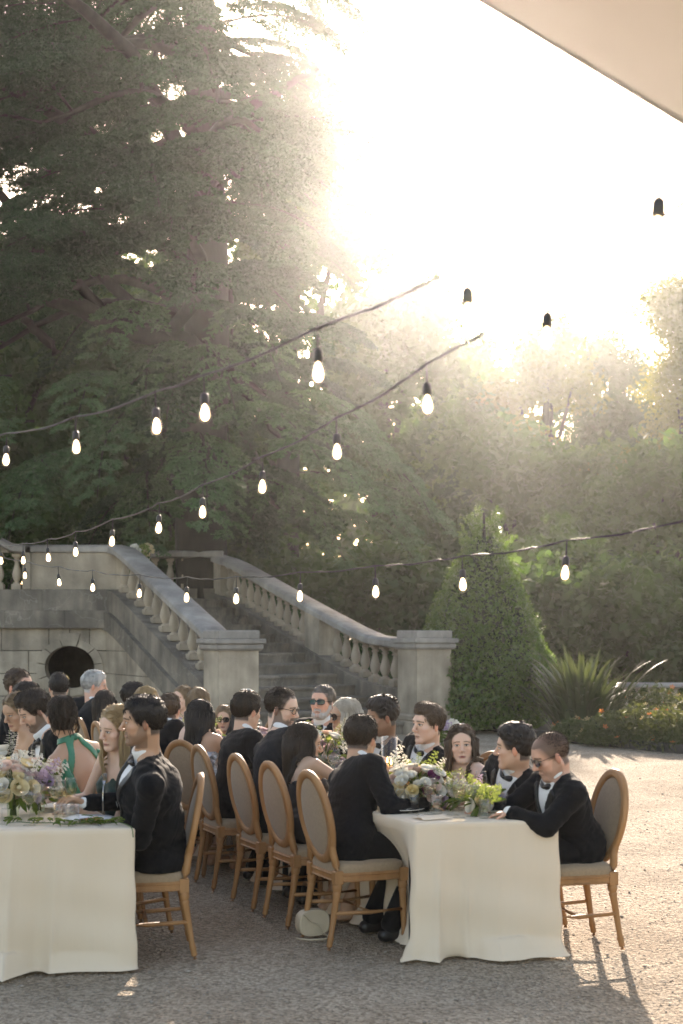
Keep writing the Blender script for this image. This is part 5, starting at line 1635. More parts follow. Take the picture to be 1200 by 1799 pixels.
M['bottle'] = mat('bottle_green_crepe', (.012, .035, .026), .6, (.009, .026, .02), 12, spec=.3, sheen=.1)
M['black_dress'] = mat('black_crepe', (.014, .013, .014), .6, spec=.3)
M['gold_dress'] = mat('pale_gold_satin', (.46, .38, .22), .4, spec=.5)
M['rose_dress'] = mat('dusty_rose_satin', (.50, .33, .28), .5, spec=.4)
M['floral_dress'] = mat('floral_print', (.62, .57, .50), .7, (.36, .27, .42), 24, fac=(.48, .56))
M['silver'] = mat('silver_sequins', (.5, .5, .5), .35, (.2, .2, .22), 120, metal=.8)
M['leather'] = mat('black_leather', (.012, .011, .011), .35, spec=.5)
def hair_material(name, c1, c2):
    m = mat(name, c1, .5, c2, 28, bump=.55, bscale=95, stretch=(1, 1, .14), spec=.4, trans=.28, tcol=tuple(min(1, 2.2 * c + .01) for c in c2))
    return m
H = {'black': hair_material('black_hair', (.012, .009, .008), (.028, .02, .015)), 'dark': hair_material('dark_brown_hair', (.022, .014, .009), (.05, .032, .02)),
     'brown': hair_material('brown_hair', (.05, .03, .017), (.11, .066, .036)), 'blonde': hair_material('blonde_hair', (.27, .18, .09), (.48, .35, .19)),
     'darkblonde': hair_material('dark_blonde_hair', (.13, .085, .045), (.30, .21, .12)), 'ash': hair_material('ash_blonde_hair', (.42, .37, .29), (.62, .57, .48)),
     'grey': hair_material('grey_hair', (.36, .35, .33), (.60, .58, .55)), 'greybrown': hair_material('greying_hair', (.09, .075, .06), (.22, .20, .18))}
HC = {'black': (.015, .011, .009), 'dark': (.03, .02, .013), 'brown': (.06, .038, .022), 'blonde': (.25, .17, .09), 'darkblonde': (.16, .11, .06), 'ash': (.4, .34, .26), 'grey': (.4, .39, .37), 'greybrown': (.11, .095, .08)}
M['lens'] = mat('dark_lens', (.012, .010, .010), .08, spec=.6)
M['lens_blue'] = mat('mirrored_lens', (.012, .07, .08), .1, (.01, .035, .08), 30, spec=.8, metal=.5)
M['clear_lens'] = M['clear']
M['acetate'] = mat('black_acetate', (.012, .010, .009), .25, spec=.5)

def rotm(axis, a):
    return np.array(Matrix.Rotation(a, 3, axis))
def nrm(v):
    v = np.asarray(v, float); return v / (np.linalg.norm(v) + 1e-12)

def head_prims(f, T, male, hs, jaw=1.0, beard=0.0):
    """T(x,y,z): head-local to person coordinates, R rows are head axes; finer features from brow to chin"""
    R = T.R
    def e(c, r, k=.02, op='u', rot=None):
        f.ell(T(*c), np.array(r) * hs, R if rot is None else rot @ R, k * hs, op)
    def c(a, b, ra, rb, k=.012, op='u'): f.cone(T(*a), T(*b), ra * hs, rb * hs, k * hs, op)
    e((0, -.014, .034), (.0755, .096, .086))
    e((0, .030, .030), (.066, .060, .066), .03)
    jw = .060 if male else .054
    e((0, .026, -.040), (jw, .062, .076), .03)
    for s in (-1, 1):
        c((s * .052 * jaw, -.006, -.048), (s * .020, .066, -.098), .020, .017, .022)
        e((s * .042, .058, -.026), (.024, .022, .019), .02)
        e((s * .030, .050, -.058), (.026, .026, .026), .02)
    c((-.028, .080, .026), (.028, .080, .026), .0145 if male else .012, .0145 if male else .012, .016)
    e((0, .076, -.100), (.021, .019, .018), .02)
    for s in (-1, 1): e((s * .0305, .101, .004), (.0165, .016, .0105), .010, 'cut')
    for s in (-1, 1): e((s * .0305, .0775, .003), (.0135, .0135, .0118), .004)
    for s in (-1, 1): c((s * .016, .0905, .0125), (s * .044, .082, .010), .0032, .0030, .004)   # upper lids
    c((0, .089, .012), (0, .114, -.028), .0075, .0115, .010)
    for s in (-1, 1): e((s * .012, .102, -.034), (.0085, .010, .0075), .007)
    c((-.017, .086, -.0665), (.017, .086, -.0665), .0055, .0055, .006)
    e((0, .0935, -.0655), (.010, .0055, .0050), .006)
    c((-.014, .086, -.0765), (.014, .086, -.0765), .0068, .0068, .006)
    c((-.022, .0965, -.0715), (.022, .0965, -.0715), .0020, .0020, .003, 'cut')
    c((0, .088, -.050), (0, .088, -.060), .006, .006, .01)
    for s in (-1, 1):
        q = rotm('Z', s * .35)
        e((s * .0765, -.006, -.014), (.0085, .017, .028), .008, 'u', q)

class HeadT:
    def __init__(s, c, R, k): s.c = np.asarray(c, float); s.R = R; s.k = k
    def __call__(s, x, y, z): return s.c + s.k * (x * s.R[0] + y * s.R[1] + z * s.R[2])
    def inv(s, V): return ((V - s.c) @ s.R.T) / s.k

def hair_front(lz, ax, style, lady):
    """how far forward (y) hair grows at height lz on the head"""
    hl = {'receding': .098, 'buzz': .078, 'slick': .078}.get(style, .070)
    if lady: hl = hl + .020 * np.exp(-(ax / .034) ** 2)
    line = np.where(lz > hl, .16, np.where(lz > .0, .048 + .030 * np.clip(lz / hl, 0, 1), .012 if lady else .016))
    if style == 'receding': line = np.where(lz > .105, .10, line - .01); line = np.where((ax < .035) & (lz > .085), line + .03, line)
    return line
LADY = ('long', 'halfup', 'bun', 'ponytail', 'bob', 'updo')
def face_colors(L, base, hair, lips, male, beard, brow, r, style='short', scalp='dark'):
    """L: head-local vertex positions -> albedo of skin, lips, brows, eyes, stubble"""
    x, y, z = L[:, 0], L[:, 1], L[:, 2]; n = len(L)
    col = np.tile(np.array(base), (n, 1)); ax = np.abs(x)
    fr = y > .045
    near = (np.abs(x) < .1) & (np.abs(z) < .14) & (np.abs(y) < .14)
    blush = np.exp(-((ax - .045) ** 2 + (z + .035) ** 2) / .0006) * fr * .35
    col = col * (1 - blush[:, None]) + np.array([base[0] * 1.05, base[1] * .78, base[2] * .74]) * blush[:, None]
    nose = np.exp(-((ax) ** 2 + (z + .03) ** 2) / .0002) * (y > .09) * .3
    col = col * (1 - nose[:, None]) + np.array([base[0] * 1.02, base[1] * .8, base[2] * .76]) * nose[:, None]
    ear = near & (ax > .0775) & (y < .03) & (y > -.03) & (z < .022) & (z > -.05); col[ear] = np.array([base[0] * 1.05, base[1] * .80, base[2] * .74])
    lady = style in LADY
    ln = np.full(n, -1.0)
    for dz in (-.006, 0, .006): ln = np.maximum(ln, hair_front(z + dz, ax, style, lady) - abs(dz))
    nape = np.where(y > -.03, -.028, -.075) if not lady else np.full(n, -.09)
    sw_ = np.clip((ln - y) / (.035 if style == 'buzz' else .014) + .3, 0, 1) * np.clip((z - nape) / .014, 0, 1) * near * (1 - ear) * (.82 if style == 'buzz' else .9)
    if style == 'buzz': sw_ = sw_ * np.clip(1.05 - .35 * np.exp(-((x / .045) ** 2 + ((y - .02) / .06) ** 2)) * (z > .06), 0, 1)
    sc_ = np.array(HC[scalp]) * (1 + .6 * (r.random(n)[:, None] - .5))
    col = col * (1 - sw_[:, None]) + sc_ * sw_[:, None]
    if beard > 0:
        edge = -.050 + .10 * np.clip((.045 - y) / .05, 0, 1) * (ax > .03) + .004 * np.sin(ax * 300)
        low = np.clip((edge - z) / .018, 0, 1) * near * (y > -.012)
        mous = (z > -.066) & (z < -.044) & (ax < .030) & (y > .07)
        lipz = (np.abs(z + .072) < .010) & (ax < .020) & (y > .08)
        w = np.clip(low + mous * 1.0, 0, 1) * beard * ~lipz
        w = w * (z > -.135)
        bc = np.array(HC[hair]) * (1 + .5 * (r.random(n)[:, None] - .5))
        col = col * (1 - w[:, None]) + bc * w[:, None]
    lp = np.clip(1.25 - ((x / .025) ** 2 + ((z + .0715) / .0105) ** 2), 0, 1) * (y > .075) * (.9 if not male else .55)
    col = col * (1 - lp[:, None]) + np.array(lips) * lp[:, None]
    mouth = (np.abs(z + .0715) < .0022) & (ax < .022) & (y > .08); col[mouth] *= .45
    bz = .0265 + .05 * np.clip(.03 - ax, 0, 1) * 0 + np.where(ax > .034, -(ax - .034) * .45, 0)
    bw = np.clip(1 - np.abs(z - bz) / (.0055 if male else .0042), 0, 1) * (ax > .012) * (ax < .053) * (y > .05)
    bw = np.clip(bw * 1.6, 0, 1) * .85
    col = col * (1 - bw[:, None]) + np.array(HC[brow]) * bw[:, None]
    ex, ez = (ax - .0305) / .0140, (z - .0030) / .0056
    eye = (ex ** 2 + ez ** 2 < 1) & (y > .06); col[eye] = (.62, .58, .54)
    iris = ((ax - .0305) ** 2 + (z - .0035) ** 2 < .0055 ** 2) & (y > .06); col[iris] = (.03, .02, .014)
    lash = (np.abs(z - (.0092 - 18 * (ax - .0305) ** 2)) < .0020) & (np.abs(ax - .0305) < .0165) & (y > .06); col[lash] = (.03, .02, .016)
    low = (np.abs(z - (-.0030 + 14 * (ax - .0305) ** 2)) < .0012) & (np.abs(ax - .0305) < .015) & (y > .06); col[low] *= .6
    return col

def wob(x, y, z, s, seed):
    return (np.sin(x * 61 * s + 9 * np.sin(z * 17 * s + seed)) * np.sin(y * 53 * s + 7 * np.sin(x * 19 * s)) + .6 * np.sin(z * 83 * s + 6 * np.sin(y * 23 * s + seed)) * np.sin(x * 71 * s + seed))

def build_hair(T, style, hs, res, seed, P, body_shoulder):
    """returns verts, quads of the hair in person coordinates"""
    r = np.random.default_rng(seed)
    m = .155 * hs
    f = Field(T.c - m - np.array([0, 0, .05]), T.c + m, res)
    R = T.R
    def e(c, rr, k=.015, op='u'): f.ell(T(*c), np.array(rr) * hs, R, k * hs, op)
    thick = {'buzz': .004, 'short': .011, 'quiff': .012, 'curly': .012, 'slick': .009, 'long': .013, 'halfup': .012, 'bun': .011, 'ponytail': .010, 'bob': .016, 'updo': .014, 'receding': .006}[style]
    e((0, -.016, .036), (.0755 + thick, .096 + thick, .087 + thick))
    if style in ('short', 'quiff', 'curly'):
        e((0, .030, .088), (.058, .052, .034 + (.014 if style == 'quiff' else .004)), .03)
    if style == 'quiff': e((0, .052, .098), (.050, .034, .026), .02)
    if style == 'curly': e((0, .0, .095), (.078, .088, .048), .03)
    if style == 'bob': e((0, -.02, -.02), (.092, .092, .10), .03)
    if style in ('long', 'halfup', 'bun', 'updo', 'ponytail'): e((0, -.060, -.015), (.066, .052, .072), .03)
    x, y, z = f.all(); X = x - T.c[0]; Y = y - T.c[1]; Z = z - T.c[2]
    lx = (R[0][0] * X + R[0][1] * Y + R[0][2] * Z) / hs; ly = (R[1][0] * X + R[1][1] * Y + R[1][2] * Z) / hs; lz = (R[2][0] * X + R[2][1] * Y + R[2][2] * Z) / hs
    ax = np.abs(lx); hl = {'receding': .098, 'buzz': .078, 'slick': .078}.get(style, .070)
    lady = style in LADY
    line = hair_front(lz, ax, style, lady)
    dface = (ly - line) * hs
    A = (slice(None),) * 3
    f.cut(A, -dface.astype(np.float32) * .9, .014 * hs)
    if not lady:
        nape = np.where(ly > -.03, -.030, -.075) if style != 'buzz' else np.where(ly > -.03, -.02, -.06)
        side = (nape - lz) * hs
        f.cut(A, -side.astype(np.float32) * .9, .010 * hs)
        # clear of the ears
        for s in (-1, 1): e((s * .088, -.002, -.02), (.017, .016, .032), .005, 'cut')
    else:
        f.F = np.maximum(f.F, ((-.085 - lz) * hs).astype(np.float32))
    amp = {'buzz': .0006, 'curly': .004, 'short': .0022, 'quiff': .0026}.get(style, .0018)
    f.F = f.F + (amp * wob(lx, ly, lz, 1.7 if style != 'curly' else 1.3, seed)).astype(np.float32)
    if style == 'curly':
        n = 150; d = r.normal(size=(n, 3)); d[:, 2] = np.abs(d[:, 2]) * .9 + .05; d /= np.linalg.norm(d, axis=1, keepdims=True)
        for q in d:
            p = np.array([q[0] * .083, q[1] * .100 - .008, .045 + q[2] * .092])
            if p[2] < hl and p[1] > .04: continue
            f.cone(T(*p), T(*(p + r.normal(size=3) * .010)), .0085 * hs, .0075 * hs, .004)
    if style == 'bun':
        e((0, -.075, .085), (.048, .046, .044), .012)
        e((0, -.055, .06), (.05, .05, .04), .02)
    if style == 'updo':
        for k in range(26):
            a = k * 1.9; p = np.array([.05 * math.sin(a), -.075 - .022 * math.cos(a * 1.3), .02 + .05 * math.cos(a)])
            q = p + np.array([.022 * math.cos(a * .7), -.004, .022 * math.sin(a * .7)])
            f.cone(T(*p), T(*q), .016 * hs, .013 * hs, .004)
    V, Q = f.mesh()
    out = MB()
    def lock(pts, r0, n=5):
        k = len(pts); out.tube(pts, [r0 * (.55 + .45 * math.sin(math.pi * min(1, .25 + .7 * i / (k - 1)))) * (1 - .6 * (i / (k - 1)) ** 3) for i in range(k)], n)
    if style == 'buzz': V, Q = V[:0], Q[:0]
    tuft_n = 0 if style in ('curly', 'buzz') else (620 if res < .006 else 240)
    if tuft_n and len(V):
        Lc = T.inv(V); pick = r.integers(0, len(V), tuft_n)
        for i in pick:
            q = Lc[i]; nl_ = nrm(np.array([q[0] / .0075, (q[1] + .016) / .0105, (q[2] - .036) / .0095]))
            if lady and q[1] > .012: fl = np.array([math.copysign(1.0, q[0] + 1e-6), -.8, -.15])
            elif lady: fl = np.array([math.copysign(.55, q[0] + 1e-6), -.75, -.35]) if style in ('bun', 'updo', 'ponytail') else np.array([math.copysign(.5, q[0] + 1e-6), -.25, -1.0])
            elif style in ('slick', 'receding'): fl = np.array([.1, -1, .0 if q[2] > .06 else -.6])
            elif q[2] > .07: fl = np.array([.35, -.15 if style == 'short' else -.6, .25 + (.7 if q[1] > .04 and style == 'quiff' else 0)])
            else: fl = np.array([0, -.45, -1.0])
            fl = fl + r.normal(size=3) * .22; fl = nrm(fl - nl_ * (fl @ nl_))
            Lk = r.uniform(.022, .040) * (1.4 if lady else 1); lift = r.uniform(.001, .0055)
            lock([T(*(q - nl_ * .003)), T(*(q + fl * Lk * .5 + nl_ * lift)), T(*(q + fl * Lk + nl_ * (lift * .5 - Lk * Lk * 3.5)))], r.uniform(.0022, .0042), 4)
    if style in ('long', 'halfup', 'bob', 'ponytail', 'bun'):
        nl, Lr = {'long': (190, P.get('hair_len', .46)), 'halfup': (170, P.get('hair_len', .44)), 'bob': (150, .22), 'ponytail': (70, .30), 'bun': (26, .12)}[style]
        up = np.array([0, 0, 1.0])
        for k in range(nl):
            if style == 'ponytail':
                s = np.array([r.normal() * .012, -.108, -.005 + r.normal() * .012]); L = Lr * r.uniform(.75, 1.05); az = 0
            else:
                sp = {'long': 2.35, 'halfup': 2.1, 'bob': 2.25, 'bun': 1.6}[style]
                az = r.uniform(-sp, sp)                      # 0 = back of the head
                s = np.array([math.sin(az) * (.080 + .004 * r.random()), -.016 - math.cos(az) * .100, r.uniform(-.03, .035)])
                L = Lr * r.uniform(.78, 1.05) * (1 if abs(az) < 1.9 else P.get('front_len', .95))
            p = T(*s); out_d = nrm(R[0] * math.sin(az) - R[1] * math.cos(az))
            pts = [T(*(s * np.array([.93, .95, 1]) + np.array([0, 0, .04])))]
            n = 9
            for i in range(n):
                t = i / (n - 1)
                q = p - up * L * t + out_d * (.010 * math.sin(3 * t) + (.018 if style != 'ponytail' else .05 * t * (1 - t) * 2) * (1 - t) ** 2) * 1.0
                q = q + R[0] * .008 * math.sin(7 * t + az * 3 + seed) + r.normal(size=3) * .0016
                # lie over neck, shoulders and back instead of running through them
                nb, ch, rx, fy, dd, sw = body_shoulder
                rel = q - nb; u = float(rel @ rx); v = float(rel @ fy); w = float(rel @ dd)
                if w < .03:
                    need = .105 * max(0, 1 - (abs(u) / (sw + .03)) ** 2.5) + .012
                    if abs(u) < sw + .06:
                        if v < .02: v = min(v, -need * (0.75 if w > -.08 else 1.0))
                        else: v = max(v, need * .85)
                    q = nb + rx * u + fy * v + dd * w
                pts.append(q)
            lock(pts, .0085 if style != 'bun' else .005)
    if style in ('short', 'quiff', 'curly', 'updo', 'bun', 'long', 'halfup', 'bob', 'receding', 'slick') and res < .006:
        for k in range(90):                                # loose fine hairs that catch the light
            d = r.normal(size=3); d[2] = abs(d[2]); d /= np.linalg.norm(d)
            p = np.array([d[0] * .086, d[1] * .106 - .016, .036 + d[2] * .098])
            if p[1] > .05 and p[2] < .10: continue
            q = p + d * .006 + r.normal(size=3) * .010
            lock([T(*(p * .97)), T(*((p + q) / 2 + d * .003)), T(*q)], .0013, 3)
    if out.v:
        n0 = len(V); tv = np.array([tuple(p) for p in out.v], float); tq = np.array([q for q in out.f if len(q) == 4]) + n0
        V = np.concatenate([V, tv]); Q = np.concatenate([Q, tq])
    return V, Q

def ik(sh, tgt, l1, l2, hint):
    sh, tgt = np.asarray(sh, float), np.asarray(tgt, float); v = tgt - sh; d = np.linalg.norm(v); d2 = min(d, (l1 + l2) * .995); v = v / d
    tgt = sh + v * d2
    a = (l1 * l1 - l2 * l2 + d2 * d2) / (2 * d2); h = math.sqrt(max(0, l1 * l1 - a * a))
    hint = np.asarray(hint, float); hint = nrm(hint - v * (hint @ v))
    return sh + v * a + hint * h, tgt

def hand_prims(f, w, d, nrm_, side, sc, curl=.5, male=True):
    """palm and five fingers from wrist w along d; nrm_ = back of the hand; side=+1 right hand"""
    d = nrm(d); nb = nrm(nrm_ - d * (nrm_ @ d)); sd = np.cross(d, nb) * side        # towards the thumb side
    r = sc * (.95 if male else .82)
    kn = []
    for i, o in enumerate((.030, .010, -.010, -.028)):
        k = w + d * (.088 - .004 * abs(i - 1)) * r + sd * o * r; kn.append(k)
        f.cone(w + d * .02 * r + sd * o * .55 * r, k, .0145 * r, .0115 * r, .010)
    for i, k in enumerate(kn):
        L = (.043, .048, .045, .035)[i] * r; dr = d; p = k
        for j in range(3):
            a = curl * (.55 + .55 * j) + .06 * i
            dr = nrm(d * math.cos(a) - nb * math.sin(a)); q = p + dr * L * (1, .68, .5)[j]
            f.cone(p, q, (.0092, .0082, .0074)[j] * r, (.0084, .0075, .0060)[j] * r, .0022); p = q
    t0 = w + d * .022 * r + sd * .022 * r; t1 = t0 + (d * .55 + sd * .75 - nb * .30) * .042 * r; t2 = t1 + nrm(d * .9 + sd * .25 - nb * .45) * .034 * r; t3 = t2 + nrm(d * .9 - sd * .05 - nb * .55) * .026 * r
    f.cone(t0, t1, .0145 * r, .0115 * r, .008); f.cone(t1, t2, .0105 * r, .0092 * r, .003); f.cone(t2, t3, .0092 * r, .007 * r, .002)

SKIN = {'fair': (.66, .43, .32), 'light': (.60, .37, .26), 'tan': (.48, .28, .18), 'olive': (.50, .315, .21), 'brown': (.29, .16, .10), 'ruddy': (.62, .35, .25)}
def clothing(parent, name, f, m, smooth=True):
    V, Q = f.mesh()
    if len(Q) == 0: return None
    return link(name, np_mesh(name, V, Q, m, smooth), parent)

def person(P):
    seed = P['seed']; r = np.random.default_rng(seed); rng = random.Random(seed)
    male = P.get('male', True); near = P.get('near', True)
    face = math.radians(P['face'])
    cx, cy_ = P['chair']; fx, fy_ = math.cos(face), math.sin(face)
    root = thing('person', (cx, cy_, 0), face - math.pi / 2, P['label'], 'person', 'wedding guests at the tables')
    # where the head is, from its place in the view: forward offset given, side offset solved
    k = (P['px'] - 600) / F_PX; fo = P.get('fwd', .08); nx_, ny_ = fy_, -fx            # n = person's right
    bx, by = cx + fx * fo, cy_ + fy_ * fo
    so = (k * by - bx) / (nx_ - k * ny_); so = max(-.22, min(.22, so))
    hx, hy = bx + nx_ * so, by + ny_ * so
    topz = EYE - (P['top'] - HZ) / F_PX * hy
    hip = np.array([0, -.06, .565])
    hs = P.get('hs', 1.075 if male else 1.03)
    head_c = np.array([so, fo, topz - .123 * hs])
    hv = head_c - hip; d = nrm(hv); Lh = np.linalg.norm(hv); S = Lh / .665
    S_ = max(.86, min(1.14, S))
    q = Lh / .665
    tw = math.radians(P.get('twist', 0))
    rx = nrm(np.array([math.cos(tw), math.sin(tw), 0]) - d * (np.array([math.cos(tw), math.sin(tw), 0]) @ d)); fy = np.cross(d, rx)
    fw = -fy if False else np.cross(d, rx)
    ch = hip + d * .33 * q; nb = hip + d * (.495 - .22 * (hs - 1)) * q
    R3 = np.stack([rx, fw, d])
    gz = math.radians(P['gaze']) - face; pt = math.radians(P.get('pitch', 5)); rl = math.radians(P.get('roll', 0))
    hm = np.array(Matrix.Rotation(gz, 3, 'Z') @ Matrix.Rotation(-pt, 3, 'X') @ Matrix.Rotation(rl, 3, 'Y'))
    T = HeadT(head_c, hm.T, hs)
    sw = (.203 if male else .166) * P.get('build', 1.0) * min(1.08, max(.95, S_))
    bd = P.get('build', 1.0) * 1.08
    shR, shL = hip + d * .436 * q + rx * sw, hip + d * .436 * q - rx * sw
    l1, l2 = .285 * S_, .25 * S_
    hands = P.get('hands', {})
    tR = np.array(hands.get('R', (.13, .30, .70))); tL = np.array(hands.get('L', (-.13, .30, .70)))
    eR, wR = ik(shR, tR, l1, l2, hands.get('hR', (.6, -.5, -.8))); eL, wL = ik(shL, tL, l1, l2, hands.get('hL', (-.6, -.5, -.8)))
    fine = [(head_c, .165 * hs, P.get('res', .0042 if near else .0065))]
    for s in P.get('show', ''): fine.append(((wR if s == 'R' else wL) + np.array([0, .06, 0]), .09, .0055))
    lo = np.array([-.42, -.32, 0.0]); hi = np.array([.42, .66, topz + .05])
    lo = np.minimum(lo, np.minimum(head_c - .18, np.minimum(wR, wL) - .12)); hi = np.maximum(hi, np.maximum(head_c + .18, np.maximum(wR, wL) + .15)); lo[2] = -.02
    f = Field(lo, hi, .013 if near else .017, fine)
    def torso(g, o=0.0, legs=True, up=True, bust=True):
        g.ell(hip, (.165 * bd + o, .125 * bd + o, .115 + o), R3, .05)
        g.ell(hip + d * .17 * q, ((.142 if male else .118) * bd + o, (.108 if male else .092) * bd + o, .15 + o), R3, .06)
        g.ell(hip + d * .33 * q, ((.158 if male else .132) * bd + o, (.112 if male else .092) * bd + o, .15 + o), R3, .05)
        if up: g.cone(hip + d * .425 * q + rx * sw * .72, hip + d * .425 * q - rx * sw * .72, .062 + o, .062 + o, .05)
        if not male and bust:
            for s in (-1, 1): g.ell(hip + d * .315 * q + rx * .058 * s + fw * .082, (.050 + o, .042 + o, .052 + o), R3, .03)
    def legsf(g, o=0.0):
        for s in (-1, 1):
            hj = hip + np.array([s * .085, .02, -.01]); kn = np.array([s * .12, .39, .52]); an = np.array([s * .13, .40 + P.get('foot', 0), .10])
            g.cone(hj, kn, .086 + o, .062 + o, .04); g.cone(kn, an, .058 + o, .038 + o * 1.6, .03)
    def foot(g, o=0.0):
        for s in (-1, 1):
            an = np.array([s * .13, .40 + P.get('foot', 0), .075]); g.cone(an + np.array([0, -.045, -.035]), an + np.array([s * .015, .15, -.040]), .034 + o, .028 + o, .02); g.cone(an + np.array([0, 0, .03]), an, .036 + o, .036 + o, .02)
    def arm(g, sh, el, wr, o=0.0, w_=1.0):
        a = (.052 if male else .041) * w_; b = (.042 if male else .033) * w_; c_ = (.029 if male else .0235)
        g.cone(sh, el, a + o, b + o, .03); g.cone(el, wr, b * .98 + o, c_ + o, .02)
    torso(f); legsf(f); foot(f)
    f.cone(hip + d * .46 * q + rx * sw * .5, nb + d * .04 * q, .05, .045, .04); f.cone(hip + d * .46 * q - rx * sw * .5, nb + d * .04 * q, .05, .045, .04)
    nr_ = (.057 if male else .046) * hs
    f.cone(nb - d * .02, T(0, -.022, -.055), nr_ * 1.08, nr_, .025)
    arm(f, shR, eR, wR); arm(f, shL, eL, wL)
    head_prims(f, T, male, hs, P.get('jaw', 1.0 if male else .92))
    for s, el, wr in (('R', eR, wR), ('L', eL, wL)):
        dd = nrm(wr - el); dirn = nrm(np.array(hands.get('d' + s, dd))); up_ = np.array(hands.get('n' + s, (0, 0, 1.0)))
        hand_prims(f, wr, dirn, up_, 1 if s == 'R' else -1, S_ * .98, hands.get('c' + s, .5), male)
    V, Q = f.mesh()
    L = T.inv(V)
    base = SKIN[P.get('skin', 'light')]
    col = face_colors(L, base, P.get('beard_col', P['hair'][1]), P.get('lips', (.36, .13, .11) if not male else (.40, .20, .16)), male, P.get('beard', 0), P.get('brow', P['hair'][1]), r, P['hair'][0], P['hair'][1])
    body = link('body', np_mesh('body', V, Q, M['skin'], True, col), root)
    # hair
    hv_, hq_ = (None, None) if P['hair'][0] == 'buzz' else build_hair(T, P['hair'][0], hs, .0052 if near else .0075, seed, P, (nb, ch, rx, fw, d, sw))
    if P['hair'][0] == 'buzz':                             # cropped stubble
        mb = MB(); dirs = r.normal(size=(5200, 3)); dirs /= np.linalg.norm(dirs, axis=1, keepdims=True)
        for q_ in dirs:
            p_ = np.array([0, -.014, .034]) + q_ * np.array([.0765, .097, .087])
            if p_[1] > float(hair_front(np.array(p_[2]), np.array(abs(p_[0])), 'buzz', False)) - .004 + r.normal() * .004 or (p_[2] > .078 and p_[1] > .052 - .5 * abs(p_[0]) + r.normal() * .004): continue
            if p_[2] < (-.022 if p_[1] > -.03 else -.05) + r.normal() * .004: continue
            e_ = q_ * .5 + np.array([0, -.3, .2]) + r.normal(size=3) * .35
            mb.tube([T(*(p_ - q_ * .002)), T(*(p_ + nrm(e_) * r.uniform(.005, .009)))], [.0014, .0005], 3, False)
        mb.build('hair', H['dark'], root)
    if hv_ is not None: link('hair', np_mesh('hair', hv_, hq_, H[P['hair'][1]], True), root)
    if P.get('beard_vol'):
        g = Field(T.c - .14, T.c + .14, .0055)
        def e(c, rr, k=.02, op='u'): g.ell(T(*c), np.array(rr) * hs, T.R, k * hs, op)
        e((0, .052, -.098), (.050, .042, .034)); e((0, .085, -.058), (.030, .014, .010), .01)
        for s in (-1, 1): g.cone(T(s * .062, .005, -.035), T(s * .035, .058, -.095), .020, .026, .02)
        e((0, .098, -.072), (.017, .02, .006), .006, 'cut')
        X, Y, Z = g.all(); g.F = g.F + (.003 * wob((X - T.c[0]), (Y - T.c[1]), (Z - T.c[2]), 1.8, seed)).astype(np.float32)
        clothing(root, 'beard', g, H[P.get('beard_col', 'grey')])
    # eyewear
    if P.get('glasses'):
        kind = P['glasses']; mb = MB(); lens = MB()
        for s in (-1, 1):
            w_, h_ = {'clear': (.025, .018), 'dark': (.029, .024), 'wrap': (.031, .019), 'thin': (.027, .020)}[kind]
            ring = []
            for i in range(18):
                a = 2 * math.pi * i / 18; c, q_ = math.cos(a), math.sin(a); e = .7
                u = w_ * abs(c) ** e * (1 if c > 0 else -1); v = h_ * abs(q_) ** e * (1 if q_ > 0 else -1)
                xx = s * .033 + u; ring.append(T(xx, .103 - 5.0 * max(0, abs(xx) - .03) ** 2 * 1.6 - (.12 * max(0, abs(xx) - .03)), .003 + v))
            mb.tube(ring + ring[:2], .0024 if kind != 'thin' else .0014, 5, False)
            lens.add(ring, [tuple(range(18))])
            tp = [T(s * (.033 + w_), .094, .008), T(s * .076, .07, .010), T(s * .083, .01, .008), T(s * .082, -.02, -.004)]
            mb.tube(tp, .0022 if kind != 'thin' else .0013, 5)
        mb.tube([T(-.007, .108, .006), T(0, .110, .008), T(.007, .108, .006)], .0022, 5)
        g = mb.build('spectacles' if kind == 'clear' else 'sunglasses', M['acetate'], root, True)
        lens.build('lens', {'clear': M['clear'], 'thin': M['lens'], 'dark': M['lens'], 'wrap': M['lens_blue']}[kind], g)
    # clothes
    wear = P['wear']; cr = .0082 if near else .014
    lim = lambda pad: (np.minimum(lo, 0) + 0, hi)
    def zloc(g):
        x, y, z = g.all(); X, Y, Z = x - hip[0], y - hip[1], z - hip[2]
        return (rx[0] * X + rx[1] * Y + rx[2] * Z, fw[0] * X + fw[1] * Y + fw[2] * Z, (d[0] * X + d[1] * Y + d[2] * Z) / q)
    blo = np.minimum(np.minimum(hip - .42, np.minimum(eR, eL) - .1), np.minimum(wR, wL) - .1); bhi = np.maximum(np.maximum(nb + .14, np.maximum(eR, eL) + .1), np.maximum(wR, wL) + .1)
    blo = np.minimum(blo, nb - .42); bhi = np.maximum(bhi, hip + .42); bhi = np.maximum(bhi, nb + np.array([.42, .35, .14]))
    if wear in ('tux', 'suit', 'shirt'):
        wool = M['tux'] if wear == 'tux' else M['charcoal']
        g = Field(blo, bhi, cr)
        torso(g, .010); g.torus(nb + d * .062 + fw * .008, R3 if P.get('collar_flat') else np.stack([rx, nrm(fw - d * .35), nrm(d + fw * .35)]), .0605 * hs, .0125, .012)
        for el, wr in ((eR, wR), (eL, wL)):
            u_ = nrm(wr - el); g.cone(wr - u_ * .05, wr + u_ * .006, .037, .035, .005)
            if wear == 'shirt' or P.get('shirt_arms'): arm(g, shR if el is eR else shL, el, wr, .012)
        for s in (-1, 1): g.cone(hip + d * .44 * q + rx * sw * .4 * s, nb + d * .0 * q, .050, .048, .04)
        X, Y, Z = g.all(); g.F = np.maximum(g.F, (hip[2] + .02 - Z).astype(np.float32))
        clothing(root, 'shirt', g, M['shirt'])
        g = Field(blo, bhi, cr); o = .021
        torso(g, o)
        for s in (-1, 1): g.cone(hip + d * .455 * q + rx * sw * .55 * s, nb + d * .006 * q - fw * .014, .072, .056, .04)
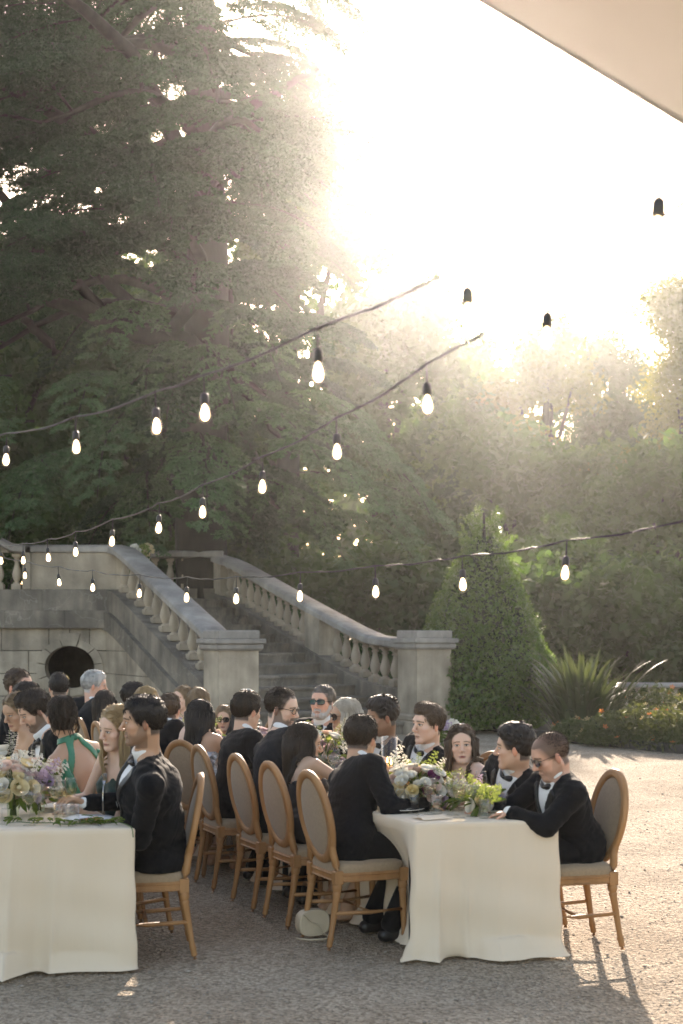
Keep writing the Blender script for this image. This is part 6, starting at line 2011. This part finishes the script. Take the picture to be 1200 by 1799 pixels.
        arm(g, shR, eR, wR - nrm(wR - eR) * .018, .017); arm(g, shL, eL, wL - nrm(wL - eL) * .018, .017)
        for s_ in (shR, shL): g.ell(s_ + d * .012, (.070, .068, .062), R3, .03)
        g.cone(hip - d * .06 + fw * .02, hip + d * .02, .16, .17, .05)
        u, v, w = zloc(g)
        x, y, z = g.all()
        g.F = g.F + (.0032 * np.sin(x * 34 + 11 * np.sin(z * 13 + seed)) * np.sin(z * 31 + 7 * np.sin(y * 15 + seed)) + .0016 * np.sin(z * 90 + 14 * np.sin(x * 22) + 9 * np.sin(y * 25 + seed))).astype(np.float32)
        vw = .088 * np.clip((w - .17) / .30, 0, 1.2)
        cutd = np.maximum(np.maximum(np.abs(u) - vw, .02 - v), .17 - w)
        if P.get('open', True): g.F = np.maximum(g.F, -cutd.astype(np.float32))
        g.F = np.maximum(g.F, ((hip[2] - .085) - z).astype(np.float32))
        neck = np.sqrt(u * u + (v - .012) ** 2) - .0625 * hs
        g.F = np.maximum(g.F, np.where(w > .512, -(neck - .022), np.where(w > .478, -neck, -1)).astype(np.float32))
        clothing(root, 'jacket', g, wool)
        if P.get('open', True) and near:
            g2 = Field(blo, bhi, .0065)
            torso(g2, o + .009)
            for s in (-1, 1): g2.cone(hip + d * .455 * q + rx * sw * .55 * s, nb + d * .015 * q, .074, .062, .04)
            u, v, w = zloc(g2)
            vw = .088 * np.clip((w - .17) / .30, 0, 1.2)
            wid = .052 * np.clip((w - .16) / .18, 0, 1) * np.clip((.50 - w) / .05, .35, 1)
            band = np.maximum(np.maximum(np.abs(np.abs(u) - vw - wid * .5) - wid * .5, .03 - v), np.maximum(.17 - w, w - .485))
            g2.F = np.maximum(g2.F, band.astype(np.float32))
            clothing(root, 'lapel', g2, M['satin'])
        if P.get('tie', True):
            c = nb + d * .012 * q + fw * .078; c = nb + d * .000 + fw * (.092)
            mb = MB()
            for s in (-1, 1):
                pts = []
                for i, (t, hh, dp) in enumerate(((0, .009, .010), (.015, .014, .014), (.038, .024, .012), (.060, .026, .007))):
                    cc = c + rx * s * t - fw * (t * t * 5)
                    pts += [cc + d * hh - fw * dp * .3, cc + d * hh * .3 + fw * dp, cc - d * hh * .3 + fw * dp, cc - d * hh - fw * dp * .3, cc - fw * dp]
                mb.grid(pts, 5, 4, True); mb.add(pts[15:20], [(0, 1, 2, 3, 4)])
            mb.tube([c - rx * .010 + fw * .004, c + rx * .010 + fw * .004], .011, 8)
            mb.build('bow_tie', M['satin'], root, True)
        if P.get('square'):
            c = hip + d * .30 * q - rx * .088 + fw * (.112 * bd + o + .004)
            mb = MB(); mb.add([c - rx * .022 - d * .012, c + rx * .022 - d * .012, c + rx * .024 + d * .010 + fw * .004, c + d * .020 + fw * .006, c - rx * .024 + d * .008 + fw * .004], [(0, 1, 2, 3, 4)])
            mb.add([p - fw * .012 for p in mb.v[:5]], [(4, 3, 2, 1, 0)]); mb.build('pocket_square', M['shirt'], root)
        if P.get('buttonhole'):
            c = hip + d * .36 * q - rx * .07 + fw * (.125 * bd + o)
            for kd, off, sc in (('p_white', (0, 0, .012), 1.1), ('p_cream', (.018, 0, -.012), .8), ('p_white', (-.016, 0, -.006), .7)):
                o_ = link('buttonhole_flower', ROSES[kd][0], root, c + rx * off[0] + d * off[2], None, sc); o_.rotation_euler = Vector(fw + d * .3).to_track_quat('Z', 'Y').to_euler()
            for a in (-.6, .3, 1.0): o_ = link('buttonhole_leaf', LEAVES[1], root, c, None, .8); o_.rotation_euler = (Vector(d * math.cos(a) + rx * math.sin(a) + fw * .3).to_track_quat('Y', 'Z')).to_euler()
        g = Field((-.32, -.3, .05), (.32, .66, .72), .014); g.ell(hip, (.17 * bd, .13 * bd, .115), R3, .05); legsf(g, .014)
        clothing(root, 'trousers', g, wool)
        g = Field((-.28, -.05, -.02), (.28, .75, .16), .010); foot(g, .006); x, y, z = g.all(); g.F = np.maximum(g.F, (.002 - z)); g.F = np.maximum(g.F, z - .115)
        clothing(root, 'shoes', g, M['leather'])
    else:
        col_, cut = P['dress']
        g = Field(np.minimum(lo, blo), np.maximum(bhi, np.array([.4, .62, .9])), cr)
        torso(g, .007, up=cut in ('sleeve', 'halter_back'))
        u, v, w = zloc(g)
        top = {'strapless': .395, 'strap': .395, 'halter': .36, 'sleeve': .47, 'round': .44}[cut]
        topd = w - top + .028 * np.cos(u * 40) * (v > 0) - .0 - np.where(v < 0, -(.055 if cut != 'halter' else .14), 0)
        g.F = np.maximum(g.F, (topd * .9).astype(np.float32))
        if cut == 'sleeve': arm(g, shR, eR, wR, .010); arm(g, shL, eL, wL, .010)
        if cut in ('strap',):
            for s in (-1, 1):
                g.cone(hip + d * .37 * q + rx * .085 * s + fw * .105, hip + d * .475 * q + rx * sw * .62 * s + fw * .01, .007, .008, .006); g.cone(hip + d * .475 * q + rx * sw * .62 * s + fw * .01, hip + d * .33 * q + rx * .09 * s - fw * .105, .008, .007, .006)
        if cut == 'halter':
            for s in (-1, 1):
                for k_ in range(3):
                    g.cone(hip + d * .33 * q + rx * (.06 + .028 * k_) * s + fw * .105, nb + d * .035 + rx * .048 * s, .014, .010, .012)
                g.cone(nb + d * .030 + rx * .055 * s, nb + d * .040 - fw * .060, .016, .016, .01)
                g.cone(nb + d * .030 + rx * .055 * s + fw * .01, hip + d * .40 * q + rx * .155 * s - fw * .06, .014, .016, .012)
                g.cone(hip + d * .40 * q + rx * .155 * s - fw * .06, hip + d * .12 * q + rx * .13 * s - fw * .06, .018, .03, .012)
            g.cone(hip + d * .10 * q + rx * .12 - fw * .02, hip + d * .40 * q + rx * .135 + fw * .03, .018, .012, .02)
            g.cone(hip + d * .10 * q - rx * .12 - fw * .02, hip + d * .40 * q - rx * .135 + fw * .03, .018, .012, .02)
        for s in (-1, 1):
            hj = hip + np.array([s * .085, .02, -.01]); kn = np.array([s * .11, .40, .53]); g.cone(hj, kn, .095, .085, .06); g.cone(kn, np.array([s * .12, .42, .12]), .085, .10, .05)
        x, y, z = g.all(); g.F = g.F + (.003 * np.sin(x * 45 + 9 * np.sin(z * 15 + seed)) * np.sin(z * 22 + 8 * np.sin(y * 12))).astype(np.float32)
        clothing(root, 'dress', g, M[col_])
        if cut == 'halter':                                # wide straps that follow the back up to the neck
            g2 = Field(blo, bhi, .0075); torso(g2, .010)
            for s in (-1, 1): g2.cone(hip + d * .46 * q + rx * sw * .5 * s, nb + d * .04 * q, .060, .055, .04)
            g2.cone(nb - d * .02, T(0, -.022, -.055), nr_ * 1.08 + .009, nr_ + .009, .025)
            u, v, w = zloc(g2); nbw = float((nb - hip) @ d) / q
            ul = np.interp(w, [.08, .34, nbw - .01, nbw + .06], [.125, .140, .062, .03])
            band = np.maximum(np.maximum(np.abs(np.abs(u) - ul) - .024, v - .02), np.maximum(.08 - w, w - nbw - .055))
            ring = np.maximum(np.abs(w - nbw - .045) - .016, np.sqrt(u * u + v * v) - .10)
            g2.F = np.maximum(g2.F, np.minimum(band, ring).astype(np.float32))
            clothing(root, 'strap', g2, M[col_])
    if P.get('band'):                                      # hair band, clip or ribbon
        kind = P['band']; mb = MB()
        if kind == 'clip': mb.tube([T(.035, -.035, .128), T(.062, -.055, .100), T(.080, -.07, .070)], [.005, .006, .004], 6); mb.build('hair_clip', M['brass'], root, True)
        if kind == 'scarf':
            mb.tube([T(-.088 * math.cos(a), -.01, .040 + .096 * math.sin(a)) for a in np.linspace(.45, 2.7, 14)], .007, 6, flat=.5); mb.build('hair_band', M['shirt'], root, True)
        if kind == 'ribbon':
            for s, a in ((1, .2), (-1, -.15)): mb.grid([p for t in np.linspace(0, 1, 7) for p in (T(s * .02 + s * .05 * t - .01, -.115 - .01 * t, .01 - .10 * t), T(s * .02 + s * .05 * t + .012, -.118 - .01 * t, .01 - .10 * t))], 2, 7)
            mb.tube([T(-.04, -.112, .012), T(0, -.118, .006), T(.04, -.112, .012)], [.014, .008, .014], 6); mb.build('hair_ribbon', M['ribbon'], root, True)
    if P.get('earring'):
        for s in (-1, 1): mb = MB(); mb.lathe([(.001, -.010), (.006, -.004), (.006, .004), (.001, .010)], tuple(T(s * .081, .004, -.052)), 8); mb.build('earring', M['pearl'], root, True)
    return root
M['brass'] = mat('brass', (.6, .42, .18), .3, metal=1.0)
M['pearl'] = mat('pearl', (.75, .72, .66), .2, spec=.6)
M['ribbon'] = mat('black_and_white_ribbon', (.02, .02, .02), .6, (.7, .7, .68), 30, fac=(.5, .52))
# ------------------------------------------------------------------ the guests
DEG = math.degrees(YAW)
def row_r(k): p = Vector((1.29, 8.19, 0)) + U * (.60 * k); return (p.x, p.y)      # along the right edge of the candle table, facing left
def row_p(k): p = Vector((0.09, 8.32, 0)) + U * (.63 * k); return (p.x, p.y)      # along its left edge, facing right
def row_l(k): p = Vector((-1.10, 7.97, 0)) + U * (.60 * k); return (p.x, p.y)     # along the right edge of the other table
FR_, FP_ = 180 + DEG, DEG
G = []
def guest(**k): k['seed'] = len(G) + 1; G.append(k)
ON = {'R': (.17, .36, .79), 'L': (-.17, .36, .79), 'dR': (-.35, .9, -.1), 'dL': (.35, .9, -.1), 'cR': .55, 'cL': .55}
# --- right edge of the candle table
guest(chair=row_r(0), face=FR_ - 10, px=968, top=1286, fwd=.12, gaze=192, pitch=24, skin='ruddy', hair=('buzz', 'dark'), beard=.25, glasses='thin', wear='tux', near=True, show='RL',
      hands={'R': (.10, .46, .80), 'L': (-.16, .40, .79), 'dR': (-.1, .95, -.12), 'dL': (.55, .8, -.1), 'cR': .7, 'cL': .5}, label='balding man in tuxedo and sunglasses reaching over his plate at the table corner',
      chair_label='oval backed chair of the balding man in sunglasses')
guest(chair=row_r(1), face=FR_, px=905, top=1275, fwd=.10, gaze=168, pitch=2, skin='light', hair=('curly', 'black'), wear='tux', near=True, label='man with short curly black hair in a tuxedo beside the balding man', hands=ON,
      chair_label='oval backed chair under the curly haired man')
guest(chair=row_r(2), face=FR_ + 20, px=811, top=1275, fwd=.05, hs=1.0, gaze=266, pitch=0, roll=3, skin='fair', male=False, hair=('long', 'brown'), wear='dress', dress=('black_dress', 'strapless'), near=True, res=.0034, band='scarf', hair_len=.34,
      lips=(.42, .14, .12), label='brown haired woman in a strapless top looking towards the camera', hands=ON, brow='dark', chair_label='oval backed chair of the woman in the strapless top')
guest(chair=row_r(3), face=FR_, px=752, top=1238, fwd=.06, gaze=214, pitch=2, skin='fair', hair=('quiff', 'brown'), wear='tux', near=True, res=.0036, label='young man with brown quiff and open mouth looking along the table', hands=ON,
      chair_label='oval backed chair of the young man with the quiff')
guest(chair=row_r(4), face=FR_, px=686, top=1226, fwd=.12, gaze=196, pitch=10, skin='brown', hair=('curly', 'black'), wear='tux', near=True, shirt_arms=False, show='R',
      hands={'R': (.045, .26, 1.045), 'L': (-.15, .34, .79), 'hR': (.7, .3, -.8), 'dR': (-.65, .25, .72), 'nR': (.3, .9, .2), 'cR': 1.0}, label='man with dark curly top resting his chin on his hand', chair_label='oval backed chair of the man resting his chin on his hand')
guest(chair=row_r(5), face=FR_ + 8, px=606, top=1229, fwd=.10, gaze=202, pitch=3, skin='tan', male=False, hair=('bob', 'ash'), wear='dress', dress=('black_dress', 'strap'), near=True, glasses='dark', hands=ON, label='ash blonde woman with a fringe and dark sunglasses, mouth open', chair_label='oval backed chair of the ash blonde woman')
guest(chair=row_r(6), face=FR_ + 25, px=567, top=1205, fwd=.02, gaze=243, pitch=-2, skin='ruddy', hair=('slick', 'greybrown'), beard=.5, beard_vol=True, beard_col='grey', wear='tux', near=True, build=1.08, glasses='wrap', hands=ON, label='grey bearded man in mirrored sunglasses and bow tie in front of the steps', chair_label='oval backed chair of the grey bearded man')
guest(chair=row_r(9.0), face=FR_, px=443, top=1213, fwd=.05, gaze=110, pitch=5, skin='ruddy', hair=('short', 'grey'), wear='suit', near=False, open=False, label='white haired man behind the man in spectacles', chair_label='oval backed chair of the white haired man')
guest(chair=row_r(10.1), face=FR_ + 15, px=402, top=1241, fwd=.10, gaze=266, pitch=4, skin='light', male=False, hair=('bob', 'darkblonde'), wear='dress', dress=('floral_dress', 'sleeve'), near=False, glasses='dark', hs=.95, label='small woman in sunglasses facing the camera behind pale flowers', chair_label='oval backed chair of the small woman in sunglasses')
guest(chair=row_r(12.4), face=FR_ + 10, px=325, top=1206, fwd=.05, gaze=232, pitch=2, skin='fair', male=False, hair=('updo', 'darkblonde'), wear='dress', dress=('floral_dress', 'sleeve'), near=False, label='woman in a floral dress talking at the far end of the table', chair_label='oval backed chair of the woman in the floral dress')
# --- left edge of the candle table, backs to the near court
guest(chair=row_p(0), face=FP_, px=634, top=1259, fwd=.12, gaze=62, pitch=12, skin='tan', hair=('short', 'dark'), wear='tux', near=True, open=False, tie=False, hands={'R': (.20, .36, .79), 'L': (-.13, .38, .79)}, label='dark haired man in a black jacket with his back turned, on the first chair', chair_label='oval backed chair of the dark haired man with his back turned')
guest(chair=row_p(1.0), face=FP_, px=522, top=1272, fwd=.02, gaze=12, pitch=8, skin='olive', male=False, hair=('halfup', 'dark'), wear='dress', dress=('black_dress', 'strapless'), near=True, hair_len=.36, hands={'R': (.12, .40, .80), 'L': (-.14, .36, .79)}, front_len=.7, label='woman with long dark half-up hair on the second chair', chair_label='oval backed chair of the woman with half-up hair')
guest(chair=row_p(1.95), face=FP_, px=481, top=1210, fwd=.10, gaze=-18, pitch=12, skin='fair', hair=('receding', 'dark'), beard=.75, glasses='clear', wear='suit', near=True, open=False, build=1.05, res=.0036, hands=ON, label='bearded man with spectacles and receding hair turning towards the woman', chair_label='oval backed chair of the man in spectacles')
guest(chair=row_p(3.2), face=FP_, px=433, top=1217, fwd=.10, gaze=45, pitch=8, skin='light', hair=('short', 'dark'), wear='tux', near=True, open=False, tie=False, hands=ON, label='dark haired man in black seen from behind, beside the man in spectacles', chair_label='oval backed chair of the dark haired man beside the man in spectacles')
guest(chair=row_p(4.2), face=FP_ + 25, px=353, top=1231, fwd=.04, gaze=66, pitch=3, skin='tan', male=False, hair=('long', 'black'), hair_len=.50, front_len=.8, wear='dress', dress=('silver', 'strap'), near=True, label='woman with long straight black hair and a silver strap', hands=ON, chair_label='oval backed chair of the woman with long straight black hair')
guest(chair=row_p(5.1), face=FP_, px=349, top=1210, fwd=.12, gaze=70, pitch=4, skin='light', male=False, hair=('updo', 'darkblonde'), wear='dress', dress=('floral_dress', 'strap'), near=False, label='woman with braided dark blonde updo seen from behind', chair_label='oval backed chair of the woman with the braided updo')
guest(chair=row_p(5.8), face=FP_, px=282, top=1220, fwd=.05, gaze=80, pitch=4, skin='light', hair=('short', 'brown'), wear='tux', near=False, open=False, tie=False, label='brown haired man half hidden behind the man with the white cuff', chair_label='oval backed chair of the half hidden brown haired man')
guest(chair=row_p(6.8), face=FP_, px=244, top=1207, fwd=.05, gaze=28, pitch=4, skin='light', male=False, hair=('ponytail', 'blonde'), wear='dress', dress=('rose_dress', 'strap'), near=False, band='ribbon', label='blonde woman with a ponytail tied in black and white ribbon', chair_label='oval backed chair of the blonde woman with a ponytail')
guest(chair=row_p(7.8), face=FP_, px=232, top=1200, fwd=.10, gaze=40, pitch=4, skin='light', hair=('short', 'black'), wear='tux', near=False, open=False, tie=False, label='black haired man just beyond the blonde ponytail', chair_label='oval backed chair of the man beyond the ponytail')
guest(chair=row_p(8.8), face=FP_, px=177, top=1214, fwd=.0, gaze=70, pitch=4, skin='light', male=False, hair=('long', 'dark'), wear='dress', dress=('black_dress', 'strap'), near=False, label='woman with smooth long dark hair beside the grey haired man', chair_label='oval backed chair of the woman with smooth dark hair')
guest(chair=row_p(9.8), face=FP_, px=146, top=1179, fwd=.05, gaze=8, pitch=8, skin='ruddy', hair=('short', 'grey'), wear='suit', near=False, open=False, hs=1.15, build=1.1, label='silver haired man in profile below the oval opening', chair_label='oval backed chair of the silver haired man')
guest(chair=row_p(10.8), face=FP_ + 60, px=103, top=1184, fwd=.0, gaze=115, pitch=6, skin='light', hair=('quiff', 'black'), wear='suit', near=False, open=False, tie=False, hs=1.15, band='clip', label='dark haired guest in a grey jacket with a brass hair clip', chair_label='oval backed chair of the guest with the brass hair clip')
# --- right edge of the other table
guest(chair=row_l(0), face=FR_ - 14, px=287, top=1225, fwd=.02, gaze=192, pitch=4, skin='tan', hair=('short', 'black'), beard=.5, wear='tux', near=True, build=1.32, square=True, show='R', res=.0036,
      hands={'R': (.07, .33, .84), 'L': (-.06, .20, .635), 'dR': (-.3, .85, .35), 'cR': .95}, label='man in tuxedo with white cuff and pocket square raising a fork', chair_label='oval backed chair of the man with the white cuff')
guest(chair=row_l(1), face=FR_ + 12, px=205, top=1241, fwd=.10, gaze=226, pitch=12, roll=-5, skin='fair', male=False, hair=('halfup', 'blonde'), wear='dress', dress=('bottle', 'strapless'), near=True, earring=True, hair_len=.34, front_len=.9, res=.0036, brow='darkblonde', lips=(.42, .16, .14), hands=ON, label='blonde woman in a dark green strapless dress leaning in', chair_label='oval backed chair of the blonde woman in dark green')
guest(chair=row_l(2), face=FR_ - 62, px=108, top=1224, fwd=.14, gaze=112, pitch=4, skin='tan', male=False, hair=('bun', 'dark'), wear='dress', dress=('emerald', 'halter'), near=True, hands=ON, label='woman in an emerald halter dress with dark pinned hair, back turned', chair_label='oval backed chair of the woman in emerald')
guest(chair=row_l(3), face=FR_ + 12, px=54, top=1214, fwd=.16, gaze=206, pitch=30, skin='light', hair=('quiff', 'dark'), beard=.75, wear='tux', near=True, buttonhole=True, hands=ON, label='bearded man in tuxedo with a white buttonhole looking down', chair_label='oval backed chair of the man with the buttonhole')
guest(chair=row_l(4), face=FR_ + 20, px=14, top=1219, fwd=.14, gaze=228, pitch=20, skin='tan', male=False, hair=('updo', 'darkblonde'), wear='dress', dress=('gold_dress', 'strapless'), near=True, hands=ON, label='woman in pale gold with dark blonde hair looking down', chair_label='oval backed chair of the woman in pale gold')
guest(chair=row_l(5), face=FR_ - 30, px=36, top=1199, fwd=.0, gaze=150, pitch=4, skin='light', male=False, hair=('bun', 'dark'), wear='dress', dress=('black_dress', 'strap'), near=False, label='dark haired woman in front of the man in profile by the stone wall', chair_label='oval backed chair of the dark haired woman by the stone wall')
guest(chair=row_l(6.2), face=FR_ - 200, px=40, top=1176, fwd=.0, gaze=-28, pitch=4, skin='ruddy', hair=('slick', 'brown'), wear='tux', near=False, hs=1.15, label='brown haired man turned right in front of the stone wall', chair_label='oval backed chair of the man in front of the stone wall')
import time as _t
_t0 = _t.time()
for g in G:
    if abs(g['face'] - FP_) < 30: g.setdefault('foot', -.24)
    person(g)
    put_chair(g['chair'][0], g['chair'][1], math.radians(g['face']), g['chair_label'])
print('people', _t.time() - _t0)
# fork held upright by the man with the white cuff
fk = thing('fork', W(181, 1412, 7.98), .3, 'steel fork held upright by the man with the white cuff', 'fork', 'cutlery')
mb = MB(); mb.tube([(0, 0, -.05), (0, 0, .06), (.004, 0, .10)], [.005, .0032, .004], 6, flat=.5); mb.tube([(.004, 0, .10), (.008, 0, .13)], [.004, .011], 6, flat=.3)
for u in (-.009, -.003, .003, .009): mb.tube([(.008 + u, 0, .128), (.012 + u, .004, .17)], .0014, 4)
mb.build('handle_and_head', M['steel'], fk, True)
